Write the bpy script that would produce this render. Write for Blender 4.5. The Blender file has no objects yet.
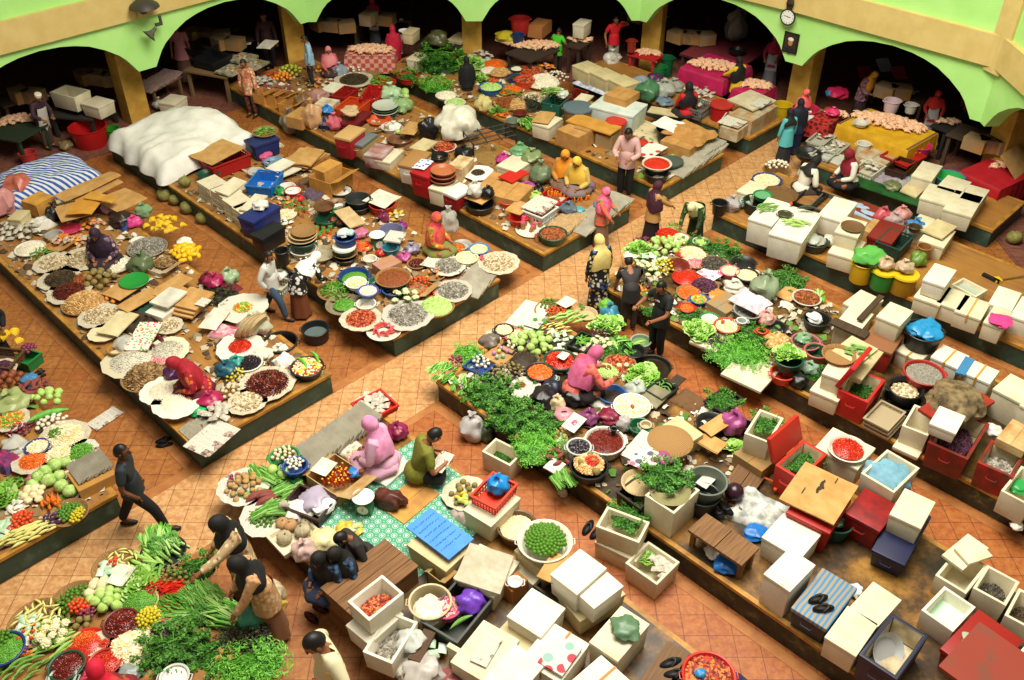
import bpy, bmesh, math, random
from math import sin, cos, pi, radians, sqrt, atan2, hypot
from mathutils import Vector, Matrix, Euler, noise

R = random.Random(11)
S2 = sqrt(2)
SC = bpy.context.scene
COL = SC.collection
F, PITCH, CH = 950.0, radians(38.1), 10.0      # lens in px of a 1024 px frame, tilt, eye height
PZ = 0.4                                       # height of the selling platforms

def at(x, y, z=0.0):
    """world point at height z seen at photo pixel x, y"""
    dx, dy = (x - 512) / F, -(y - 340) / F
    d = (dx, cos(PITCH) + dy * sin(PITCH), -sin(PITCH) + dy * cos(PITCH))
    t = (z - CH) / d[2]
    return Vector((d[0] * t, d[1] * t, z))

def ppm(p):
    """pixels per metre at a world point"""
    return F / (p.y * cos(PITCH) + (CH - p.z) * sin(PITCH))

def xy(u, v, z=0.0):
    """platform axes (u along the stalls, v across them) to world"""
    return Vector(((u + v) / S2, (v - u) / S2, z))

# ------------------------------------------------------------------ materials
def lin(h):
    if not isinstance(h, str): return h
    h = h.lstrip('#')
    c = [int(h[i:i + 2], 16) / 255 for i in (0, 2, 4)]
    return tuple((x / 12.92 if x <= .04045 else ((x + .055) / 1.055) ** 2.4) for x in c) + (1,)

MATS = {}
class NT:
    def __init__(s, name):
        s.m = bpy.data.materials.new(name); s.m.use_nodes = True
        s.t = s.m.node_tree; s.n = s.t.nodes; s.l = s.t.links
        s.b = s.n['Principled BSDF']
        s.tc = s.n.new('ShaderNodeTexCoord')
    def new(s, typ, **kw):
        n = s.n.new(typ)
        for k, v in kw.items(): setattr(n, k, v)
        return n
    def mapping(s, src='Object', scale=(1, 1, 1), rot=(0, 0, 0)):
        m = s.new('ShaderNodeMapping'); m.inputs['Scale'].default_value = scale; m.inputs['Rotation'].default_value = rot
        s.l.new(s.tc.outputs[src], m.inputs['Vector']); return m.outputs['Vector']
    def noise(s, vec, scale, detail=3, rough=.55):
        n = s.new('ShaderNodeTexNoise'); n.inputs['Scale'].default_value = scale; n.inputs['Detail'].default_value = detail
        n.inputs['Roughness'].default_value = rough
        if vec is not None: s.l.new(vec, n.inputs['Vector'])
        return n.outputs['Fac']
    def ramp(s, fac, stops, interp='LINEAR'):
        r = s.new('ShaderNodeValToRGB'); e = r.color_ramp.elements; r.color_ramp.interpolation = interp
        while len(e) < len(stops): e.new(.5)
        for k, (p, c) in enumerate(stops): e[k].position = p; e[k].color = lin(c)
        s.l.new(fac, r.inputs['Fac']); return r.outputs['Color']
    def mix(s, fac, a, b, mode='MIX'):
        n = s.new('ShaderNodeMix', data_type='RGBA', blend_type=mode)
        for sock, v in ((n.inputs[0], fac), (n.inputs[6], a), (n.inputs[7], b)):
            if hasattr(v, 'links'): s.l.new(v, sock)
            elif isinstance(v, str): sock.default_value = lin(v)
            else: sock.default_value = v
        return n.outputs[2]
    def col(s, c): s.l.new(c, s.b.inputs['Base Color'])
    def bump(s, h, strength=.3, dist=.01):
        b = s.new('ShaderNodeBump'); b.inputs['Strength'].default_value = strength; b.inputs['Distance'].default_value = dist
        s.l.new(h, b.inputs['Height']); s.l.new(b.outputs['Normal'], s.b.inputs['Normal'])
    def rough(s, v): s.b.inputs['Roughness'].default_value = v; return s

def mat(c1, c2=None, scale=12, rough=.6, bump=0, kind='mottle', alpha=1.0, spec=.4):
    key = (c1, c2, scale, rough, bump, kind, alpha)
    if key in MATS: return MATS[key]
    k = NT('%s_%s' % (kind, str(c1).strip('#'))); k.rough(rough)
    k.b.inputs['Specular IOR Level'].default_value = spec
    c2 = c2 or c1
    if kind == 'mottle':
        f = k.noise(k.mapping(), scale)
        k.col(k.ramp(f, [(.35, c1), (.65, c2)]))
        if bump: k.bump(f, bump)
    elif kind == 'wood':
        f = k.noise(k.mapping(scale=(1, 14, 14)), scale, 5)
        k.col(k.ramp(f, [(.3, c1), (.7, c2)])); k.bump(f, .2)
    elif kind == 'woven':
        w = k.new('ShaderNodeTexChecker'); w.inputs['Scale'].default_value = scale
        k.l.new(k.mapping(), w.inputs['Vector'])
        k.col(k.mix(w.outputs['Fac'], c1, c2)); k.bump(w.outputs['Fac'], .4)
    elif kind == 'print':            # newsprint: columns of grey text lines with a few picture blocks
        v = k.mapping(scale=(1, 1, 1))
        b = k.new('ShaderNodeTexBrick'); k.l.new(v, b.inputs['Vector'])
        b.inputs['Scale'].default_value = 1; b.inputs['Brick Width'].default_value = .09; b.inputs['Row Height'].default_value = .014
        b.inputs['Mortar Size'].default_value = .005; b.offset = 0
        b.inputs['Color1'].default_value = lin('77736a'); b.inputs['Color2'].default_value = lin('a09b8d'); b.inputs['Mortar'].default_value = lin(c1)
        vo = k.new('ShaderNodeTexVoronoi'); vo.distance = 'CHEBYCHEV'; vo.inputs['Scale'].default_value = 7; k.l.new(v, vo.inputs['Vector'])
        sel = k.ramp(vo.outputs['Color'], [(.62, '000000'), (.66, 'ffffff')])
        k.col(k.mix(sel, b.outputs['Color'], k.ramp(k.noise(v, 30), [(.35, '3c3a38'), (.6, c2)])))
    elif kind == 'stripe':
        w = k.new('ShaderNodeTexWave'); w.bands_direction = 'Y'; w.inputs['Scale'].default_value = scale; w.inputs['Distortion'].default_value = 2.5
        w.inputs['Detail Scale'].default_value = .5
        k.l.new(k.mapping(), w.inputs['Vector'])
        k.col(k.ramp(w.outputs['Fac'], [(.42, c1), (.58, c2)]))
    elif kind == 'check':
        w = k.new('ShaderNodeTexChecker'); w.inputs['Scale'].default_value = scale
        k.l.new(k.mapping(), w.inputs['Vector']); k.col(k.mix(w.outputs['Fac'], c1, c2))
    elif kind == 'flower':           # printed cloth: blotches of c2 on c1
        v = k.mapping(); vo = k.new('ShaderNodeTexVoronoi'); vo.inputs['Scale'].default_value = scale; k.l.new(v, vo.inputs['Vector'])
        cs = c2.split(',')
        pick = k.ramp(vo.outputs['Color'], [(.2 + .6 * i / max(1, len(cs)), c) for i, c in enumerate(cs)], 'CONSTANT')
        k.col(k.mix(k.ramp(vo.outputs['Distance'], [(.38, 'ffffff'), (.46, '000000')]), c1, pick))
    elif kind == 'foam':
        v = k.mapping(); f = k.noise(v, 3, 5, .65); g = k.noise(v, 160, 1)
        k.col(k.mix(k.ramp(f, [(.42, '000000'), (.72, 'c0c0c0')]), c1, c2)); k.bump(g, .12)
    elif kind == 'stain':
        v = k.mapping(); f = k.noise(v, scale, 6, .65)
        k.col(k.ramp(f, [(.34, c2), (.5, c1)])); k.bump(f, .1)
    if alpha < 1:
        k.b.inputs['Alpha'].default_value = alpha
    MATS[key] = k.m
    return k.m

FOAM = lambda: mat('d9cfb2', 'ab9a6c', kind='foam', rough=.75)
FOAMW = lambda: mat('e2dcca', 'bfb08a', kind='foam', rough=.75)
FOAMY = lambda: mat('cdbd90', '957b48', kind='foam', rough=.75)
CARD = lambda: mat('c59a5e', 'b28548', 5, .85)
WOVEN = lambda: mat('a9814d', '7d5a30', 90, .8, kind='woven')
WOVENP = lambda: mat('d0b98c', 'b0946a', 90, .8, kind='woven')
PAPER = lambda: mat('d9d4c4', 'c5a898', kind='print', rough=.85)
BLACKP = lambda: mat('1b1c1b', '2a2b29', 6, .45)
LEAF = ['2f6a17', '4c8a22', '6aa52f']

# ------------------------------------------------------------------ mesh building
def rot2(x, y, a): return x * cos(a) - y * sin(a), x * sin(a) + y * cos(a)

class MB:
    def __init__(s): s.v = []; s.f = []; s.mi = []
    def add(s, vs, fs, mi=0, M=None):
        o = len(s.v)
        s.v += [tuple(M @ Vector(p)) for p in vs] if M is not None else [tuple(p) for p in vs]
        s.f += [tuple(i + o for i in f) for f in fs]; s.mi += [mi] * len(fs)
        return s
    def join(s, o, M=None, dm=0):
        b = len(s.v); s.v += [tuple(M @ Vector(p)) for p in o.v] if M is not None else o.v
        s.f += [tuple(i + b for i in f) for f in o.f]; s.mi += [m + dm for m in o.mi]; return s
    def box(s, c, d, mi=0, taper=1.0, rz=0, M=None):
        """box centred at c; taper scales the bottom face"""
        vs = []
        for z, k in ((-.5, taper), (.5, 1)):
            for x, y in ((-.5, -.5), (.5, -.5), (.5, .5), (-.5, .5)):
                a, b = rot2(x * d[0] * k, y * d[1] * k, rz); vs.append((c[0] + a, c[1] + b, c[2] + z * d[2]))
        return s.add(vs, [(3, 2, 1, 0), (4, 5, 6, 7), (0, 1, 5, 4), (1, 2, 6, 5), (2, 3, 7, 6), (3, 0, 4, 7)], mi, M)
    def hollow(s, w, d, h, t, mi=0, taper=1.0, z0=0.0, mi_in=None, floor=None):
        """open box: outer wall, rim, inner wall, inner floor"""
        fl = floor if floor is not None else t
        rings = [(w * taper, d * taper, z0), (w, d, z0 + h), (w - 2 * t, d - 2 * t, z0 + h), (w * taper - 2 * t, d * taper - 2 * t, z0 + fl)]
        vs = [(x * a / 2, y * b / 2, z) for a, b, z in rings for x, y in ((-1, -1), (1, -1), (1, 1), (-1, 1))]
        s.add(vs, [(3, 2, 1, 0)], mi)
        o = len(s.v) - 16
        for r in range(3):
            for i in range(4):
                j = (i + 1) % 4
                s.f.append((o + r * 4 + i, o + r * 4 + j, o + r * 4 + 4 + j, o + r * 4 + 4 + i)); s.mi.append(mi if r < 2 or mi_in is None else mi_in)
        s.f.append((o + 12, o + 13, o + 14, o + 15)); s.mi.append(mi if mi_in is None else mi_in)
        return s
    def lathe(s, prof, n=24, mi=0, c=(0, 0, 0), wob=None, M=None):
        vs = []; fs = []
        for r, z in prof:
            for i in range(n):
                a = 2 * pi * i / n; k = 1 + (wob(a, r, z) if wob else 0)
                vs.append((c[0] + r * k * cos(a), c[1] + r * k * sin(a), c[2] + z))
        m = len(prof)
        for q in range(m - 1):
            for i in range(n):
                j = (i + 1) % n; fs.append((q * n + i, q * n + j, q * n + n + j, q * n + n + i))
        if prof[0][0] > 1e-6: fs.append(tuple(range(n - 1, -1, -1)))
        if prof[-1][0] > 1e-6: fs.append(tuple((m - 1) * n + i for i in range(n)))
        return s.add(vs, fs, mi, M)
    def ell(s, c, r, nu=10, nv=7, mi=0, bump=0, seed=0, M=None, fn=None):
        if not hasattr(r, '__len__'): r = (r, r, r)
        vs = []; fs = []
        for j in range(nv + 1):
            th = pi * j / nv
            for i in range(nu):
                a = 2 * pi * i / nu; p = Vector((sin(th) * cos(a), sin(th) * sin(a), -cos(th)))
                k = 1 + (bump * noise.noise(p * 2.2 + Vector((seed * 3.7, seed, 0))) if bump else 0)
                if fn: k *= fn(a, th)
                vs.append((c[0] + p.x * r[0] * k, c[1] + p.y * r[1] * k, c[2] + p.z * r[2] * k))
        for j in range(nv):
            for i in range(nu):
                q = (i + 1) % nu; fs.append((j * nu + i, j * nu + q, j * nu + nu + q, j * nu + nu + i))
        return s.add(vs, fs, mi, M)
    def tube(s, pts, rad, n=6, mi=0, flat=1.0, M=None):
        pts = [Vector(p) for p in pts]; m = len(pts)
        if not hasattr(rad, '__len__'): rad = [rad] * m
        vs = []; fs = []; up = Vector((0, 0, 1))
        for k in range(m):
            t = (pts[min(k + 1, m - 1)] - pts[max(k - 1, 0)])
            t = t.normalized() if t.length > 1e-9 else Vector((0, 0, 1))
            a = t.cross(up); a = a.normalized() if a.length > 1e-3 else Vector((1, 0, 0))
            b = a.cross(t).normalized()
            for i in range(n):
                w = 2 * pi * i / n; vs.append(pts[k] + a * rad[k] * cos(w) + b * rad[k] * flat * sin(w))
        for k in range(m - 1):
            for i in range(n):
                j = (i + 1) % n; fs.append((k * n + i, k * n + j, k * n + n + j, k * n + n + i))
        fs.append(tuple(range(n - 1, -1, -1))); fs.append(tuple((m - 1) * n + i for i in range(n)))
        return s.add(vs, fs, mi, M)
    def grid(s, fn, nu, nv, mi=0, thick=0.0):
        vs = [fn(i / nu, j / nv) for j in range(nv + 1) for i in range(nu + 1)]; w = nu + 1
        fs = [(j * w + i, j * w + i + 1, j * w + w + i + 1, j * w + w + i) for j in range(nv) for i in range(nu)]
        if thick:
            k = len(vs); vs = vs + [(p[0], p[1], p[2] - thick) for p in vs]
            fs = fs + [tuple(q + k for q in reversed(f)) for f in fs]
            rim = [i for i in range(w)] + [j * w + nu for j in range(1, nv + 1)] + [nv * w + i for i in range(nu - 1, -1, -1)] + [j * w for j in range(nv - 1, 0, -1)]
            fs += [(rim[a], rim[a - 1], rim[a - 1] + k, rim[a] + k) for a in range(len(rim))]
        return s.add(vs, fs, mi)
    def mesh(s, name, mats, smooth=True, bevel=0):
        me = bpy.data.meshes.new(name); me.from_pydata(s.v, [], s.f); me.update()
        for m in (mats if isinstance(mats, (list, tuple)) else [mats]): me.materials.append(m)
        if any(s.mi): me.polygons.foreach_set('material_index', s.mi)
        bm = bmesh.new(); bm.from_mesh(me)
        if bevel:
            bmesh.ops.remove_doubles(bm, verts=bm.verts, dist=1e-5)
            es = [e for e in bm.edges if len(e.link_faces) == 2 and e.calc_face_angle(0) > .6]
            bmesh.ops.bevel(bm, geom=es, offset=bevel, segments=2, affect='EDGES', profile=.6, clamp_overlap=True)
        bmesh.ops.recalc_face_normals(bm, faces=bm.faces)
        bm.to_mesh(me); bm.free()
        if smooth: me.polygons.foreach_set('use_smooth', [True] * len(me.polygons)); me.set_sharp_from_angle(angle=radians(42))
        return me
    def build(s, name, mats, parent=None, loc=None, rz=0, smooth=True, bevel=0):
        return place(s.mesh(name, mats, smooth, bevel), name, parent, loc, rz)

def place(me, name, parent=None, loc=None, rz=0, rot=None, scale=None):
    o = bpy.data.objects.new(name, me); COL.objects.link(o)
    if parent is not None: o.parent = parent
    if loc is not None: o.location = loc
    o.rotation_euler = rot if rot else (0, 0, rz)
    if scale: o.scale = scale if hasattr(scale, '__len__') else (scale,) * 3
    return o

SEEN = {}
def tag(o, label, cat, group=None, kind=None):
    if label:
        if kind != 'structure' and label in SEEN and SEEN[label] != (group or o.name): print('DUPLABEL', label)
        SEEN[label] = group or o.name
        o['label'] = label
        n = len(label.replace('-', ' ').split())
        if n > 16 or n < 4: print('LABELLEN', n, label)
    if cat: o['category'] = cat
    if group: o['group'] = group
    if kind: o['kind'] = kind
    return o

def thing(name, loc, label, cat, rz=0, group=None):
    o = bpy.data.objects.new(name, None); COL.objects.link(o)
    o.location = loc; o.rotation_euler = (0, 0, rz); o.empty_display_size = .1
    return tag(o, label, cat, group)

def struct(name, mb, m, smooth=False, **kw):
    o = mb.build(name, m, smooth=smooth, **kw); o['kind'] = 'structure'; return o
# ------------------------------------------------------------------ setting
def tile_mat(name, cols, grout, stain, swap=False):
    k = NT(name); k.rough(.55)
    v = k.mapping(src='Object', rot=(0, 0, 0))
    b = k.new('ShaderNodeTexBrick'); b.offset = 0; k.l.new(v, b.inputs['Vector'])
    for q, x in (('Scale', 1), ('Brick Width', .3), ('Row Height', .3), ('Mortar Size', .0055), ('Mortar Smooth', .2), ('Bias', 0)): b.inputs[q].default_value = x
    b.inputs['Color1'].default_value = lin(cols[0]); b.inputs['Color2'].default_value = lin(cols[1]); b.inputs['Mortar'].default_value = lin(grout)
    f = k.noise(v, .45, 2); g = k.noise(v, 11, 5, .7)
    c = k.mix(k.ramp(f, [(.38, '000000'), (.62, '8c8c8c')]), b.outputs['Color'], stain)
    c = k.mix(k.ramp(g, [(.42, 'ffffff'), (.75, 'b08a60')]), c, c)
    m = k.mix(.6, c, k.ramp(g, [(.4, 'ffffff'), (.6, 'c8966a')]), 'MULTIPLY')
    k.col(m); k.bump(b.outputs['Fac'], -.25, .004)
    return k.m
T_AISLE = tile_mat('orange_tile', ('a2682f', 'ac7438'), '643c20', '985226')
T_CROSS = tile_mat('pale_tile', ('cda06a', 'd6aa74'), '84603a', 'ba864c')
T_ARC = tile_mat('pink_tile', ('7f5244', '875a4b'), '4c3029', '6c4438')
T_RED = tile_mat('red_tile', ('a8622a', 'b06c30'), '66341a', '98501f')

def quad_floor(name, pts, m, z, kind='structure'):
    b = MB(); n = len(pts); b.add([(p[0], p[1], z) for p in pts] + [(p[0], p[1], z - .02) for p in pts], [tuple(range(n)), tuple(range(2 * n - 1, n - 1, -1))] + [(i, i + n, (i + 1) % n + n, (i + 1) % n) for i in range(n)])
    return struct(name, b, m)
UF, UB = -10.05, -8.75             # the two edges of the cross aisle
quad_floor('floor', [(-26, 1), (24, 1), (24, 34), (-26, 34)], T_AISLE, 0)
quad_floor('floor_cross_aisle', [xy(UF, -3), xy(UB, -3), xy(UB, 19.1), xy(UF, 19.1)], T_CROSS, .004)
quad_floor('floor_near_aisle', [xy(UB, 5.4), xy(6, 5.4), xy(6, 13), xy(UB, 13)], T_RED, .003)
STRIP = mat('b0743e', '9c6030', 5, .6)
def strip(n, u0, u1, v0, v1):
    b = MB(); b.add([xy(u0, v0, .008), xy(u1, v0, .008), xy(u1, v1, .008), xy(u0, v1, .008), xy(u0, v0, -.01), xy(u1, v0, -.01), xy(u1, v1, -.01), xy(u0, v1, -.01)],
                    [(0, 1, 2, 3), (7, 6, 5, 4), (0, 4, 5, 1), (1, 5, 6, 2), (2, 6, 7, 3), (3, 7, 4, 0)])
    struct('trim_%d' % n, b, STRIP)

# platforms: concrete plinths painted dark green, with board tops
def plat_mats():
    k = NT('green_plinth'); k.rough(.55)
    v = k.mapping(); f = k.noise(v, 3, 6, .65); g = k.noise(v, .8, 3)
    c = k.ramp(f, [(.3, '1a2f28'), (.55, '2a4a3e'), (.72, '5d6f62')])
    k.col(k.mix(k.ramp(g, [(.45, '000000'), (.7, 'aaaaaa')]), c, '1d2622'))
    a = k.m
    k = NT('grimy_plinth'); k.rough(.6)
    v = k.mapping(); f = k.noise(v, 4, 6, .7)
    k.col(k.ramp(f, [(.32, '171711'), (.52, '2f2f20'), (.6, '4a4a28'), (.75, '8d8566')]))
    b = k.m
    k = NT('board_top'); k.rough(.6)
    v = k.mapping(rot=(0, 0, radians(45)), scale=(1, 9, 9)); f = k.noise(v, 1.5, 5)
    g = k.noise(k.mapping(), 1.1, 3)
    c = k.ramp(f, [(.3, '7a5028'), (.7, 'a5733c')])
    k.col(k.mix(k.ramp(g, [(.4, '000000'), (.62, 'b0b0b0')]), c, 'b07c2a')); c = k.m
    k = NT('dirty_top'); k.rough(.4)
    v = k.mapping(); f = k.noise(v, 1.6, 6, .7)
    k.col(k.ramp(f, [(.36, '231b10'), (.48, '4a3418'), (.58, '7d5622'), (.72, 'a87c32')])); d = k.m
    k = NT('yellow_edge'); k.rough(.55); f = k.noise(k.mapping(), 6, 5)
    k.col(k.ramp(f, [(.35, '8f6224'), (.65, 'bd8832')])); e = k.m
    return a, b, c, d, e
GREENP, GRIMP, BOARD, DIRTY, YEDGE = plat_mats()
def platform(n, u0, u1, v0, v1, dirty=False, z=PZ):
    a = MB(); c = xy((u0 + u1) / 2, (v0 + v1) / 2)
    root = MB().box((0, 0, (z - .03) / 2), (u1 - u0 - .04, v1 - v0 - .04, z - .03)).build('plinth_%d' % n, GRIMP if dirty else GREENP, loc=c, rz=-pi / 4, smooth=False)
    root['kind'] = 'structure'
    MB().box((0, 0, z - .016), (u1 - u0 - .1, v1 - v0 - .1, .032)).build('board_surface', DIRTY if dirty else BOARD, root, smooth=False)
    e = MB(); w, d, t = u1 - u0, v1 - v0, .07
    for x, y, sx, sy in ((0, d / 2 - t / 2, w, t), (0, -d / 2 + t / 2, w, t), (w / 2 - t / 2, 0, t, d - 2 * t), (-w / 2 + t / 2, 0, t, d - 2 * t)):
        e.box((x, y, z - .024), (sx, sy, .05))
    e.build('edge_board', YEDGE, root, smooth=False)
for n, (a, b, c, d, dirty) in enumerate([
        (-20, UF, .0, 2.48, 0), (-19.6, UF, 3.67, 6.06, 0), (-20, UF, 7.30, 9.75, 0), (-21.0, UF, 10.88, 13.42, 0),
        (-19.2, UF, 14.36, 16.6, 0), (-15.4, UF, 17.6, 19.0, 0),
        (UB, -1, -2.0, 2.45, 0), (UB, -2.6, 3.62, 6.05, 1), (UB, 2, 7.08, 9.55, 1), (UB, 3, 10.86, 13.3, 1), (UB, 4, 14.36, 16.7, 0), (UB, -4.53, 17.58, 19.15, 0)]):
    platform(n + 1, a, b, c, d, dirty)
k = 0
for a, b, sp in ((UF - .17, UF, ((2.5, 3.5), (6.08, 7.13), (9.77, 10.71), (13.44, 14.19))), (UB, UB + .14, ((2.5, 3.46), (6.08, 6.9), (9.6, 10.7), (13.35, 14.2)))):
    for v0, v1 in sp:
        k += 1; strip(k, a, b, v0, v1)
for v0, u0, u1 in ((3.5, -18, UF), (7.13, -20, UF), (10.71, -19, UF), (14.19, -18, UF), (17.43, -14, UF), (6.90, UB, 1), (10.70, UB, 1), (14.2, UB, 1), (3.46, UB, -3)):
    k += 1; strip(k, u0, u1, v0, v0 + .15)

# the arcade: green arches under a tan beam, dark bays behind
GW = NT('green_wall'); GW.rough(.6)
_f = GW.noise(GW.mapping(), 1.2, 5); GW.col(GW.ramp(_f, [(.3, 'a6e07a'), (.7, 'b8ec8c')])); GW = GW.m
TAN = mat('d6be7a', 'ccb26c', 3, .65)
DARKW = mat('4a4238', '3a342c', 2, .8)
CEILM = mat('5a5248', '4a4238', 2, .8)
V2 = lambda x, y: Vector((x, y, 0))
C0, T1, C1, M1, C2, M2, C3, D1, E1 = V2(-11.3, 17.6), V2(-8.2, 20.6), V2(-5.1, 23.6), V2(-.95, 23.65), V2(3.2, 23.7), V2(6.42, 20.93), V2(9.48, 17.87), V2(9.6, 13.6), V2(9.6, 9.3)
ARCH = [(0, 1.6), (.21, 1.6), (.30, 1.74), (.42, 1.92), (.55, 2.06), (.83, 2.26), (1.13, 2.42), (1.42, 2.51), (1.72, 2.57), (2.15, 2.6)]
ARCH = ARCH + [(4.3 - a, b) for a, b in reversed(ARCH[:-1])]
def facade(name, pts, trim):
    b = MB(); bm = MB()
    for p, q in zip(pts, pts[1:]):
        L = (q - p).length; d = (q - p) / L; n = Vector((-d.y, d.x, 0))           # outward, away from the hall
        lo = []
        for s, z in ARCH:
            s *= L / 4.3; lo.append((p + d * s, z))
        ZT = 5.2
        vs = [];
        for w, z in lo: vs += [w + Vector((0, 0, z)), w + Vector((0, 0, ZT)), w + n * .3 + Vector((0, 0, z)), w + n * .3 + Vector((0, 0, ZT))]
        fs = []
        for i in range(len(lo) - 1):
            a, c = i * 4, i * 4 + 4
            fs += [(a, c, c + 1, a + 1), (c + 2, a + 2, a + 3, c + 3), (a + 2, c + 2, c, a), (a + 1, c + 1, c + 3, a + 3)]
        fs += [(0, 1, 3, 2), (len(vs) - 4, len(vs) - 2, len(vs) - 1, len(vs) - 3)]
        b.add(vs, fs)
        c = (p + q) / 2 - n * .05
        bm.box((c.x, c.y, 3.065), (L + .04, .14, .61), rz=atan2(d.y, d.x))
    struct(name, b, GW); struct(trim, bm, TAN)
facade('wall_left', [C0, T1, C1], 'trim_left_beam'); facade('wall_back', [C1, M1, C2], 'trim_back_beam')
facade('wall_right', [C2, M2, C3], 'trim_right_beam'); facade('wall_near_right', [C3, D1, E1], 'trim_near_right_beam')
for i, c in enumerate((C1, C2, C3)):
    a = (-pi / 8, pi / 8 * 0 - pi / 8, -3 * pi / 8)[i]
    struct('trim_pilaster_%d' % i, MB().box((c.x, c.y, 3.93), (.42, .3, 2.54), rz=a), TAN)
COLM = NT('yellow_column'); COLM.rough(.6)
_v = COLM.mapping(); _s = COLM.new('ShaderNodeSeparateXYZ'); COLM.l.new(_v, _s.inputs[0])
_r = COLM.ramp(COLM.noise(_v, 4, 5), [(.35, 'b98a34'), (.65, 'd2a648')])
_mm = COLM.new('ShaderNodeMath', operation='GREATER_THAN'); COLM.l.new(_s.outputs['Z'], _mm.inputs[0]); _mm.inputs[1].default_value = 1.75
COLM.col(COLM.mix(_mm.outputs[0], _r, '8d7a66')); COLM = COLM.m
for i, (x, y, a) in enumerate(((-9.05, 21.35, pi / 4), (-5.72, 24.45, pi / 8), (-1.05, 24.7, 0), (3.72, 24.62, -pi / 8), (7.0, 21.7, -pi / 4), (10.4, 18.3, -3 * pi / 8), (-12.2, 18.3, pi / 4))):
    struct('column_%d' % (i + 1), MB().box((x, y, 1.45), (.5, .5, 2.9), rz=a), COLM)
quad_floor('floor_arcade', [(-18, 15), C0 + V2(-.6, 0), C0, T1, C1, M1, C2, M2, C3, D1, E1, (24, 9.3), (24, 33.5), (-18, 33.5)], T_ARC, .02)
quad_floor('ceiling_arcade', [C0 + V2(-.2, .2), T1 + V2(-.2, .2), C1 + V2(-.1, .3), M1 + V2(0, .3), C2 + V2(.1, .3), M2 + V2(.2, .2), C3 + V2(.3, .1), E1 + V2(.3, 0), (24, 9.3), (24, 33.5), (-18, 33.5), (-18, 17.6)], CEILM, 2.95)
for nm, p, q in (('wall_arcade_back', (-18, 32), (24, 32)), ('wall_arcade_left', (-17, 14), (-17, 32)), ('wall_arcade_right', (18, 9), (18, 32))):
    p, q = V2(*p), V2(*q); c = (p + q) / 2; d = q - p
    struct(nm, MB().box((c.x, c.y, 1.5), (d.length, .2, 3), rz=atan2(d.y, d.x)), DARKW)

# ------------------------------------------------------------------ camera and light
cam = bpy.data.cameras.new('camera'); co = bpy.data.objects.new('camera', cam); COL.objects.link(co)
co.location = (0, 0, CH); co.rotation_euler = (pi / 2 - PITCH, 0, 0)
cam.sensor_width = 36; cam.sensor_fit = 'HORIZONTAL'; cam.lens = 36 * F / 1024; cam.clip_end = 200
SC.camera = co
w = bpy.data.worlds.new('hall_sky'); SC.world = w; w.use_nodes = True
w.node_tree.nodes['Background'].inputs[0].default_value = (1, .93, .77, 1); w.node_tree.nodes['Background'].inputs[1].default_value = .21
def area(name, loc, size, power, rot=(0, 0, 0), col=(1, .945, .82)):
    l = bpy.data.lights.new(name, 'AREA'); l.shape = 'RECTANGLE'; l.size, l.size_y = size; l.energy = power; l.color = col
    o = bpy.data.objects.new(name, l); COL.objects.link(o); o.location = loc; o.rotation_euler = rot
area('skylight', (1.5, 10.5, 15), (9, 9), 3750)
SC.view_settings.view_transform = 'Standard'; SC.view_settings.look = 'None'; SC.view_settings.gamma = 1
SC.view_settings.use_curve_mapping = False; SC.view_settings.exposure = .36
# ------------------------------------------------------------------ containers
UVR=-pi/4
def radius(x,y,z,wpx):
    p=at(x,y,z);return p,wpx/2/ppm(p)

def quad_px(L,B,Rr,z):
    """a rectangle whose top shows its left, near and right corners at three photo pixels: centre, size, turn"""
    l,b,r=at(*L,z),at(*B,z),at(*Rr,z)
    d=r-b;e=l-b
    a=atan2(d.y,d.x);w=d.length
    n=Vector((-sin(a),cos(a),0));dep=max(.06,e.dot(n))if abs(e.dot(n))>.06 else.06
    c=b+d/2+n*dep/2
    return Vector((c.x,c.y,0)),w,dep,a

def rect(x,y,z,w,d,turn):
    p=at(x,y,z);return Vector((p.x,p.y,0)),w,d,UVR+radians(turn)

def boxgeo(g,zt):
    return quad_px(*g,zt)if len(g)==3 else rect(g[0],g[1],zt,g[2],g[3],g[4]if len(g)>4 else 0)

def foam(g,h,lab,z=PZ,open=False,lid=True,m=None,name='foam_box',cat='box',group=None,strap=None):
    c,w,d,a=boxgeo(g,z+h);m=m or FOAM()
    r=thing(name,c+Vector((0,0,z)),lab,cat,a,group)
    if open:
        MB().hollow(w,d,h,min(.035,w*.12),taper=.93).build('body',m,r,bevel=.006)
    else:
        lh=.055 if lid else 0
        MB().box((0,0,(h-lh)/2),(w-.015,d-.015,h-lh),taper=.94).build('body',m,r,bevel=.008)
        if lid:MB().box((0,0,h-lh/2+.002),(w,d,lh-.004)).build('lid',m,r,bevel=.01)
    if strap:
        b=MB().box((0,0,h+.003),(w+.006,.03,.006)).box((w/2+.003,0,h-.06),(.004,.03,.13)).box((-w/2-.003,0,h-.06),(.004,.03,.13))
        t=b.build('tape_strip',mat(strap,None),r);t['label']='brown tape strip across the lid'
    return r,c,w,d,a

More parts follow.
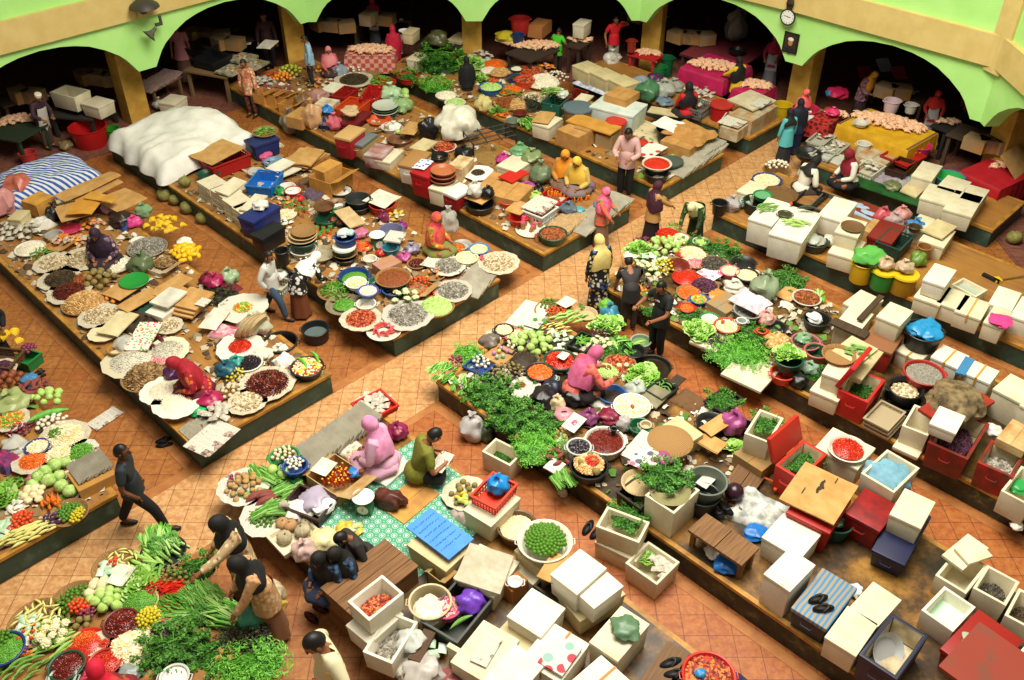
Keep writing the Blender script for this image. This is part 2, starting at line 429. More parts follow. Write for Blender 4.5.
def cooler(g,h,lab,colr,z=PZ,state='closed',m2=None,lidc=None,hinge=1,lift=100):
    """insulated fish chest: ribbed tapered tub, thick rim, lid shut, off or hinged open"""
    c,w,d,a=boxgeo(g,z+h);m=mat(colr,m2 or colr,5,.45)
    r=thing('ice_chest',c+Vector((0,0,z)),lab,'ice chest',a)
    lh=.07
    if state=='closed':
        MB().box((0,0,(h-lh)/2),(w-.03,d-.03,h-lh),taper=.9).build('tub',m,r,bevel=.015)
        l=MB().box((0,0,h-lh/2+.002),(w,d,lh-.004)).build('lid',mat(lidc,m2,5,.45)if lidc else m,r,bevel=.018)
    else:
        MB().hollow(w,d,h,.045,taper=.9,mi_in=1,floor=h*.45).build('tub',[m,mat('b9ac8c','8f7d58',6,.5)],r,bevel=.008)
        if state=='hinged':
            t=radians(lift);s=hinge
            l=MB().box((0,d/2,lh/2),(w,d,lh)).build('lid',m,r,bevel=.018)
            l.location=(0,s*d/2,h+.01);l.rotation_euler=(t if s<0 else-t,0,0 if s<0 else pi)
            if s>0:l.rotation_euler=(0,0,pi);l.rotation_euler=Euler((t,0,pi));
    hd=MB()
    for s in(-1,1):hd.tube([(s*(w/2+.0),-.07,h*.62),(s*(w/2+.03),-.06,h*.6),(s*(w/2+.03),.06,h*.6),(s*(w/2+.0),.07,h*.62)],.009)
    hd.build('handle',m,r)
    return r,c,w,d,a

def crate(g,h,lab,colr,z=PZ,name='plastic_crate',cat='crate',solid=False,n=6):
    """slatted plastic crate, open at the top"""
    c,w,d,a=boxgeo(g,z+h);m=mat(colr,None,5,.45)
    r=thing(name,c+Vector((0,0,z)),lab,cat,a)
    b=MB();t=.012;k=.92
    b.box((0,0,.008),(w*k,d*k,.016))
    for i in range(n+1):
        q=-.5+i/n
        for s in(-1,1):
            b.tube([(q*w*k,s*d/2*k,0),(q*w,s*d/2,h)],t*.8,4);b.tube([(s*w/2*k,q*d*k,0),(s*w/2,q*d,h)],t*.8,4)
    for zz in((.35,.7)if not solid else(.15,.3,.45,.6,.75)):
        kk=k+(1-k)*zz
        for s in(-1,1):b.box((0,s*d/2*kk,zz*h),(w*kk,t,h*.08 if not solid else h*.13));b.box((s*w/2*kk,0,zz*h),(t,d*kk,h*.08 if not solid else h*.13))
    b.build('lattice',m,r,smooth=False)
    e=MB()
    for s in(-1,1):e.box((0,s*d/2,h-.012),(w+.03,.03,.028));e.box((s*w/2,0,h-.012),(.03,d-.03,.028))
    e.build('rim',m,r,smooth=False)
    return r,c,w,d,a

def carton(g,h,lab,z=PZ,open=False,colr='c08f50',mark=None):
    c,w,d,a=boxgeo(g,z+h);m=mat(colr,'a97a40',4,.85)
    r=thing('carton',c+Vector((0,0,z)),lab,'cardboard box',a)
    if open:
        MB().hollow(w,d,h,.012).build('body',m,r,smooth=False)
        for s in(-1,1):
            f=MB().box((0,s*d*.2,0),(w*.98,d*.4,.008)).build('flap',m,r,smooth=False);f.location=(0,s*d/2,h);f.rotation_euler=(s*radians(-38 if s>0 else 25),0,0)
    else:
        MB().box((0,0,h/2-.004),(w,d,h-.008)).build('body',m,r,smooth=False)
        for s in(-1,1):MB().box((0,s*d*.251,h),(w,d*.49,.006)).build('flap',m,r,smooth=False)
    if mark:
        p=MB()
        for q in range(4):p.box((w*(-.3+q*.2),-d/2-.002,h*.5),(w*.12,.003,h*(.25 if q%2 else.4)))
        p.build('printed_mark',mat(mark,None),r,smooth=False)
    return r,c,w,d,a

def sheet(g,lab,z=PZ,m=None,t=.012,sag=.03,name='cardboard_sheet',cat='cardboard',tilt=0,n=1,up=0):
    c,w,d,a=boxgeo(g,z)
    b=MB()
    sd=R.random()*9
    for q in range(n):
        o=(R.uniform(-.02,.02),R.uniform(-.02,.02))if n>1 else(0,0)
        b.grid(lambda u,v:(o[0]+(u-.5)*w,o[1]+(v-.5)*d,t*(q+1)*1.08+sag*.5*(1+noise.noise(Vector((u*1.5+sd,v*1.5,q*.1))))+tilt*(v-.5)*d),6,6,0,t)
    o=b.build(name,m or CARD(),loc=c+Vector((0,0,z+up)),rz=a,smooth=False)
    return tag(o,lab,cat)

def papers(g,h,lab,z=PZ,m=None,n=9,name='newspaper_bundle',cat='newspaper'):
    """a bundle of flat sheets or bags leaning in overlapping layers"""
    c,w,d,a=boxgeo(g,z+h)
    b=MB()
    for i in range(n):
        x0=-w/2+w*i/n;lay=w/n
        b.grid(lambda u,v:(x0+u*lay*2.1,(v-.5)*d*(1+.04*sin(i*2.3)),h*.3+u*h*.7+.006*sin(v*7+i)),2,4,0,h*.28)
    o=b.build(name,m or mat('a39c8a','8f8876',5,.8),loc=c+Vector((0,0,z)),rz=a,smooth=False)
    return tag(o,lab,cat)

def stack(x,y,h,w,d,lab,z=PZ,turn=0,m=None,n=10,name='paper_stack',cat='stack'):
    """neat pile of thin sheets seen edge-on as fine lines"""
    p=at(x,y,z+h);b=MB()
    for i in range(n):
        b.box((R.uniform(-.006,.006),R.uniform(-.006,.006),h*(i+.5)/n),(w+R.uniform(-.01,.01),d+R.uniform(-.01,.01),h/n*.86),rz=R.uniform(-.03,.03))
    return tag(b.build(name,m or mat('d8d2bd','bdb59b',10,.8),loc=(p.x,p.y,z),rz=UVR+radians(turn),smooth=False),lab,cat)

def round_tub(x,y,wpx,h,lab,colr,z=PZ,name='basin',cat='basin',taper=.8,m=None,c2=None,fill=None,fillz=.6,handles=True,lid=None,inner=None,rimw=.014):
    """round plastic tub / bucket / bowl with a rolled rim; (x, y) is the middle of its mouth"""
    p,r=radius(x,y,z+h,wpx);m=m or mat(colr,c2 or colr,6,.4)
    t=thing(name,(p.x,p.y,z),lab,cat)
    prof=[(0,0),(r*taper,0),(r*taper*1.02,.01),(r*.985,h-.02),(r+rimw*.6,h-.018),(r+rimw,h-.006),(r+rimw*.4,h),(r-.012,h-.006),(r*taper-.012,.018),(0,.018)]
    MB().lathe(prof,28).build('shell',m,t)
    if inner:MB().lathe([(0,.02),(r*taper-.014,.02),(r-.016,h-.012),(r-.03,h-.014),(r*taper-.03,.03),(0,.03)],24).build('liner',mat(inner,None),t)['label']='differently coloured inside'
    if handles:
        for s in(-1,1):
            MB().tube([(s*r*.97,-.05,h-.03),(s*(r+.035),-.04,h-.025),(s*(r+.035),.04,h-.025),(s*r*.97,.05,h-.03)],.008,5).build('handle',m,t)
    if lid:MB().lathe([(0,h+.02),(r*.8,h+.022),(r+.01,h+.014),(r+.02,h-.02),(r+.006,h-.02),(r-.01,h+.002),(0,h+.004)],28).build('lid',mat(lid,None,6,.4),t)
    if fill:MB().lathe([(0,h*fillz),(r*(taper+(1-taper)*fillz)-.014,h*fillz),(r*(taper+(1-taper)*fillz)-.02,h*fillz-.012),(0,h*fillz-.012)],24).build('water' if fill in('2b2416','5d6a68','99a29a')else 'filling',mat(fill,None,6,.15),t)
    return t,p,r

def tray(x,y,wpx,lab,z=PZ,h=.07,m=None,name='woven_tray',cat='tray',liner=None,taper=.86):
    """shallow round winnowing tray, often lined with plastic or newspaper"""
    p,r=radius(x,y,z+h,wpx)
    t=thing(name,(p.x,p.y,z),lab,cat,R.random()*6)
    prof=[(0,0),(r*taper,0),(r*.97,h-.018),(r+.008,h-.014),(r+.014,h-.002),(r,h+.004),(r-.014,h-.006),(r*taper-.012,.014),(0,.014)]
    MB().lathe(prof,28).build('basketwork',m or WOVEN(),t)
    if liner:
        k=R.random()*9
        MB().lathe([(0,.018),(r*taper*.95,.018),(r*.93,h*.8),(r*1.02,h+.008),(r*1.1,h+.012)],32,
                   wob=lambda a,q,zz:.0 if q<r*.9 else.06*sin(a*4+k)*sin(a*7+k*2)).build('liner',liner,t)
    return t,p,r

# ------------------------------------------------------------------ produce: one mesh per kind and variant, copied for each piece
MESH={}
def PM(kind,var=3):
    v=R.randrange(var);k=(kind,v)
    if k not in MESH:MESH[k]=PRODUCE[kind](v)
    return MESH[k]
def M1m(b,name,cols):return b.mesh(name,[c if not isinstance(c,tuple)else mat(*c)for c in cols])
def curve_body(L,rad,bend,n=7,m=7,tip=.3,ph=0):
    """tapered curved fruit lying along x"""
    pts=[];rr=[]
    for i in range(m):
        t=i/(m-1);pts.append(((t-.5)*L,bend*(1-(2*t-1)**2),0));rr.append(rad*max(tip if 0<i<m-1 else.12,(1-abs(2*t-1-ph)**2.6)))
    return MB().tube(pts,rr,n)
def _round(name,r,cols,flat=1.0,bump=.08,nu=10,nv=7,stalk=None):
    def f(v):
        b=MB().ell((0,0,0),(r,r*(1+.05*v),r*flat),nu,nv,bump=bump,seed=v)
        if stalk:
            b.tube([(0,0,r*flat*.93),(r*.05,0,r*flat*1.12)],r*.09,5,1)
            for q in range(4):b.box((r*.2*cos(q*1.57),r*.2*sin(q*1.57),r*flat*.97),(r*.3,r*.14,r*.05),1,rz=q*1.57)
        return M1m(b,name,cols)
    return f
def cabbage(v):
    b=MB().ell((0,0,0),(.085,.085,.075),16,10,bump=.12,seed=v,fn=lambda a,th:1+.05*abs(sin(a*3+v))*sin(th))
    for q in range(4):
        a=q*1.6+v
        b.grid(lambda s,t:((.088+.006*sin(t*9))*cos(a+(s-.5)*1.5)*sin(.5+t*1.2),(.088+.004*sin(s*9))*sin(a+(s-.5)*1.5)*sin(.5+t*1.2),.082*cos(.5+t*1.2)),5,4,1)
    return M1m(b,'cabbage',[('a9c968','c5da92',14,.5),('8fb84e','b5d27c',12,.5)])
def cauliflower(v):
    b=MB();Q=random.Random(v)
    for i in range(26):
        a=i*2.4;t=sqrt((i+.5)/26);b.ell((.062*t*cos(a),.062*t*sin(a),.05*(1-t*t)+.02),.021,6,4,bump=.3,seed=i)
    for q in range(5):
        a=q*1.25;b.grid(lambda s,t:((.03+t*.065)*cos(a+(s-.5)*1.1),(.03+t*.065)*sin(a+(s-.5)*1.1),-.02+t*t*.06),3,3,1)
    return M1m(b,'cauliflower',[('efe6c4','ddd09c',20,.8),('8fae5a','6f9440',9,.6)])
def carrot(v):
    b=curve_body(.19,.021,.012,7,7,.35,-.5);b.tube([(-.1,0,0),(-.125,.004,.006)],.007,4,1)
    return M1m(b,'carrot',[('e8741e','d25f14',20,.5),('5c8a2a',None)])
def cucumber(v,L=.24,r=.022,cols=(('5f9436','86b455',10,.5),('3f6a22',None)),bend=.02):
    b=curve_body(L,r,bend*(1+.5*v),8,8,.5);b.tube([(-L/2,0,0),(-L/2-.015,0,0)],r*.22,4,1);return M1m(b,'cucumber',cols)
def eggplant(v):
    b=MB().ell((0,0,0),(.075,.034,.034),9,8,fn=lambda a,th:1+.25*cos(a));b.ell((-.06,0,0),(.02,.022,.022),7,4,1);b.tube([(-.07,0,0),(-.1,0,.006)],.006,4,1)
    return M1m(b,'eggplant',[('3c2236','593049',9,.25),('6f7a3c',None)])
def banana(v):
    b=MB()
    for i in range(7):
        a=(i-3)*.16
        pts=[];rr=[]
        for k in range(6):
            t=k/5;x=.02+t*.15;z=.035*(1-(2*t-1)**2);p=rot2(x,0,a);pts.append((p[0],p[1],z+.006*(i%2)));rr.append(.017*(1-abs(2*t-1)**3)+.003)
        b.tube(pts,rr,6)
    b.tube([(-.01,0,0),(.03,0,.012)],.012,5,1);return M1m(b,'banana_bunch',[('e6c22a','d8ac1c',12,.5),('8a7a30',None)])
def pumpkin(v):
    b=MB().ell((0,0,0),(.12,.12,.085),24,10,fn=lambda a,th:1-.07*abs(sin(a*5)));b.tube([(0,0,.07),(.01,0,.1)],.012,6,1)
    return M1m(b,'pumpkin',[(('a8966c','c2a87c',9,.7),('9a8f72','b5a888',9,.7),('b98d5e','a37c50',9,.7))[v],('6b5a3a',None)])
def chicken(v):
    b=MB().ell((0,0,.05),(.13,.085,.075),10,7,bump=.12,seed=v)
    for s in(-1,1):
        b.tube([(-.06,s*.05,.05),(-.12,s*.06,.06),(-.15,s*.045,.03)],[.04,.03,.012],6)
        b.tube([(-.15,s*.045,.03),(-.2,s*.04,.012)],.008,5,1)
        b.tube([(.05,s*.07,.06),(.02,s*.11,.04),(.07,s*.125,.03)],[.022,.018,.01],5)
    b.tube([(.1,0,.06),(.17,.01,.04),(.2,.03,.02)],[.03,.02,.016],6)
    return M1m(b,'dressed_chicken',[('e0ae86','eec6a2',14,.45),('d9b070',None)])
def melonball(v):
    b=MB().ell((0,0,0),(.15,.14,.125),16,11,fn=lambda a,th:1-.06*abs(sin(a*4+v))+.02*sin(th*9));b.tube([(0,0,.11),(.01,0,.16)],.012,5,1)
    return M1m(b,'leaf_bundle',[('6f6b34','8f8a4a',16,.7),('5a5430',None)])
def gourd(v):
    b=curve_body(.55,.05,.06,10,10,.5);return M1m(b,'snake_gourd',[('4f9a34','74b84c',12,.5)])
def pod(v):return M1m(curve_body(.1,.011,.012,5,6,.4),'chilli',[(('4c8a20','5f9a2c',9,.4),('6fa838','86b84a',9,.4),('3c7a1c',None,9,.4))[v]])
def redpod(v):return M1m(curve_body(.09,.01,.014,5,6,.4),'red_chilli',[(('c01a14','d62a18',9,.3),('d83818',None,9,.3),('a81210',None,9,.3))[v]])
def bottle(cap,body,r=.02,h=.09):
    def f(v):return M1m(MB().lathe([(0,0),(r,0),(r,h*.65),(r*.5,h*.8),(r*.5,h*.9)],8).lathe([(r*.6,h*.88),(r*.6,h),(0,h)],8,1),'bottle',[(body,None,6,.2),(cap,None)])
    return f
def jar(cap,body='a06a3a',r=.045,h=.14):
    def f(v):return M1m(MB().lathe([(0,0),(r,0),(r,h*.8),(r*.8,h*.86)],12).lathe([(r*.88,h*.84),(r*.9,h),(0,h)],12,1),'jar',[(body,None,6,.15),(cap,None)])
    return f
def leafbunch(kind):
    def f(v):
        Q=random.Random(v*7+hash_(kind));b=MB()
        if kind=='herb':
            for i in range(64):
                a=Q.uniform(-1.0,1.0);l=Q.uniform(.09,.24);s=Q.uniform(.012,.024);w=Q.uniform(-.02,.10)
                c=Vector((l*cos(a*.7),l*sin(a*.7)*.8,w*(l/.2)+.02));t=Q.uniform(0,6.28);e=Q.uniform(-.7,.7)
                d=Vector((cos(t),sin(t),e))*s*1.5;n=Vector((-sin(t),cos(t),Q.uniform(-.6,.6)))*s*.75
                b.add([c-d,c+n+Vector((0,0,.004)),c+d,c-n],[(0,1,2,3)],Q.randrange(3))
            for i in range(6):
                a=Q.uniform(-.6,.6);b.tube([(-.08,Q.uniform(-.012,.012),.01),(.04,.02*a,.02),(.16*cos(a),.16*sin(a),.05)],.003,3,2)
            cols=[('22520f','316817',30,.55),('3c781c',None,9,.55),('58922c',None,9,.55)]
        elif kind=='cress':
            for i in range(70):
                a=Q.uniform(-1.2,1.2);l=Q.uniform(.03,.22);s=Q.uniform(.008,.015)
                c=Vector((l*cos(a*.8),l*sin(a*.8),Q.uniform(.0,.09)));t=Q.uniform(0,6.28)
                d=Vector((cos(t),sin(t),Q.uniform(-.5,.8)))*s*2.4;n=Vector((-sin(t),cos(t),Q.uniform(-.5,.5)))*s*.6
                b.add([c-d,c+n,c+d,c-n],[(0,1,2,3)],Q.randrange(3))
            cols=[('3f8a1c',None,9,.5),('62ae2e',None,9,.5),('86c84a',None,9,.5)]
        elif kind=='dark':
            for i in range(64):
                a=Q.uniform(0,6.28);l=sqrt(Q.random())*.17;s=Q.uniform(.012,.022)
                c=Vector((l*cos(a),l*sin(a),Q.uniform(.0,.10)*(1-l*3)));t=Q.uniform(0,6.28)
                d=Vector((cos(t),sin(t),Q.uniform(-.7,.7)))*s*1.5;n=Vector((-sin(t),cos(t),Q.uniform(-.7,.7)))*s*.8
                b.add([c-d,c+n,c+d,c-n],[(0,1,2,3)],Q.randrange(3))
            cols=[('2a3a1a',None,9,.6),('43401f',None,9,.6),('3a2a26',None,9,.6)]
        elif kind=='blade':
            for i in range(22):
                a=Q.uniform(-.32,.32);L=Q.uniform(.24,.36);w=Q.uniform(.010,.018);z=Q.uniform(.01,.07)
                b.grid(lambda s,t:(L*t-.1,a*L*t+(s-.5)*2*w*(1-abs(2*t-1)**2*.8),z+.03*sin(t*2.6)-.004*(1-abs(2*s-1))),2,5,Q.randrange(3))
            cols=[('4f9a28',None,9,.5),('78b848',None,9,.5),('a8d070',None,9,.5)]
        elif kind=='bean':
            for i in range(20):
                y=Q.uniform(-.05,.05);z=.008+Q.random()*.035;L=Q.uniform(.26,.34);k=Q.uniform(-.03,.03)
                b.tube([(-L/2,y,z),(-L/6,y+k*.6,z+.006),(L/6,y+k,z+.004),(L/2,y+k*2.2,z-.003)],.0065,4,Q.randrange(3))
            cols=[('5c9a34',None,9,.5),('7cb450',None,9,.5),('a2cc76',None,9,.5)]
        elif kind=='lettuce':
            for i in range(13):
                a=i*2.4;l=.03+.008*i
                b.grid(lambda s,t:((l*t+.012)*cos(a+(s-.5)*1.7)*1.3,(l*t+.012)*sin(a+(s-.5)*1.7)*1.3,.085*(1-i/15)*(.3+t)+.014*sin(s*14+i)*t),6,3,i%3)
            cols=[('9cc85a',None,9,.5),('b8d884',None,9,.5),('7cb23c',None,9,.5)]
        else:
            for i in range(14):
                a=Q.uniform(-.2,.2);L=Q.uniform(.26,.34);z=Q.uniform(.01,.06)
                b.tube([(-.16,.03*a,z),(.0,.08*a,z+.01),(L-.16,L*a,z)],[.011,.009,.005],5,Q.randrange(2))
                for q in range(4):
                    c=Vector((L-.16-q*.03,L*a+Q.uniform(-.03,.03),z+Q.uniform(0,.03)));t=Q.uniform(-.8,.8)
                    d=Vector((cos(t),sin(t),.2))*.03;n=Vector((-sin(t),cos(t),.3))*.012;b.add([c-d,c+n,c+d,c-n],[(0,1,2,3)],2)
            cols=[('b8d488',None,9,.5),('86b652',None,9,.5),('4c8e26',None,9,.5)]
        return M1m(b,kind+'_bunch',cols)
    return f
def hash_(s):return sum(ord(c)*(i+3)for i,c in enumerate(s))
def packet(cols):
    def f(v):
        b=MB();b.grid(lambda s,t:((s-.5)*.15,(t-.5)*.1,.034*(sin(pi*s)*sin(pi*t))**.5+.004*sin(s*11+v)),5,4,0);b.grid(lambda s,t:((s-.5)*.15,(t-.5)*.1,-.012*(sin(pi*s)*sin(pi*t))**.5),4,3,0)
        return M1m(b,'packet',[cols[v%len(cols)]])
    return f
PRODUCE=dict(
    cabbage=cabbage,cauliflower=cauliflower,carrot=carrot,cucumber=cucumber,eggplant=eggplant,banana_bunch=banana,pumpkin=pumpkin,
    dressed_chicken=chicken,leaf_bundle=melonball,snake_gourd=gourd,green_chilli=pod,red_chilli=redpod,
    tomato=_round('tomato',.032,[('d8361a','e2581e',5,.3),('4c7a26',None)],.85,.06,10,7,True),
    lime=_round('lime',.026,[('44741a','5c8c24',9,.4)],1.0,.05,8,6),
    calamansi=_round('calamansi',.02,[('d8c22a','b8b42a',9,.4)],1.0,.05,7,5),
    onion=_round('onion',.03,[('a59a8c','8a7f72',12,.5),('b8ae9a',None)],.9,.08,9,6,True),
    garlic=_round('garlic',.024,[('e8e0cc','d4c8ac',12,.6)],.8,.2,8,6),
    potato=_round('potato',.045,[('b8935a','a47d44',8,.7)],.8,.25,9,6),
    sweet_potato=lambda v:M1m(curve_body(.2,.04,.015,8,7,.3),'sweet_potato',[('7a3a34','8f4a42',9,.7)]),
    yam_bean=_round('yam_bean',.06,[('e6dab0','d2c28e',6,.7)],.8,.2,10,7),
    mango=lambda v:M1m(MB().ell((0,0,0),(.085,.05,.045),10,7,bump=.12,seed=v),'mango',[('ecc020','e0a818',5,.4)]),
    guava=_round('guava',.055,[('a8cc62','bcd880',6,.5)],.95,.15,10,7),
    sapodilla=_round('sapodilla',.055,[('7f7038','938248',9,.7)],.95,.15,10,7),
    corn=lambda v:cucumber(v,.17,.02,(('e2d27c','c8d07a',14,.5),('8fb04a',None)),.008),
    zucchini=lambda v:cucumber(v,.3,.028,(('a8cc6a','8cb850',9,.45),('5c8a2a',None)),.012),
    okra=lambda v:cucumber(v,.15,.014,(('5c9234','78a84a',9,.5),('4c7a26',None)),.012),
    red_onion=_round('red_onion',.026,[('7a3048','91405a',9,.4)],.9,.1,8,6,True),
    bitter_egg=_round('brown_gourd',.06,[('7a3c24','93502e',7,.5)],1.0,.1,10,7),
    egg=_round('egg',.026,[('ead9b8','e2caa0',3,.5)],1.25,0,8,6),
    orange_fruit=_round('orange',.042,[('e2862a','ec9c34',9,.45)],.95,.05,9,6),
    green_fruit=_round('green_fruit',.042,[('a8b83a','c4c850',9,.45)],.95,.05,9,6),
    kaffir=_round('peeled_coconut',.07,[('b8b09a','988f78',9,.8)],.9,.2,10,7),
    shallot_braid=_round('pale_onion',.04,[('d8c8a0','c8b48a',9,.6)],.9,.15,9,6),
    syrup_bottle=bottle('e8a81c','a83a14'),amber_bottle=bottle('e0b020','d06a18'),jar=jar('d84868'),red_jar=jar('c02a2a','d8c8a0'),spice_jar=jar('3a8a3a','c86a2a',.04,.11),
    packet_green=packet([('bcd6b4','a4c6a4',14,.3),('d2e2cc',None,9,.3)]),packet_mixed=packet([('d8b48a','b84a2c',26,.4),('c82a20','e0b030',22,.4),('d8d0bc','a08a68',22,.4)]),
    packet_grey=packet([('c8c2b2','a89f8c',22,.4),('b8ac96','d8d2c0',22,.4)]),packet_white=packet([('e8e2d2','d8cfbc',9,.5)]),
    packet_yellow=packet([('e0c040','d0a030',14,.4),('d8d0a0','b8a860',14,.4)]),
    egg_pastel=_round('dyed_egg',.035,[('b684b8',None,9,.5)],1.1,0,9,6),
    watermelon=lambda v:M1m(MB().add([(-.09,-.012,0),(.09,-.012,0),(.06,-.008,.05),(0,-.008,.075),(-.06,-.008,.05),(-.09,.022,0),(.09,.022,0),(.06,.018,.05),(0,.018,.075),(-.06,.018,.05)],
                                     [(0,1,2,3,4),(9,8,7,6,5),(0,5,6,1),(1,6,7,2),(2,7,8,3),(3,8,9,4),(4,9,5,0)]),'melon_slice',[('d83a44','e8746c',9,.4)]),
)
for _k in('herb','cress','dark','blade','bean','lettuce','celery'):PRODUCE[_k+'_bunch']=leafbunch(_k)
FLAT={'carrot','cucumber','eggplant','green_chilli','red_chilli','sweet_potato','corn','zucchini','okra','mango','banana_bunch','dressed_chicken','bean_bunch','blade_bunch','celery_bunch','herb_bunch','cress_bunch','snake_gourd'}
HALF={'cabbage':.075,'cauliflower':.02,'carrot':.02,'cucumber':.022,'eggplant':.034,'banana_bunch':.015,'pumpkin':.085,'dressed_chicken':-.02,'leaf_bundle':.125,'snake_gourd':.05,'green_chilli':.01,'red_chilli':.01,
        'tomato':.027,'lime':.024,'calamansi':.017,'onion':.027,'garlic':.019,'potato':.036,'sweet_potato':.04,'yam_bean':.048,'mango':.045,'guava':.052,'sapodilla':.052,'corn':.02,'zucchini':.028,'okra':.014,'red_onion':.023,
        'bitter_egg':.06,'egg':.032,'orange_fruit':.04,'green_fruit':.04,'kaffir':.063,'shallot_braid':.036,'egg_pastel':.038}
CATS={'herb_bunch':'herbs','cress_bunch':'herbs','dark_bunch':'herbs','blade_bunch':'leaf vegetable','bean_bunch':'long beans','lettuce_bunch':'lettuce','celery_bunch':'celery','dressed_chicken':'chicken','syrup_bottle':'bottle','amber_bottle':'bottle','jar':'jar','spice_jar':'jar','red_jar':'jar','banana_bunch':'banana','bitter_egg':'gourd','kaffir':'coconut','shallot_braid':'onion','orange_fruit':'orange','green_fruit':'fruit','egg_pastel':'egg'}
NAMES={'bitter_egg':'brown_gourd','kaffir':'peeled_coconut','shallot_braid':'pale_onion','egg_pastel':'dyed_egg','green_fruit':'yellow_green_fruit','herb_bunch':'herb_bunch','cress_bunch':'cress_bunch','dark_bunch':'dark_herb_bunch','blade_bunch':'leaf_bunch','packet_green':'wrapped_vegetable','packet_mixed':'snack_packet','packet_grey':'goods_packet','packet_white':'white_packet','packet_yellow':'sweet_packet','syrup_bottle':'bottle','amber_bottle':'bottle','red_jar':'jar','watermelon':'melon_slice'}

def heap(kind,x,y,wpx,n,lab,group=None,z=PZ,asp=1.0,rise=.5,turn=None,size=1.0,rot=0,dirn=None,p=None,r=None):
    """n single pieces heaped over an ellipse (half width r along image x turned by rot, depth r*asp); rise = height of the middle over r"""
    if p is None:p,r=radius(x,y,z,wpx)
    half=HALF.get(kind,.0)*size
    out=[]
    if kind in LEAFY and n>4:
        n=int(n*.6)
        o=mound(LEAFY[kind],p,r*.96,z,'loose leaves under each '+lab,rise*.9,asp,rot,'loose_leaves','leaves',.55+.45*size)
    cat=CATS.get(kind,kind.replace('_',' ').replace('packet green','packet'));cat='packet' if kind.startswith('packet')else cat
    for i in range(n):
        t=sqrt((i+.5)/n)*.93;a=i*2.39996+.5
        dx,dy=rot2(r*t*cos(a)+R.uniform(-.1,.1)*r/sqrt(n),r*asp*t*sin(a)+R.uniform(-.1,.1)*r/sqrt(n),radians(rot))
        zz=z+half+rise*r*(1-t**2)
        slope=-2*rise*t
        nm=NAMES.get(kind,kind)
        me=PM(kind)
        o=place(me,nm,loc=(p.x+dx,p.y+dy,zz))
        if kind in FLAT:
            o.rotation_euler=Euler((R.uniform(-.2,.2),R.uniform(-.15,.15),radians(dirn)+R.uniform(-.3,.3)if dirn is not None else R.random()*6.28))
            if kind in('herb_bunch','cress_bunch')and dirn is None:o.rotation_euler=Euler((R.uniform(-.2,.2),R.uniform(-.15,.3),a+R.uniform(-.5,.5)))
        else:o.rotation_euler=Euler((R.uniform(-.3,.3),R.uniform(-.3,.3),R.random()*6.28))
        s=size*R.uniform(.88,1.12);o.scale=(s,s,s)
        tag(o,lab,cat,group or(lab if n>1 else None))
        out.append(o)
    return out


LEAFY={'herb_bunch':'leafh','cress_bunch':'leafc','dark_bunch':'leafd'}
GR={
    'leafh':((.034,.015,.003),[('1c440b',None),('2f6614',None),('46801f',None)],420),
    'leafc':((.036,.011,.003),[('3a7c18',None),('5aa42a',None),('7cbc42',None)],420),
    'leafd':((.03,.014,.003),[('26301a',None),('3c3a20',None),('33261f',None)],420),
    'date':((.018,.011,.010),[('5a1f14',None,9,.35),('7a2f1a',None,9,.35),('3c140e',None,9,.35)],150),
    'dark':((.02,.012,.008),[('2f2418',None),('46351f',None),('5a472c',None)],150),
    'fish':((.04,.014,.006),[('8a6a40',None),('6b4c2a',None),('a58658',None)],110),
    'anchovy':((.026,.006,.005),[('cfc9b4',None),('aaa592',None),('8a8674',None)],190),
    'shell':((.022,.016,.011),[('c8b48e',None),('9a8460',None),('e0d2b2',None)],130),
    'ginger':((.03,.015,.013),[('c79a58',None),('b5864a',None),('d6b47c',None)],110),
    'peanut':((.016,.01,.009),[('d2a868',None),('bf9250',None),('e0c08c',None)],160),
    'white':((.012,.010,.008),[('ece4cc',None),('ded4b4',None),('f4eee0',None)],190),
    'cream':((.022,.014,.012),[('ecdcae',None),('e0c890',None),('f0e8cc',None)],130),
    'chilli':((.017,.006,.005),[('c22a14',None,9,.3),('d8481c',None,9,.3),('a81c10',None,9,.3)],190),
    'orange':((.017,.009,.006),[('e06a1e',None,9,.4),('ec8430',None,9,.4),('cc5214',None,9,.4)],180),
    'paste':((.014,.012,.008),[('6e1f14',None,9,.3),('8a2a18',None,9,.3),('541410',None,9,.3)],170),
    'green':((.02,.006,.005),[('5c9a2c',None),('78b044',None),('3f7a1c',None)],170),
    'pale':((.02,.008,.006),[('b6d67a',None),('cbe29a',None),('98c255',None)],150),
    'mix':((.03,.013,.010),[('d8c850',None),('6fa83a',None),('e06a2a',None)],110),
    'grey':((.03,.014,.009),[('8a8478',None),('6e685c',None),('a8a294',None)],110),
    'snail':((.02,.014,.013),[('4a4238',None),('35302a',None),('625a4c',None)],170),
    'mussel':((.035,.018,.013),[('221c22',None,9,.3),('3a2c34',None,9,.3),('15151a',None,9,.3)],110),
    'redmix':((.03,.016,.01),[('b8402a',None),('c87a3a',None),('7a2a1c',None)],110),
    'brown':((.022,.016,.013),[('8a4a22',None),('6f3418',None),('a8602e',None)],140),
    'purple':((.024,.016,.012),[('4a2238',None),('68304e',None),('321626',None)],120),
    'flower':((.026,.016,.012),[('e0d84a',None),('c43a3a',None),('e8e2c0',None)],120),
    'pink':((.03,.014,.01),[('e08a90',None),('c84a5c',None),('f0c8c0',None)],100),
}
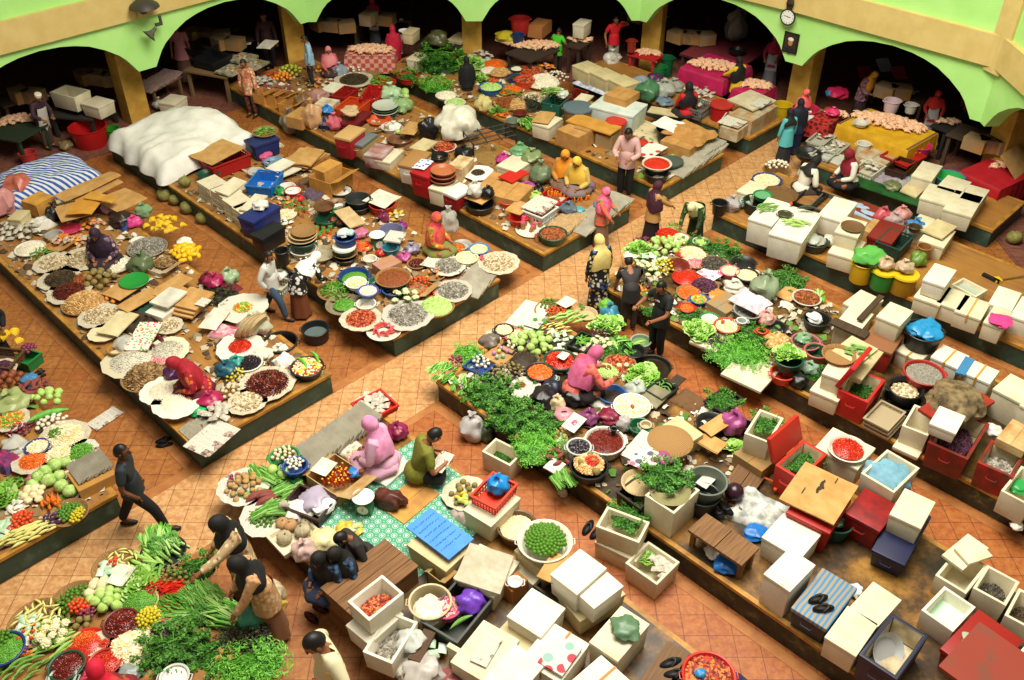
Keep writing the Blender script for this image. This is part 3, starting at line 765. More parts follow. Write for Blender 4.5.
def mound(gr,p,r,z,lab,rise=.35,asp=1.0,rot=0,name=None,cat=None,k=1.0,parent=None):
    (a,b,c),cols,n=GR[gr]
    a,b,c=a*k,b*k,c*k
    Q=random.Random(int(p.x*997+p.y*131));m=MB()
    m.lathe([(0,rise*r)]+[(r*t,rise*r*(1-t**2))for t in(.3,.55,.75,.9,1.0)]+[(r*.98,-.012),(0,-.012)],18,0,wob=lambda an,q,zz:.07*noise.noise(Vector((cos(an)*2+p.x,sin(an)*2,q*5))))
    n=int(min(900 if gr in LEAFY.values()else 340,max(n,n*(r/.17)**2)))
    oct_f=[(0,2,4),(2,1,4),(1,3,4),(3,0,4),(2,0,5),(1,2,5),(3,1,5),(0,3,5)]
    for i in range(n):
        t=sqrt((i+.5)/n);an=i*2.39996
        s=Q.uniform(.75,1.3);yw=Q.random()*6.28;pt=Q.uniform(-.5,.5)*(2 if c<.004 else 1)
        M=Matrix.Translation((r*t*cos(an),r*t*sin(an),rise*r*(1-t**2)+c*.5))@Euler((Q.uniform(-.5,.5),pt,yw)).to_matrix().to_4x4()
        A,B,C_=a*s,b*s,c*s
        if a*k>.02 or True:
            pts=[]
            for zq,kq in((-.6,.8),(.6,.8)):
                for w in range(5):pts.append((A*kq*cos(w*1.2566),B*kq*sin(w*1.2566),C_*zq))
            pts+=[(0,0,-C_),(0,0,C_)]
            fs=[(w,(w+1)%5,5+(w+1)%5,5+w)for w in range(5)]+[((w+1)%5,w,10)for w in range(5)]+[(5+w,5+(w+1)%5,11)for w in range(5)]
            m.add(pts,fs,Q.randrange(3),M)
    me=m.mesh((name or gr)+'_mound',[mat(*q)for q in cols])
    o=place(me,name or 'heaped_goods',loc=(p.x,p.y,z),rz=radians(rot));o.scale=(1,asp,1)
    if parent is None:tag(o,lab,cat or 'food',None,'stuff')
    else:o.parent=parent
    return o

# ------------------------------------------------------------------ soft things
def lump(x,y,wpx,lab,colr,z=PZ,hk=.75,asp=1.0,c2=None,knot=True,name='plastic_bag',cat='bag',alpha=1.0,rough=.35,turn=None,bump=.38,m=None,wr=.05):
    """filled bag: a slumped crinkled body, gathered neck and frilled mouth; (x, y) is the middle of its body"""
    p,r=radius(x,y,z+wpx/150,wpx);sd=R.random()*20
    t=thing(name,(p.x,p.y,z),lab,cat,R.random()*6.28 if turn is None else radians(turn))
    m=m or mat(colr,c2 or colr,8,rough,.15,alpha=alpha)
    h=r*2*hk
    def f(a,th):
        q=Vector((cos(a)*sin(th),sin(a)*sin(th),-cos(th)))
        return 1+bump*noise.noise(q*1.6+Vector((sd,0,0)))+wr*sin(a*9+3*th+sd)*sin(th)
    b=MB().ell((0,0,h*.47),(r,r*asp,h*.52),26,14,fn=f)
    for i,v in enumerate(b.v):
        if v[2]<.004:b.v[i]=(v[0],v[1],.004)
    b.build('body',m,t)
    if knot:
        k=MB().lathe([(r*.16,h*.9),(r*.09,h*1.02),(r*.30,h*1.22),(r*.24,h*1.2),(r*.06,h*1.0)],16,wob=lambda a,q,zz:.35*sin(a*3+sd)if q>r*.2 else 0)
        k.build('gathered_mouth',m,t)
    return t

def cloth(g,lab,colr,z=PZ,h=.06,c2=None,m=None,name='cloth',cat='cloth',fold=.05,n=22,edge=.9):
    """crumpled cloth or plastic sheet lying in folds"""
    c,w,d,a=boxgeo(g,z);sd=R.random()*30
    def f(u,v):
        q=noise.noise(Vector((u*3+sd,v*3,0)));q2=abs(noise.noise(Vector((u*6+sd,v*6,4))))
        k=min(1,8*min(u,1-u,v,1-v))
        return((u-.5)*w*(1+.12*noise.noise(Vector((v*3,sd,1)))),(v-.5)*d*(1+.12*noise.noise(Vector((u*3,sd,2)))),.008+k*max(0,h*(.55+.5*q))+fold*q2*k)
    o=MB().grid(f,n,n,0,.006).build(name,m or mat(colr,c2 or colr,8,.8),loc=c+Vector((0,0,z)),rz=a)
    return tag(o,lab,cat)

def drape(u0,u1,v0,v1,zt,lab,m,name,drop=.3,wave=.05,bumps=()):
    """cover thrown over goods: bulging top whose edges fall over the sides"""
    nu,nv=int((u1-u0)/.07),int((v1-v0)/.07)
    def f(s,t):
        u,v=u0+(u1-u0)*s,v0+(v1-v0)*t
        e=min(s*(u1-u0),(1-s)*(u1-u0),t*(v1-v0),(1-t)*(v1-v0))
        q=noise.noise(Vector((u*1.3,v*1.3,1)));q2=abs(noise.noise(Vector((u*3.1,v*2.2,7))))
        z=zt+.10*q+wave*q2*2
        for bu,bv,bh,br in bumps:z+=bh*math.exp(-((u-bu)**2+(v-bv)**2)/br**2)
        k=max(0,1-e/.28);z-=drop*k**1.6
        off=.05*k*sin(u*9+v*9)
        p=xy(u,v+off*(1 if t>.5 else-1));return(p.x,p.y,z)
    return tag(MB().grid(f,nu,nv,0,.008).build(name,m),lab,'cover')

def slippers(x,y,lab,colr,z=0.0,deg=0,apart=.11,size=.25,strapc=None):
    p=at(x,y,z+.03);m=mat(colr,None,9,.6)
    for s in(-1,1):
        o=rot2(0,s*apart/2,radians(deg))
        t=thing('slipper',(p.x+o[0],p.y+o[1],z+.003),lab,'slipper',radians(deg+s*6),lab)
        MB().lathe([(0,0),(1,0),(1.02,.012),(1,.024),(0,.026)],18,wob=lambda a,q,zz:.1*cos(a)).build('sole',m,t).scale=(size/2,size*.19,1)
        MB().tube([(-.0,-.046,.02),(.05,-.03,.055),(.075,0,.06),(.05,.03,.055),(0,.046,.02)],.014,6,flat=.5).build('strap',mat(strapc or colr,None,9,.5),t)

def bench(g,h,lab,z=PZ,colr=('8a5f34','6b4524'),name='wooden_bench',boards=2,cat='bench',leg=.06):
    c,w,d,a=boxgeo(g,z+h);m=mat(colr[0],colr[1],3,.7,kind='wood')
    t=thing(name,c+Vector((0,0,z)),lab,cat,a)
    for i in range(boards):
        MB().box((0,(i-(boards-1)/2)*d/boards,h-.02),(w,d/boards-.012,.04)).build('board',m,t,smooth=False)
    for x in(-1,1):
        for y in(-1,1):MB().box((x*(w/2-.09),y*(d/2-.05),(h-.04)/2),(leg,leg,h-.04)).build('leg',m,t,smooth=False)
    return t

def table(g,h,lab,top='6b5138',z=.02,cl=None,clm=None,drop=.5,name='stall_table'):
    """trestle table of boards, with a cloth hung over it when cl is given"""
    c,w,d,a=boxgeo(g,z+h);m=mat(top,None,3,.8,kind='mottle')
    t=thing(name,c+Vector((0,0,z)),lab,'table',a)
    MB().box((0,0,h-.02),(w,d,.04)).build('table_top',m,t,smooth=False)
    for x in(-1,1):
        for y in(-1,1):MB().box((x*(w/2-.08),y*(d/2-.08),(h-.04)/2),(.07,.07,h-.04)).build('leg',m,t,smooth=False)
    if cl:
        nu,nv=40,20
        def f(s,q):
            x,y=(s-.5)*(w+2*drop),(q-.5)*(d+2*drop)
            ox,oy=max(0,abs(x)-w/2-.01),max(0,abs(y)-d/2-.01)
            zz=h+.006-max(ox,oy)
            wv=.02*sin(x*16)*min(1,oy*5)+.02*sin(y*16)*min(1,ox*5)
            X=math.copysign(min(abs(x),w/2+.012+(abs(wv)if ox else 0)),x);Y=math.copysign(min(abs(y),d/2+.012+(abs(wv)if oy else 0)),y)
            return(X,Y,zz)
        k=MB().grid(f,nu,nv).build('tablecloth',clm,loc=c+Vector((0,0,z)),rz=a)
        tag(k,cl,'tablecloth')
    return t,c,w,d,a

def scale_(x,y,lab,colr,z=PZ,k=1.0,face=-90,pan='e8e6dc'):
    """market spring scale: body with a dial and a dish on top"""
    p=at(x,y,z+.3*k);t=thing('weighing_scale',(p.x,p.y,z),lab,'scale',radians(face+90));m=mat(colr,None,9,.4)
    MB().box((0,0,.1*k),(.2*k,.15*k,.2*k),taper=1.15).build('body',m,t,bevel=.02*k)
    d=MB().lathe([(0,0),(.075*k,0),(.075*k,.012),(0,.012)],20,M=Matrix.Translation((0,-.076*k,.11*k))@Matrix.Rotation(pi/2,4,'X')).build('dial',mat('eceadf',None,9,.3),t)
    MB().box((0,-.091*k,.13*k),(.006,.003,.07*k)).build('needle',mat('a01818',None),d,smooth=False)
    MB().lathe([(.02*k,.2*k),(.02*k,.25*k),(.1*k,.26*k),(.15*k,.29*k),(.145*k,.295*k),(.09*k,.27*k),(0,.265*k)],22).build('dish',mat(pan,None,9,.3),t)
    return t
# ------------------------------------------------------------------ people
def skinmesh(vs,es,rs,roots=(0,),sub=1):
    me=bpy.data.meshes.new('tmp');me.from_pydata([tuple(v)for v in vs],es,[]);ob=bpy.data.objects.new('tmp',me);COL.objects.link(ob)
    ob.modifiers.new('s','SKIN')
    for i,r in enumerate(rs):me.skin_vertices[0].data[i].radius=r if hasattr(r,'__len__')else(r,r)
    for i in range(len(vs)):me.skin_vertices[0].data[i].use_root=i in roots
    ss=ob.modifiers.new('u','SUBSURF');ss.levels=ss.render_levels=sub
    dg=bpy.context.evaluated_depsgraph_get();ev=ob.evaluated_get(dg);m=ev.to_mesh()
    V=[tuple(v.co)for v in m.vertices];Fc=[tuple(p.vertices)for p in m.polygons]
    ev.to_mesh_clear();bpy.data.objects.remove(ob);bpy.data.meshes.remove(me)
    return V,Fc

SKIN={'m':('9a6440','8a5636'),'d':('6a4028','5c3622'),'l':('b98058','a87048')}
def ik(S,T,a,b,hint):
    d=T-S;L=min(d.length,(a+b)*.995);u=d.normalized();T2=S+u*L
    x=(a*a-b*b+L*L)/(2*L);hgt=sqrt(max(0,a*a-x*x))
    n=(hint-u*hint.dot(u));n=n.normalized()if n.length>1e-4 else Vector((0,0,-1))
    return S+u*x+n*hgt,T2

def person(x,y,face,lab,z=0.0,pose='stand',lean=0,k=1.0,skin='m',top='444444',top2=None,bottom='333333',bottom2=None,low='skirt',hijab=None,cape=.2,hair='15110f',hat=None,
           hands=None,look=20,turn=0,sleeve='long',shoe='2a2220',apron=None,tk='mottle',bk='mottle',tsc=14,hem=.2,stride=.26,hats=None,topl=None):
    p=at(x,y,z);rz=radians(face-90)
    t=thing('person',(p.x,p.y,z),lab,'person',rz);t.scale=(k,k,k)
    V=Vector
    ph={'stand':.84,'walk':.82,'bend':.82,'sit':.13,'squat':.26}[pose]
    Rl=Matrix.Rotation(-radians(lean),3,'X')
    pel=V((0,0,ph))
    T=lambda a,b,c:pel+Rl@V((a,b,c))
    spine,chest,nb=T(0,-.01,.2),T(0,0,.36),T(0,.0,.48)
    Rh=Matrix.Rotation(-radians(lean*.75+look),3,'X')@Matrix.Rotation(radians(turn),3,'Z')
    head=nb+Rl@V((0,.01,.05))+Rh@V((0,.015,.10))
    sh=[T(s*.165,0,.43)for s in(-1,1)]
    if pose=='sit':legs=[[V((s*.085,.02,.12)),V((s*.27,.25,.13)),V((-s*.03,.33,.06)),V((-s*.12,.33,.04))]for s in(-1,1)]
    elif pose=='squat':legs=[[V((s*.085,.03,.26)),V((s*.15,.36,.44)),V((s*.12,.12,.07)),V((s*.12,.25,.03))]for s in(-1,1)]
    else:
        st=stride if pose=='walk' else 0.0
        legs=[[V((s*.085,0,ph-.02)),V((s*.09,s*st*.6+.04,.45)),V((s*.09,s*st,.08 if s>0 or not st else.12)),V((s*.1,s*st+.14,.03))]for s in(-1,1)]
    if hands is None:hands={'sit':((-.12,.3,.22),(.12,.3,.22)),'squat':((-.14,.45,.35),(.14,.45,.35)),'walk':((-.24,.18,.80),(.24,-.14,.82))}.get(pose,((-.24,.06,.74),(.24,.06,.74)))
    arms=[]
    for i,s in enumerate((-1,1)):
        el,wr=ik(sh[i],V(hands[i]),.27,.25,V((s*.6,-.5,-.5)));arms.append((sh[i],el,wr))
    vs=[pel,spine,chest,nb,nb+(head-nb)*.55];es=[(0,1),(1,2),(2,3),(3,4)];rs=[(.1,.08),(.105,.085),(.13,.088),.05,.046]
    for sd,el,wr in arms:
        o=len(vs);vs+=[sd,el,wr,wr+(wr-el).normalized()*.055];es+=[(2,o),(o,o+1),(o+1,o+2),(o+2,o+3)];rs+=[.055,.04,.027,(.036,.02)]
    for L in legs:
        o=len(vs);vs+=L;es+=[(0,o),(o,o+1),(o+1,o+2),(o+2,o+3)];rs+=[.085,.055,.036,.035]
    Vv,Ff=skinmesh(vs,es,rs)
    b=MB();b.add(Vv,Ff)
    for(sd,el,wr),s in zip(arms,(-1,1)):
        d=(wr-el).normalized();side=d.cross(V((0,0,1)));side=side.normalized()if side.length>.1 else V((1,0,0));dn=side.cross(d)
        if dn.z>0:dn=-dn
        pm=wr+d*.06
        for q,L in enumerate((.055,.065,.068,.058)):
            r0=pm+side*(q-1.5)*.017
            b.tube([r0,r0+d*L*.5+dn*.006,r0+d*L*.85+dn*.025,r0+d*L*.9+dn*.045],[.0095,.009,.008,.006],5)
        r0=wr+d*.025+side*(.03*(1 if side.x*-s>0 else-1))
        b.tube([r0,r0+d*.03+side*(.025*(1 if side.x*-s>0 else-1)),r0+d*.055+dn*.02+side*(.025*(1 if side.x*-s>0 else-1))],[.011,.010,.007],5)
    M=Matrix.Translation(head)@Rh.to_4x4()
    b.ell((0,0,0),(.076,.094,.112),16,12,M=M,fn=lambda a,th:1-.10*max(0,cos(th))*0-(.14*max(0,cos(th-.0))if False else 0)-.12*(1 if th<1.1 else 0)*(1.1-th))
    b.tube([(0,.085,.03),(0,.105,-.012),(0,.112,-.022),(0,.09,-.03)],[.008,.012,.014,.008],6,M=M)
    for s in(-1,1):b.ell((s*.077,-.005,0),(.012,.022,.032),6,5,M=M)
    sk=mat(SKIN[skin][0],SKIN[skin][1],8,.55)
    b.build('body',sk,t)
    for s in(-1,1):
        e=MB().ell((s*.03,.083,.022),(.014,.010,.008),6,4,M=M).build('eye',mat('191310',None,9,.2),t)
    MB().ell((0,.089,-.055),(.024,.008,.009),8,4,M=M).build('mouth',mat('7a3a30',None),t)

    tm=mat(top,top2,tsc,.75,kind=tk)
    up_=pose in('stand','walk','bend');vs=[T(0,0,.09)if up_ else pel,spine,chest,nb];es=[(0,1),(1,2),(2,3)];rs=[(.12,.1)if up_ else(.15,.125),(.145,.12),(.155,.115),.075]
    for sd,el,wr in arms:
        o=len(vs);f={'long':1.0,'short':0}[sleeve]
        vs+=[sd,el if f else sd+(el-sd)*.75];es+=[(2,o),(o,o+1)];rs+=[.075,.06]
        if f:vs.append(wr-(wr-el)*.08);es.append((o+1,o+2));rs.append(.048)
    Vv,Ff=skinmesh(vs,es,rs,(2,),2);c=MB();c.add(Vv,Ff)
    sd=R.random()*9
    def loft(c,z0,r0,z1,r1,cy=0.0,n=26,m=7,y1=0.0,fold=.05):
        vs=[];fs=[]
        for j in range(m+1):
            q=j/m
            for i in range(n):
                a=2*pi*i/n;kk=1+fold*q*sin(a*6+sd+q*1.5)
                vs.append(((r0[0]+(r1[0]-r0[0])*q)*kk*cos(a),cy+y1*q+(r0[1]+(r1[1]-r0[1])*q)*kk*sin(a),z0+(z1-z0)*q))
        for j in range(m):
            for i in range(n):fs.append((j*n+i,j*n+n+i,j*n+n+(i+1)%n,j*n+(i+1)%n))
        fs.append(tuple(m*n+i for i in range(n)))
        c.add(vs,fs)
    upright=pose in('stand','walk','bend')
    if upright and hem:loft(c,ph+.16,(.155,.13),ph-hem,((.185+.1*hem,.15+.12*hem)if low=='skirt' else(.172,.15)),fold=.03)
    if upright:c.ell((0,0,0),(.158,.14,.19),18,12,M=Matrix.Translation(T(0,0,.1))@Rl.to_4x4())
    if pose in('sit','squat'):c.ell(tuple(pel),(.2,.18,.15),16,8)
    c.build('tunic' if hijab else 'shirt',tm,t)
    bm=mat(bottom,bottom2,tsc,.8,kind=bk)
    c=MB()
    if low=='skirt':
        if upright:loft(c,ph+.06,(.15,.12),.07,(.23 if pose=='walk' else.2,.19+(.12 if pose=='walk' else 0)),fold=.09)
        elif pose=='sit':c.ell((0,.13,.10),(.31,.33,.13),26,10,fn=lambda a,th:1+.06*sin(a*7+sd)*sin(th))
        else:c.ell((0,.14,.26),(.27,.34,.27),24,10,fn=lambda a,th:1+.05*sin(a*7+sd)*sin(th))
        for i,v in enumerate(c.v):
            if v[2]<.012:c.v[i]=(v[0],v[1],.012)
        c.build('skirt',bm,t)
    else:
        vs=[pel+V((0,0,.04))];es=[];rs=[(.1,.085)]
        for L in legs:
            o=len(vs);vs+=L[:3];es+=[(0,o),(o,o+1),(o+1,o+2)];rs+=[.1,.078,.06]
        Vv,Ff=skinmesh(vs,es,rs,(0,),2);c.add(Vv,Ff);c.build('trousers',bm,t)
    if upright or pose=='squat':
        for L in legs:MB().ell(((L[2]+L[3])/2+V((0,.005,-.01))if False else((L[2].x+L[3].x)/2,(L[2].y+L[3].y)/2,L[3].z+.012)),(.045,.125,.038),10,7).build('shoe',mat(shoe,None,9,.5),t)
    if apron:
        c=MB();c.grid(lambda u,v:tuple(pel+Rl@V(((u-.5)*(.26+.08*(1-v)),.125+.035*(1-abs(2*u-1)**2),-.3+v*.66))),8,8,0,.004);c.build('apron',mat(apron,None,9,.8),t)
    if hijab:
        h1,h2=hijab if isinstance(hijab,tuple)else(hijab,hijab)
        hm=mat(h1,h2,10,.75)
        c=MB();nu,nv=22,14;vs=[];fs=[]
        for j in range(nv+1):
            th=pi*j/nv
            for i in range(nu):
                a=2*pi*i/nu+pi/nu;q=V((sin(th)*cos(a),sin(th)*sin(a),cos(th)))
                vs.append(M@V((q.x*.094,q.y*.108-.012,q.z*.128)))
        for j in range(nv):
            for i in range(nu):
                th=pi*(j+.5)/nv;a=2*pi*(i+1)/nu
                q=V((sin(th)*cos(a),sin(th)*sin(a),cos(th)))
                if q.dot(V((0,.96,-.12)))>.70:continue
                fs.append((j*nu+i,j*nu+nu+i,j*nu+nu+(i+1)%nu,j*nu+(i+1)%nu))
        c.add(vs,fs)
        rings=[(M@V((0,-.012,-.055)),Rh,.084,.092),(nb+(head-nb)*.35,Rl,.088,.092),(T(0,.005,.455),Rl,.155,.115),(T(0,.01,.40),Rl,.215,.145),(T(0,.02,.40-cape*.6),Rl,.235,.17),(T(0,.025,.40-cape),Rl,.225,.175)]
        vs=[];fs=[];n=26
        for j,(cn,Rm,rx,ry)in enumerate(rings):
            for i in range(n):
                a=2*pi*i/n;kk=1+(.05*sin(a*5+sd)if j>2 else 0)
                vs.append(cn+Rm@V((rx*kk*cos(a),ry*kk*sin(a),(.03*sin(a*3+sd)if j==5 else 0))))
        for j in range(len(rings)-1):
            for i in range(n):fs.append((j*n+i,j*n+n+i,j*n+n+(i+1)%n,j*n+(i+1)%n))
        c.add(vs,fs);c.build('headscarf',hm,t)
    elif hat:
        MB().lathe([(.079,.045),(.088,.05),(.084,.115),(.06,.13),(0,.132)],18,M=M).build('cap',mat(hat,None,9,.7),t)
        MB().ell((0,-.012,.0),(.08,.088,.1),12,8,M=M).build('hair',mat(hair,None,9,.6),t)
    else:
        c=MB();nu,nv=16,10;vs=[];fs=[]
        for j in range(nv+1):
            th=pi*j/nv
            for i in range(nu):
                a=2*pi*i/nu;q=V((sin(th)*cos(a),sin(th)*sin(a),cos(th)));vs.append(M@V((q.x*.084,q.y*.1-.008,q.z*.12+.004)))
        for j in range(nv):
            for i in range(nu):
                th=pi*(j+.5)/nv;a=2*pi*(i+.5)/nu;q=V((sin(th)*cos(a),sin(th)*sin(a),cos(th)))
                if q.y>.25 and q.z<.55 or q.z<-.35:continue
                fs.append((j*nu+i,j*nu+nu+i,j*nu+nu+(i+1)%nu,j*nu+(i+1)%nu))
        c.add(vs,fs);c.build('hair',mat(hair,None,40,.5),t)
    return t
# ------------------------------------------------------------------ short forms for the stalls
NEWS=PAPER
WHITEP=lambda:mat('e4dfcf','cbc4ae',10,.5)
LN=mat('cdc4ac','b3a98e',14,.6)
def TR(x,y,w,gr,what,where,z=PZ,h=.07,m=None,liner=None,rise=.34,k=1.0,kind='round woven tray',nm='woven_tray',lk=.9):
    w*=1.2
    t,p,r=tray(x,y,w,'%s of %s %s'%(kind,what,where),z,h,m,nm,liner=liner)
    mound(gr,p,r*lk,z+h*.75,'%s heaped in the tray %s'%(what,where),rise,name='heaped_'+what.split()[-1],k=k);return p,r
def TH(x,y,w,kind,n,what,where,z=PZ,h=.06,m=None,liner=None,rise=.25,size=1.0,tk='round woven tray',nm='woven_tray',hk=.85,dirn=None):
    w*=1.14
    t,p,r=tray(x,y,w,'%s holding the %s %s'%(tk,what,where),z,h,m,nm,liner=liner)
    heap(kind,x,y,w,n,'%s piled in the tray %s'%(what,where),'the %s %s'%(what,where),z=z+.02,rise=rise,p=p,r=r*hk,size=size,dirn=dirn);return p,r
def BF(x,y,w,h,colr,gr,what,where,z=PZ,cn='basin',rise=.16,fz=.8,k=1.0,taper=.8,inner=None,desc=None):
    desc=desc or COLN.get(colr,'round')+' '+cn
    t,p,r=round_tub(x,y,w,h,'%s filled with %s %s'%(desc,what,where),colr,z,cn.replace(' ','_'),cn,taper,inner=inner)
    mound(gr,p,r*(taper+(1-taper)*fz)-.016,z+h*fz,'%s inside the %s %s'%(what,desc,where),rise,name='heaped_'+what.split()[-1],k=k);return p,r
def RT(x,y,w,h,colr,lab,z=PZ,cn='basin',**kw):
    return round_tub(x,y,w,h,lab,colr,z,cn.replace(' ','_'),cn,**kw)
def BH(x,y,w,h,colr,kind,n,what,where,z=PZ,cn='basin',taper=.8,fz=.7,rise=.2,size=1.0,desc=None,dirn=None):
    desc=desc or COLN.get(colr,'round')+' '+cn
    t,p,r=round_tub(x,y,w,h,'%s filled with %s %s'%(desc,what,where),colr,z,cn.replace(' ','_'),cn,taper)
    heap(kind,x,y,w,n,'%s piled in the %s %s'%(what,desc,where),'the %s %s'%(what,where),z=z+h*fz,rise=rise,p=p,r=r*.82,size=size,dirn=dirn);return p,r
COLN={'1d1e1d':'black','b8261a':'red','2a5a9a':'blue','e8e2cc':'cream','2c7a3e':'green','1f3d78':'dark blue','d86a78':'pink','6a7466':'grey-green','8f8f88':'grey','1c4a34':'dark green','c7c2b4':'metal'}
BLK,RED,BLU,CRM,GRN,NVY,PNK,GGR,GRY,DGR,MET=list(COLN)
def inside(g,gr,what,where,c,w,d,a,z,lk=.8,k=1.0,rise=.12):
    """loose goods lying in an open box"""
    r=min(w,d)/2*lk*1.0
    p=Vector((c.x,c.y,0));o=mound(gr,p,r*max(w,d)/min(w,d)*.93,z,'%s lying %s'%(what,where),rise,name='heaped_'+what.split()[-1],k=k)
    o.scale=(1,min(w,d)/max(w,d),1);o.rotation_euler=(0,0,a if w>d else a+pi/2);return o

# ================================================================== far-left stall (bananas, cabbages)
W='on the far-left stall'
for i,(x,y,s)in enumerate(((44,470,1),(54,464,1.1),(64,461,1),(37,475,.95),(48,479,1.1),(58,475,1.05),(60,485,1.1),(69,490,1.1),(31,483,.95))):
    heap('cabbage',x,y,16,1,'pale green cabbage in the heap beside the grey bag bundle '+W,'cabbages '+W,size=s,p=at(x,y,PZ+.1),r=.01,rise=0)
carton(((64,474),(79,492),(116,474)),.16,'yellow wooden-coloured box carrying grey bags at the far-left stall end',colr='b98538')
papers(((64,465),(78,482),(110,466)),.07,'bundle of folded grey bags on the box beside the cabbages',z=.57,n=12,name='bag_bundle',cat='bags')
TH(69,512,32,'lime',44,'green limes','at the front edge '+W,h=.05,hk=.72)
heap('calamansi',78,516,14,26,'small yellow calamansi beside the limes '+W,asp=1.6,rise=.4,z=PZ+.07)
heap('carrot',53,503,22,12,'orange carrot in the bundle behind the limes '+W,rise=.5,dirn=125,asp=.7)
heap('yam_bean',34,497,24,11,'cream yam bean beside the carrots '+W,rise=.45,size=.95)
heap('eggplant',51,524,22,8,'dark purple eggplant at the front edge '+W,rise=.4,dirn=60,size=.85)
heap('tomato',21,524,26,34,'ripe tomato in the heap '+W,rise=.5,asp=1.25,size=.9)
heap('corn',30,535,56,34,'yellow-green baby corn spread along the front edge '+W,asp=.42,rot=28,rise=.25,dirn=35)
heap('packet_green',6,530,24,12,'mint green wrapped packet beside the tomatoes '+W,rise=.5,asp=1.3,size=.8)
heap('packet_white',18,506,22,9,'white wrapped packet behind the tomatoes '+W,rise=.5,size=.8)
heap('green_chilli',12,487,24,30,'green chilli in the pile '+W,rise=.5,size=1.2)
heap('lettuce_bunch',3,501,22,7,'pale lettuce head at the frame edge '+W,rise=.4)
TR(33,461,30,'orange','sliced red chillies','behind the cabbages '+W,liner=LN)
TR(59,455,28,'cream','peeled garlic','behind the cabbages '+W,liner=LN)
TR(81,452,27,'green','green chilli slices','behind the bag bundle '+W,liner=NEWS(),k=1.4)
BF(37,446,23,.12,NVY,'cream','white garlic',W,cn='bowl')
TR(64,437,38,'cream','chopped shallots','behind the garlic tray '+W,liner=LN)
heap('lime',57,435,16,16,'green lime beside the shallots '+W,z=PZ+.1,rise=.3)
heap('garlic',53,424,34,26,'grey garlic bulb heaped behind the shallots '+W,asp=.8,rise=.4,size=1.4)
heap('snake_gourd',46,420,10,1,'long green snake gourd lying '+W,rot=0,z=PZ+.06,dirn=48)
heap('sweet_potato',35,392,34,18,'red sweet potato in the heap '+W,rise=.5,size=.9)
heap('guava',49,401,34,12,'pale green guava beside the sweet potatoes '+W,rise=.4,asp=.7)
heap('bitter_egg',11,384,26,9,'brown gourd beside the blue bag '+W,rise=.5,size=.9)
heap('banana_bunch',4,343,26,7,'yellow banana bunch '+W,rise=.7,z=PZ+.12,size=1.1)
crate(((-16,352),(8,368),(24,350)),.16,'brown banana crate at the frame edge '+W,'5c4226')
lump(8,396,34,'pale green sack of produce '+W,'9aa66a',hk=.5,name='sack')
lump(29,380,17,'small blue plastic bag '+W,'3a7aa8',knot=False)
TR(1,369,24,'purple','brown palm fruits',W,liner=LN,k=1.4)
TR(11,420,28,'mix','yellow chillies',W,liner=LN)
heap('red_onion',20,431,30,26,'dark red onion '+W,rise=.35,asp=.7)
lump(12,441,26,'clear plastic bag '+W,'c9c8bc',hk=.5,alpha=.75,knot=False)
lump(30,478,12,'pinkish plastic bag beside the cabbages','a86a6a',hk=.6,knot=False)
cloth((6,464,.42,.34,20),'magenta and blue cloth bundle on the far-left stall','a02a5c',c2='34386a',h=.16)
crate(((20,352),(27,364),(41,353)),.2,'green basket of red onions on the aisle floor','1f7a3a',z=0,solid=True)
heap('red_onion',29,350,15,16,'red onion in the green basket on the floor',rise=.5,z=.14,size=1.2)
person(2,366,300,'person in a black robe at the frame edge by the bananas',pose='walk',hijab='191919',top='1b1b1e',bottom='17171a',cape=.35,lean=18)
slippers(38,374,'black shoe tips beside the sweet potatoes','1c1a1a',z=PZ,deg=30,apart=.09,size=.2)
sheet(((88,423),(97,431),(124,413)),'open newspaper lying on the aisle floor',z=.01,m=NEWS(),t=.003,sag=.01,name='newspaper',cat='newspaper')
slippers(163,442,'pair of black sandals on the floor by the striped-cover stall','191717',deg=20)

# ================================================================== stall with the blue striped cover
W='on the striped-cover stall'
drape(-19.95,-18.35,4.5,6.55,.66,'blue and white striped cover over the back of the left stall',mat('27509c','d4d8de',3.6,.7,kind='stripe'),'striped_cover',.34,.05,((-19.2,5.6,.12,.6),))
lump(20,190,30,'salmon pink plastic sack beside the striped cover','c8705c',hk=.9,c2='b05a48',name='plastic_sack',knot=False)
lump(4,207,24,'pink plastic sack at the frame edge below the striped cover','c88a88',hk=1.1,knot=False,name='plastic_sack')
sheet(((54,198),(66,204),(122,178)),'long cardboard sheet lying against the striped cover',z=.72,sag=.08)
sheet(((68,200),(82,205),(124,184)),'second cardboard sheet overlapping the long one',z=.66,sag=.06)
sheet(((104,198),(118,214),(148,200)),'pale cardboard sheet at the aisle side of the cover',z=.6,sag=.05)
sheet(((76,202),(92,216),(103,201)),'orange cardboard flap in the middle of the sheets',z=.74,m=mat('d09434','c0842c',4,.8),sag=.05)
sheet(((88,196),(112,205),(120,199)),'bent orange cardboard strip over the sheets',z=.78,m=mat('cf9a40','bd8632',4,.8),sag=.06)
sheet(((58,208),(62,224),(92,216)),'tan cardboard sheet facing the purple-scarfed vendor',z=.64,sag=.05)
carton(((30,196),(36,206),(54,196)),.3,'orange carton beside the salmon sack '+W,colr='d29a3a')
foam(((12,214),(20,220),(30,210)),.3,'grey foam box beside the orange carton '+W,m=FOAMY())
lump(55,215,16,'black plastic bag beside the cardboard '+W,'201c1c',hk=1.0)
lump(120,218,22,'dark brown plastic bundle behind the purple-scarfed vendor','2e1c16',hk=.6,knot=False)
heap('packet_grey',22,232,42,26,'grey packet of crackers in the heap '+W,rise=.45)
cloth((42,226,.42,.46),'white plastic sheet crumpled beside the cracker packets','d8d4c8',h=.15)
TR(30,248,24,'white','white crackers','at the aisle edge '+W,m=WHITEP(),kind='white dish',nm='dish')
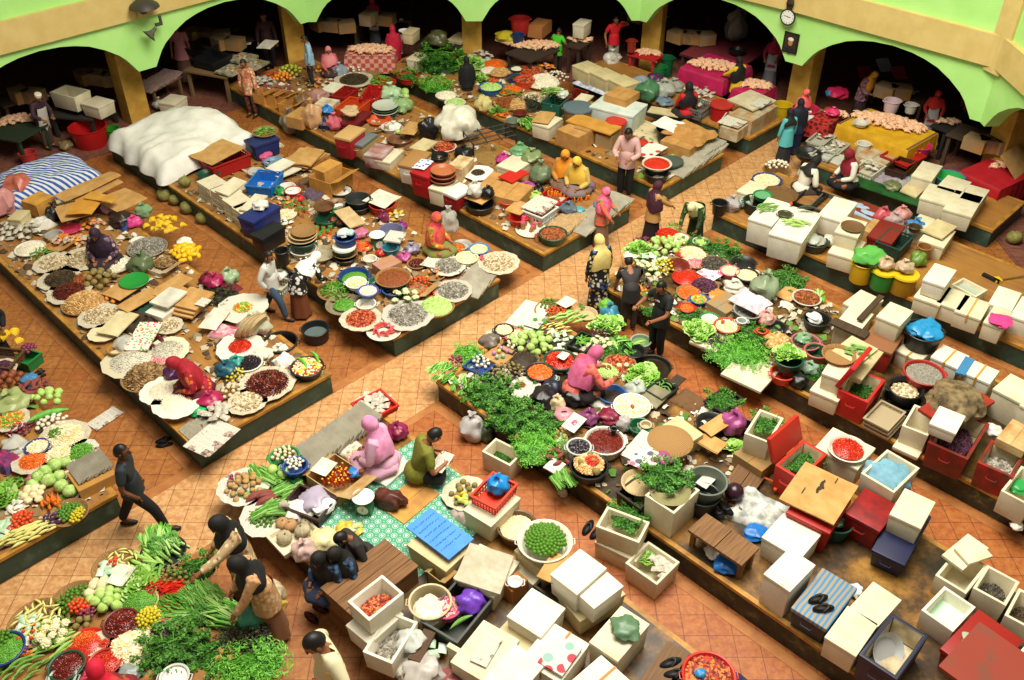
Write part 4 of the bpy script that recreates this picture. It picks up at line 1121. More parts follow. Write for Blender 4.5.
RT(54,234,17,.1,'9a9c94','grey bowl behind the snack packets '+W,cn='bowl')
carton(((48,244),(57,252),(72,242)),.08,'cardboard tray of snack packets '+W,open=True)
heap('packet_mixed',60,240,20,12,'snack packet in the cardboard tray '+W,z=PZ+.07,rise=.3,size=.75)
heap('packet_mixed',78,242,22,16,'red and yellow packet beside the purple-scarfed vendor',rise=.5,size=.8)
heap('packet_mixed',92,226,26,16,'orange packet behind the purple-scarfed vendor',rise=.5,size=.8)
RT(70,228,20,.08,'c83a5c','pink tray of packets '+W,cn='tray')
person(109,262,270,'seated vendor in a dark purple scarf among snack packets',z=PZ,pose='sit',lean=12,hijab=('241826','3a2440'),top='3a2a3a',top2='8a6a7a,c0a0a0',tk='flower',bottom='2a2028',cape=.3,look=30)
cloth((126,226,.34,.3),'blue cloth behind the purple-scarfed vendor','24408a',h=.14)
lump(134,221,16,'bright pink plastic bag '+W,'d8488c',hk=.6)
lump(143,211,17,'pale green plastic bag beside the bananas '+W,'7a9a70',hk=.7)
lump(108,209,13,'lilac printed bag among the cardboard '+W,'b89ab0',hk=.8,knot=False)
heap('banana_bunch',164,228,40,22,'ripe yellow banana bunch at the aisle edge '+W,asp=.75,rot=-35,rise=.35,size=.9)
heap('mango',187,256,38,26,'yellow mango piled at the aisle edge '+W,asp=.7,rot=-50,rise=.4)
lump(184,241,16,'white paper wrap between bananas and mangoes','ece6d4',hk=.5,knot=False)
heap('okra',40,255,26,22,'bright green bean pod at the aisle edge '+W,rise=.4,asp=.8)
TR(54,263,30,'shell','dried shellfish','beside the green pods '+W,liner=LN)
TR(84,259,34,'shell','tan dried shrimps','in front of the purple-scarfed vendor',liner=LN)
TR(113,265,28,'white','white dried squid','right beside the purple-scarfed vendor',liner=LN,k=1.8)
TR(147,247,32,'grey','grey salted leaves','beside the mangoes '+W,m=mat('8f8a76','77725e',40,.8))
RT(138,240,14,.07,'dcd8cc','white bowl beside the bananas '+W,cn='bowl')
lump(141,262,24,'clear bag of green herbs beside the mangoes','5f6f4a',hk=.7,alpha=.9)
sheet(((126,262),(138,275),(156,262)),'white paper under the bag of herbs',z=.42,m=WHITEP(),t=.004,name='paper')
carton(((152,262),(160,274),(178,262)),.1,'paper-lined box of dried brown fruit beside the mangoes',open=True,colr='cfc6ae')
mound('fish',at(164,261,.5),.17,.46,'dried brown fruit in the paper-lined box',.3,name='dried_fruit')
TR(60,279,32,'dark','dark dried berries','at the aisle edge '+W,liner=LN)
TR(69,292,33,'date','dark red dates','at the aisle edge '+W,liner=LN)
TR(84,302,36,'ginger','tan ginger pieces','at the aisle edge '+W,rise=.45)
TR(85,279,24,'brown','brown nuts','beside the sapodillas '+W)
heap('sapodilla',100,282,34,16,'brown sapodilla fruit in the heap '+W,rise=.45)
TR(100,316,32,'shell','grey oysters','at the aisle edge '+W,liner=LN)
heap('orange_fruit',112,302,16,5,'small orange fruit beside the oysters '+W,rise=.2)
sheet(((120,305),(128,314),(162,294)),'tan cardboard sheet beside the green tray '+W,z=.55)
sheet(((154,290),(162,300),(194,280)),'tan cardboard sheet near the stall end of the mangoes',z=.56)
carton(((162,298),(170,306),(194,292)),.18,'low carton under the cardboard beside the mangoes')
sheet(((106,292),(120,302),(144,286)),'cardboard base under the green tray '+W,z=.5)
RT(134,280,28,.05,'1f8a34','bright green round plastic tray '+W,z=.52,cn='tray',handles=False)
cloth((146,312,.5,.4),'dark green plastic sheet between the cardboards '+W,'1f4a38',h=.12)
cloth((136,325,.6,.5,20),'dark brown cloth between the papers '+W,'3a2a1c',h=.14)
sheet(((106,326),(118,338),(140,316)),'pale paper sheet beside the oysters '+W,z=.52,m=mat('d8cba0','c8b98a',6,.8),n=2)
tray(104,333,28,'woven tray of stacked papers at the aisle edge '+W,liner=mat('dccca4',None))
sheet(((131,340),(148,352),(163,324)),'white board printed with green and red leaves '+W,z=.55,m=mat('e4dfce','5ca83a,d85a2a',22,.6,kind='flower'),t=.02)
foam(((150,308),(162,318),(188,298)),.14,'stack of white foam trays in the stall middle',z=PZ+.05,name='foam_tray',m=FOAMW())
sheet(((158,298),(168,310),(188,294)),'grey-topped white foam lid over the foam trays',z=.66,m=mat('b9b4a4','d8d2c0',4,.7),t=.03,name='foam_sheet',cat='foam sheet')
for i,(a,lab)in enumerate(((0,'lowest'),(1,'middle'),(2,'topmost'))):
    sheet(((172+3*i,306-i*3),(192+i*2,320-i*4),(213+i,300-i*3)),lab+' cardboard folder of the stack in the left stall middle',z=.5+.05*i,t=.03,sag=.01)
sheet(((197,302),(204,307),(212,300)),'small white printed label paper on the cardboard stack',z=.67,m=NEWS(),t=.003,sag=.0,name='label_paper',cat='paper')
TR(169,326,22,'shell','sliced dried fish','beside the cardboard stack '+W,liner=LN)
cloth((154,344,.7,.34),'dark red cloth behind the anchovy tray','5a1620',h=.12)
RT(117,348,18,.16,'a87a38','wooden-coloured tub at the aisle edge '+W,cn='tub')
lump(125,342,22,'clear plastic bag over the wooden-coloured tub','c8c6bc',hk=.6,alpha=.7,knot=False)
TR(132,361,44,'anchovy','silver anchovies','left of the red-scarfed vendor',k=1.0,liner=mat('c9bfa0',None))
TR(167,351,34,'anchovy','pale small anchovies','behind the pink bowl '+W,liner=mat('d9cfb0',None))
BF(161,358,20,.1,PNK,'pink','pink paste',W,cn='bowl',k=.5)
TR(146,376,40,'fish','brown dried fish','left of the red-scarfed vendor',rise=.5,k=1.3)
person(203,392,205,'seated vendor in a red floral dress and red headscarf',z=PZ,pose='sit',lean=22,hijab=('8f1220','a81a2a'),top='a3182a',top2='e0662a,701020,d08030',tk='flower',bottom='5c1424',cape=.25,look=35,tsc=16)
lump(173,374,20,'purple plastic bag beside the red-scarfed vendor','4a1f4a',hk=.9)
TR(163,391,34,'white','white rice crackers','in front of the red-scarfed vendor',kind='white cloth-lined basket',liner=mat('e8e0c8',None),h=.12)
TR(177,403,37,'white','coarse white salt','nearest the sandals '+W,kind='white cloth-lined basket',liner=mat('e8e0c8',None),h=.12)
lump(210,397,24,'magenta plastic bag in front of the red-scarfed vendor','a3214e',hk=.6)
lump(198,410,13,'emerald green plastic bag at the stall end','1fae66',hk=.7,knot=False)
papers(((178,428),(192,441),(222,424)),.06,'flat grey pile of bags at the corner '+W,n=8,name='bag_bundle',cat='bags',m=mat('a09a88','88826f',30,.8))
heap('packet_grey',216,413,30,12,'crinkled silver packet at the corner '+W,rise=.35,z=PZ+.08)
sheet(((193,440),(208,458),(240,430)),'newspaper sheets hanging at the front corner '+W,z=.44,m=NEWS(),t=.004,name='newspaper',cat='newspaper',sag=.02,n=2)
TR(243,308,38,'mix','mixed fruits','beside the tilted trays '+W,liner=mat('d9d2c2',None,alpha=.9),lk=.5)
TR(254,316,14,'dark','dark seeds','just left of the white-shirted man',h=.05)
heap('dark_bunch',222,297,34,6,'dark leaf bunch behind the dried fruit '+W,rise=.4)
lump(215,281,20,'magenta plastic bag at the back aisle edge of the left stall','a02050',hk=.7)
lump(207,278,15,'dark red plastic bag next to the magenta one','6a1428',hk=.7)
lump(229,277,18,'clear plastic bag of green limes at the aisle edge','9ab088',hk=.8,alpha=.85)
cloth((226,288,.5,.4),'dark red cloth under the bag of limes','6a1a24',h=.1)
for i in range(3):
    t,p,r=tray(249+i*5,331-i,30,('front','middle','rear')[i]+' winnowing tray leaning in a row near the black basins',z=PZ+.1,m=WOVENP())
    t.rotation_euler=(radians(-62),0,radians(60));t.location.z+=.12
cloth((230,334,.62,.34,30),'pink and white plastic sheet beside the red-scarfed vendor','dcc4c4',c2='d8406a',h=.12)
sheet(((204,322),(216,332),(232,312)),'white paper wrap behind the chilli tray '+W,z=.5,m=WHITEP(),t=.004,name='paper',sag=.08)
TR(240,347,36,'chilli','dried red chillies','by the black seeds '+W,liner=mat('ded8c6',None),lk=.66)
BF(248,362,28,.12,CRM,'mussel','black seeds',W,cn='bowl',k=.5)
lump(236,360,17,'turquoise plastic bag beside the bowl of black seeds','2a8f80',hk=.6)
heap('calamansi',238,377,26,26,'small yellow-orange fruit beside the red-scarfed vendor',rise=.5,size=1.2)
lump(226,366,22,'dark teal bag beside the red-scarfed vendor','1d5566',hk=.6)
TR(267,384,42,'date','brown salak fruits','at the front corner '+W,k=1.5,liner=LN)
heap('shallot_braid',233,394,26,16,'pale garlic bulb at the stall front '+W,rise=.5,size=.8)
heap('packet_grey',246,384,24,8,'brown striped packet at the stall front '+W,rise=.4,size=.8)
TR(247,402,30,'shell','grey mushrooms','at the stall front '+W,liner=LN,k=1.3)
sheet(((278,378),(290,390),(302,376)),'plain cardboard square at the front corner '+W,z=.43)
BF(307,366,32,.16,BLK,'flower','yellow flowers','at the front corner '+W,rise=.3,k=1.3,desc='black lined basin')
for i,(x,y,d)in enumerate(((299,367,-50),(312,360,-42))):
    heap('snake_gourd',x,y,10,1,('left','right')[i]+' folded green palm strip over the flower basin',z=.56,size=.6,dirn=d)
cloth((284,362,.3,.3),'white plastic wrap left of the flower basin','e6e2d6',h=.12)
lump(262,350,20,'white paper bag behind the salak fruits','d8d2be',hk=.4,knot=False)
RT(280,341,34,.26,BLK,'large black basin with a white bag beside the leaning trays',z=.2,taper=.86)
lump(280,350,17,'white bag inside the large black basin','dcd8c4',z=.26,hk=.7)
bench(((264,352),(282,362),(300,350)),.2,'low stool under the large black basin',z=0,colr=('5a4630','463522'),name='low_stool',cat='stool')
RT(315,328,27,.24,BLK,'black basin of water on the aisle floor',z=0,fill='5d6a68',fillz=.5,taper=.88)
lump(255,321,30,'pale green and pink plastic bag by the white-shirted man','b8c8a0',c2='c89a98',hk=.6,alpha=.9)
person(277,316,345,'man in a white shirt and blue jeans walking past',hands=((-.2,.05,.78),(.2,.02,.8)),pose='walk',low='trousers',top='c9c8c0',bottom='3c5068',hem=.1,hair='1a1410',k=0.87)
crate(((272,280),(281,290),(292,280)),.2,'pale basket of white bags on the aisle floor','b8b8a4',z=0)
lump(281,274,15,'white bag in the pale basket','d8d8c8',z=.12,hk=.6)
person(302,316,50,'woman in black floral top bending over the white-tarp stall',pose='bend',lean=58,hijab='ece8dc',top='191917',top2='f0eee6,d8d6cc',tk='flower',bottom='7a4426',tsc=11,cape=.2,hands=((-.2,.62,.66),(.2,.6,.66)),k=0.88)
# ================================================================== stall with the white tarp
W='on the white-tarp stall'
drape(-19.95,-17.35,7.2,9.7,.72,'white tarp covering goods at the back of its stall',mat('e8e6de','dcd9ce',4,.6),'white_tarp',.34,.05,((-19.2,8.6,.2,.8),(-18.2,8.2,.14,.6),(-18.6,9.2,.15,.5)))
for i,(x,y,lab)in enumerate(((184,181,'tied bundle of green gourds on the stall beside the white tarp'),(164,194,'leftmost tied gourd bundle in the row of four on the aisle floor'),(174,199,'second tied gourd bundle from the left on the aisle floor'),(187,207,'third tied gourd bundle from the left on the aisle floor'),(202,217,'rightmost tied gourd bundle in the row of four on the floor'))):
    heap('leaf_bundle',x,y,20,1,lab,z=PZ if i==0 else 0,p=at(x,y,.14+(PZ if i==0 else 0)),r=.01,rise=0,size=1.0+.06*(i%2))
crate(((200,158),(212,168),(250,154)),.3,'red plastic crate beside the white tarp','a81c1a',solid=True)
sheet(((199,152),(212,166),(246,148)),'brown cardboard lid over the red crate by the tarp',z=.74,tilt=.02)
RT(208,173,21,.1,DGR,'dark green round tub lid beside the red crate',z=.5,cn='tub')
for i,(x,y,lab)in enumerate(((212,182,'rear stack of white foam plates at the aisle edge'),(226,190,'second stack of white foam plates at the aisle edge'),(238,200,'third stack of white foam plates at the aisle edge'),(248,208,'front stack of white foam plates beside the navy chest'))):
    stack(x,y,.36,.5,.42,lab,n=9,m=FOAM(),name='foam_plate_stack')
sheet(((219,190),(228,196),(247,182)),'tilted white foam board over the plate stacks',z=.8,m=FOAM(),t=.03,sag=0,tilt=.12)
sheet(((244,206),(252,213),(268,197)),'white foam sheet leaning on the front plate stack',z=.78,m=FOAM(),t=.03,sag=0)
cooler(((241,214),(253,223),(281,206)),.44,'navy blue ice chest with lid beside the plate stacks','1d2a66')
cooler(((253,232),(262,240),(286,226)),.34,'black ice chest in front of the navy one','17181c')
lump(260,204,15,'crumpled white bag on the navy ice chest','d8d4ca',z=.84,hk=.6,knot=False)
RT(281,250,14,.3,BLK,'tall black tub below the navy ice chest',cn='bucket')
cooler(((245,139),(254,147),(280,138)),.38,'dark blue ice chest carrying green chillies by the tarp','202a5e')
TH(265,131,22,'green_chilli',34,'green chillies','on the dark blue ice chest',z=.79,h=.05,size=1.2)
RT(276,145,12,.06,'d8c8a0','small cream bowl beside the dark blue ice chest',cn='bowl')
lump(263,154,16,'pink plastic bag beside the blue basins '+W,'c85a80',hk=.5)
RT(274,161,20,.08,'6a8aa8','pale blue shallow basin '+W)
RT(256,171,16,.12,'b8b8b0','grey bowl left of the blue crate '+W,cn='bowl')
sheet(((270,167),(278,174),(296,164)),'white board behind the blue crate '+W,z=.6,m=FOAMW(),t=.02)
sheet(((266,174),(280,180),(302,170)),'second white board under the first '+W,z=.5,m=FOAMW(),t=.02)
crate(((255,174),(270,188),(283,172)),.24,'bright blue plastic crate in the stall middle '+W,'1c6cc0',solid=True)
for i in range(3):
    sheet(((284+4*i,162-i*2),(304+3*i,172-i*2),(330-3*i,156-i*2)),('lowest','middle','topmost')[i]+' flattened carton beside the open orange carton',z=.46+i*.06,n=2,sag=.05)
carton(((316,172),(330,184),(352,170)),.34,'open orange carton at the aisle edge '+W,open=True,colr='cc8e34')
carton(((316,166),(324,173),(342,163)),.42,'closed orange carton behind the open one '+W,colr='cc9440')
RT(341,190,22,.1,BLK,'black tray lined with white paper beside the orange carton',cn='tray',inner='dcdad0')
RT(358,204,26,.16,BLK,'lower black basin of the stack beside the paper tray')
RT(358,198,25,.14,'2b2d2c','upper black basin of the stack beside the paper tray',z=.55)
RT(337,203,20,.08,'8c6a48','brown shallow basin beside the black basins')
RT(339,207,14,.06,'d8d6cc','white dish beside the black basins',cn='dish')
RT(382,203,26,.2,RED,'red tub under a white paper sheet at the aisle edge',cn='tub')
sheet(((367,199),(385,210),(402,198)),'white printed paper covering the red tub at the aisle edge',z=.62,m=WHITEP(),t=.006,name='paper',sag=.06)
TH(394,214,22,'packet_yellow',9,'yellow wrapped sweets','beside the covered red tub',tk='dark square tray',size=.7)
lump(384,218,11,'maroon plastic bag beside the yellow sweets','7a2a4a',hk=.9)
RT(391,229,24,.16,'6a6a8a','grey-violet basin beside the yellow sweets')
lump(402,226,10,'purple plastic bag beside the violet basin','8a3a7a',hk=.8)
sheet(((387,236),(400,244),(407,234)),'white printed box lid beside the violet basin',z=.6,m=NEWS(),t=.03,sag=0)
RT(390,247,16,.14,'1f7a8a','teal bowl below the printed box lid',cn='bowl')
RT(326,218,22,.18,DGR,'green tub under a brown wooden tray '+W,cn='tub')
tray(324,206,20,'brown wooden tray stacked over the green tub '+W,z=.62,m=mat('6a4426','553418',5,.7))
RT(332,212,15,.1,GRN,'green bowl beside the brown wooden tray',cn='bowl')
BF(341,218,22,.12,BLK,'brown','brown nuts',W,cn='bowl')
sheet(((341,210),(350,229),(366,224)),'square plywood board leaning over the bowl of nuts',z=.62,m=mat('cbb084','b89a6a',5,.7),t=.025,sag=0,name='plywood_board',cat='board')
cloth((314,196,.42,.4),'purple plastic sheet in the stall middle '+W,'5a4a58',h=.14)
cloth((306,185,.5,.36),'brown paper sheet beside the blue crate '+W,'6a4a2c',h=.08)
RT(293,190,17,.12,RED,'red bowl with a white rim behind the spice jars',cn='bowl',inner='e8e4da')
RT(287,186,16,.1,'dad8ce','white dish with dark pattern behind the spice jars',cn='dish')
lump(280,192,11,'green plastic bag left of the red bowl','2f8a48',hk=.8)
lump(300,200,10,'red plastic bag in front of the red bowl','c02a2a',hk=.8)
heap('spice_jar',297,210,34,16,'spice jar with a green cap in the stall middle '+W,rise=0,z=.4,asp=.8)
heap('packet_mixed',286,202,22,9,'coloured packet beside the spice jars '+W,rise=.3,size=.7)
heap('packet_white',283,224,24,9,'white packet beside the black ice chest',rise=.4,size=.8)
TR(286,214,17,'cream','white powder balls','beside the spice jars',m=WHITEP(),kind='white plate',nm='plate')
heap('packet_yellow',279,220,20,7,'yellow packet left of the tray stack',rise=.3,size=.75)
RT(303,248,26,.14,'d0ccc0','white enamel basin under the tray stack',z=.4)
RT(303,240,25,.14,DGR,'dark green basin in the tray stack',z=.55)
for i in range(3):tray(302+i,236-3*i,29-2*i,('lowest','middle','topmost')[i]+' woven tray piled on the dark green basin',z=.70+.05*i,m=WOVENP()if i<2 else WOVEN(),h=.045)
tray(320,253,29,'grey woven tray in front of the tray stack',z=.44,m=mat('b0a48a','948868',70,.8,kind='woven'))
RT(345,256,22,.12,BLK,'bottom black pan of the pot tower '+W,cn='pan')
tray(345,252,24,'brown woven tray in the pot tower '+W,z=.53,m=WOVEN(),h=.04)
RT(344,246,22,.14,DGR,'green pot in the middle of the pot tower '+W,z=.58,cn='pot',lid='dcdad0')
RT(345,236,21,.16,NVY,'dark blue pot on top of the pot tower '+W,z=.74,cn='pot',taper=.95)
lump(343,232,12,'white plastic bag in the dark blue pot','dcdcd4',z=.84,hk=.6,knot=False)
lump(349,232,9,'mint plastic bag in the dark blue pot','a8ccc0',z=.86,hk=.6,knot=False)
heap('spice_jar',322,234,22,10,'orange-filled jar between the two tall stacks',rise=0,size=1.1)
heap('packet_mixed',327,240,14,5,'red and white packet between the tall stacks',rise=.4,size=.7)
scale_(377,234,'green spring scale with a white dial beside the violet basin','3f6a48',face=-60)
lump(360,232,16,'pink checked bag behind the green scale','b86a80',hk=.6,knot=False)
heap('red_jar',365,250,26,9,'red and white tub below the green scale',rise=0,size=.9)
TR(363,246,16,'orange','orange shrimp paste','below the green scale',h=.1)
lump(381,252,10,'small red plastic bag near the teal bowl','c8382a',hk=.7)
RT(370,258,13,.12,'d8d0c0','small cream tub below the green scale',cn='tub')
carton(((375,262),(382,271),(402,262)),.2,'pink patterned packet block in front of the teal bowl',colr='b08078')
lump(404,256,14,'magenta bag beside the pink packet block','a84a80',hk=.6)
BF(354,275,30,.16,NVY,'green','chopped leaves',W,k=.6,fz=.5)
BF(356,282,20,.1,'e4e6da','cream','white bean curd',W,z=.52,cn='bowl',k=.8,desc='white bowl')
RT(366,303,19,.14,'d8d8cc','clear plastic tub under the white rice bowl',cn='tub')
BF(368,290,20,.1,'46569a','white','white rice cakes',W,z=.55,cn='bowl',desc='blue rimmed bowl')
RT(375,280,12,.12,'2a6a5a','small teal cup behind the white rice bowl',cn='cup')
RT(394,288,24,.14,BLU,'blue basin beneath the brown seed tray')
TR(393,277,29,'brown','fine brown seeds','over the blue basin',z=.56,k=.5,rise=.2)
TH(336,290,32,'green_chilli',90,'green chillies','beside the bending woman',rise=.5,size=1.1)
TR(344,304,30,'green','cut green beans','beside the bending woman',lk=.6,m=mat('8f8468','766b50',70,.8,kind='woven'))
TR(361,319,32,'redmix','shallots and ginger','at the front corner '+W,liner=LN,k=.8)
t_,p_,r_=tray(384,330,34,'white plate of melon slices at the front corner '+W,m=WHITEP(),name='plate',h=.05)
for i in range(8):
    a=i*.8;o=place(PM('watermelon',1),'melon_slice',loc=(p_.x+r_*.5*cos(a),p_.y+r_*.45*sin(a),PZ+.05),rz=a+1.2,scale=1.0);tag(o,'red melon slice on the white plate at the stall corner','melon','melon slices on the white plate')
TH(404,300,34,'cauliflower',9,'yellow cauliflowers','in the middle front '+W,rise=.5,size=.8)
TR(408,315,40,'grey','dried anchovies','at the front edge '+W,k=1.1,rise=.3,liner=mat('b8b4a6',None))
carton(((405,284),(418,297),(434,284)),.1,'shallow carton of red tomatoes '+W,open=True,colr='b8a070')
heap('tomato',419,284,26,26,'small red tomato in the shallow carton '+W,z=PZ+.06,rise=.35,size=.75,asp=.8)
heap('tomato',428,297,26,26,'orange-red tomato beside the cut chillies at the front edge',rise=.4,size=.75,asp=.6)
TR(436,306,30,'pale','pale green chillies','at the front edge '+W,k=1.0,rise=.5)
TH(434,274,20,'orange_fruit',5,'yellow-orange fruits','behind the tomato carton',size=.8,rise=.3)
TR(453,291,30,'grey','dark dried fish','at the front edge '+W,k=1.1,rise=.4,liner=mat('b8b0a0',None))
papers(((453,286),(478,296),(498,272)),.08,'folded grey plastic sheets over the front right corner '+W,n=6,name='plastic_sheet_pile',cat='plastic sheets')
TR(448,266,28,'grey','grey dried prawns','behind the plastic sheets '+W,liner=NEWS())
sheet(((422,264),(440,272),(458,252)),'open newspaper in front of the seated flowery vendor',z=.46,m=NEWS(),t=.004,name='newspaper',cat='newspaper',sag=.06)
person(434,252,340,'seated vendor in a pink and orange scarf and flowery dress',z=PZ,pose='sit',lean=5,hijab=('c8285a','d8702a'),top='b8702a',top2='d8b03a,c02a2a,5a7a2a',tk='flower',bottom='7a7a3a',cape=.28,look=15)
lump(449,226,20,'clear plastic bag behind the flowery vendor','c4c0b4',hk=1.2,alpha=.6)
BF(479,248,20,.12,'3a80b0','cream','white grated coconut',W,cn='bowl',k=.7,desc='light blue bowl')
BF(467,257,22,.12,'dcd6a8','cream','yellow grated coconut',W,cn='bowl',k=.6,desc='cream bowl')
TR(454,248,18,'orange','orange chilli paste','behind the two coconut bowls')
RT(462,244,18,.08,'a8a49a','grey bowl behind the orange paste',cn='bowl')
TR(499,263,32,'shell','wrapped sweets','at the right corner '+W,liner=LN,k=1.2)
TR(417,263,16,'date','dark red fruit','beside the newspaper '+W)
heap('jar',480,261,12,3,'small pink-lidded jar at the right corner '+W,rise=0,size=.8)
lump(412,248,16,'grey-violet plastic bag beside the flowery vendor','8a8298',hk=.6)

# ================================================================== stall with the yellow bottles
W='on the yellow-bottle stall'
for i,x in enumerate((262,273,283)):
    carton(((x-5,90+i),(x+1,96+i),(x+12,90+i)),.24,('first','second','third')[i]+' orange carton of dark fruit in the back row',open=True,colr='c88a3c')
    heap('red_onion',x+4,88+i,10,10,'dark fruit in the '+('first','second','third')[i]+' orange carton at the back',z=.56,rise=.2)
heap('orange_fruit',283,80,20,20,'orange in the colourful fruit heap at the back '+W,rise=.5)
heap('green_fruit',291,74,26,26,'yellow-green fruit in the heap at the back '+W,rise=.5)
heap('tomato',274,78,20,16,'red fruit in the heap at the back '+W,rise=.5)
heap('packet_grey',263,83,26,14,'grey packet behind the orange cartons',rise=.4)
heap('orange_fruit',327,72,24,20,'orange fruit in front of the blue-shirted shopper',rise=.5)
heap('garlic',333,76,18,18,'white bulb beside the oranges at the back',rise=.4,size=1.3)
lump(340,73,13,'grey plastic bag beside the oranges at the back','8a98a4',hk=.9)
TR(354,80,30,'dark','dark mushrooms','at the back '+W,liner=LN)
heap('garlic',352,74,30,20,'pale mushroom behind the dark ones at the back',rise=.3,size=1.4)
carton(((284,100),(292,107),(306,98)),.22,'open orange carton at the near back edge '+W,open=True,colr='cc8c38')
carton(((292,112),(301,120),(316,110)),.26,'tan carton at the aisle edge '+W)
lump(313,121,20,'tan paper sack at the aisle edge '+W,'c0946a',hk=1.2,name='paper_sack')
lump(291,128,20,'large clear bag of snails on the aisle floor','8a8070',z=0,hk=1.1,alpha=.9)
lump(303,104,18,'brown sack between the two cartons','7a5a40',hk=.8,name='sack',knot=False)
carton(((314,104),(326,112),(340,100)),.28,'white printed carton under the blue bag',colr='d8d2c0',mark='b8442a')
lump(327,110,13,'bright blue bag on the white printed carton','2f7ac0',z=.62,hk=.6)
RT(327,121,20,.14,NVY,'dark blue basin in front of the white printed carton')
heap('packet_mixed',318,84,22,10,'bright packet behind the brown sack',rise=.4)
lump(319,97,20,'pinkish sack behind the white printed carton','a87a70',hk=.7,name='sack',knot=False)
sheet(((325,88),(335,94),(347,86)),'white board beside the red crates at the back',z=.6,m=FOAMW(),t=.03,sag=0)
crate(((336,92),(345,98),(358,88)),.26,'dark red crate at the back '+W,'9a1c1c',solid=True)
crate(((343,102),(355,112),(370,100)),.3,'orange-red crate in the stall middle '+W,'d0481e',solid=True)
crate(((364,92),(376,100),(386,86)),.3,'bright red crate left of the tray tower','b01a1e',solid=True)
TH(381,82,26,'green_chilli',44,'light green chillies','at the back edge '+W,rise=.5,size=1.5,tk='red plastic tray',m=mat('b8261a',None,5,.5))
for i in range(4):RT(385,112-2.5*i,25,.06,(DGR,'c8c6ba','2a5a40','b8bdb0')[i],('bottom dark green','second white','third green','top pale')[i]+' basin of the tower beside the green bags',z=.4+.07*i,handles=False)
lump(391,96,20,'pale green plastic bag behind the basin tower','a8c49a',z=.42,hk=.8)
lump(402,106,20,'green netted bag right of the basin tower','8aa870',hk=.7)
heap('cabbage',403,98,18,4,'green cabbage by the netted bag '+W,rise=.3)
RT(379,119,24,.1,'d2562a','orange basin in front of the basin tower')
tray(374,127,22,'tan woven tray in front of the orange basin',m=WOVEN())
RT(391,126,20,.1,'d0ccc4','white basin right of the orange basin')
lump(350,110,18,'tan plastic bag on the orange-red crate','c8a880',z=.7,hk=.5,knot=False)
cooler(((336,118),(354,126),(372,112)),.2,'low dark red chest behind the tan-lidded stack','6a1520')
lump(335,125,16,'pink plastic bag at the aisle edge','c86070',hk=.9)
cooler(((340,131),(350,140),(366,128)),.5,'tall red chest with a tan lid at the aisle edge','a0202a',lidc='c8a068')
cooler(((352,140),(362,146),(378,134)),.32,'grey-lidded tan chest beside the tall red chest','b0986a',lidc='6f7678')
RT(400,138,24,.12,'7a5038','brown basin with a green gourd '+W)
heap('guava',401,135,10,3,'pale green gourd in the brown basin',z=.48,rise=.3)
lump(394,127,14,'white plastic bag behind the brown basin','dcdad0',hk=.6)
sheet(((404,128),(414,136),(424,124)),'cardboard sheet behind the black bag '+W,z=.6,sag=.02)
lump(428,134,19,'black plastic bag beside the wrapped bale','1a1a1c',hk=1.2,knot=False)
lump(458,126,44,'large bale wrapped in white plastic at the aisle edge','e2dfd0',c2='cfcab2',hk=.8,name='wrapped_bale',cat='bale',knot=False,rough=.3,wr=.03)
lump(449,118,15,'green plastic bag on the wrapped bale','6aa84a',z=.8,hk=.4,knot=False)
foam(((368,150),(382,158),(394,146)),.3,'red chest with a white foam lid at the aisle edge',m=mat('b8a8a0','8f3038',3,.6))
foam(((378,156),(390,163),(404,150)),.22,'white foam box next to the red chest at the aisle edge')
cooler(((402,160),(416,168),(432,152)),.44,'white chest with a brown board lid','d8d2c4',lidc='a87a4a')
cooler(((415,168),(428,178),(446,166)),.52,'red ice chest beside the brown basin stack','a81820')
sheet(((414,166),(424,171),(434,162)),'blue and white printed paper on the red ice chest',z=.94,m=mat('d8dce0','3a6aa8,d8dce0',14,.7,kind='flower'),t=.004,name='paper')
foam(((430,186),(442,192),(458,180)),.36,'white foam box carrying the brown basins')
for i in range(3):RT(443,177-4*i,26-i,.08,('8a4a30','9c5638','b0663f')[i],('lowest','middle','topmost')[i]+' brown basin stacked on the foam box',z=.77+.085*i,handles=False)
carton(((450,164),(462,170),(474,158)),.3,'pale carton beside the brown basin stack',colr='d8c49a')
RT(439,155,18,.12,BLK,'black tub behind the red ice chest',cn='tub')
sheet(((412,147),(424,153),(438,143)),'white foam board behind the black tub',z=.66,m=FOAMY(),t=.03,sag=0)
TR(444,146,20,'redmix','red and white sweets','near the black rack',m=WHITEP(),kind='white plate',nm='plate')
TR(478,173,24,'dark','dark herbs','beside the black rack',liner=mat('e8e6de',None),lk=.6,kind='white lined bowl',nm='bowl')
cooler(((444,190),(456,198),(474,188)),.34,'small red chest with a white lid at the aisle edge','8a1420',lidc='dedcd4')
RT(480,203,28,.18,BLK,'black basin covered with a brown sheet',cn='basin')
sheet(((464,196),(482,206),(500,194)),'brown round-cornered sheet covering the black basin',z=.6,sag=.05)
lump(475,190,17,'clear bag on the covered black basin','d2d0c8',z=.68,hk=.8,alpha=.85)
lump(488,192,14,'black plastic bag on the covered black basin','151518',z=.68,hk=.7)

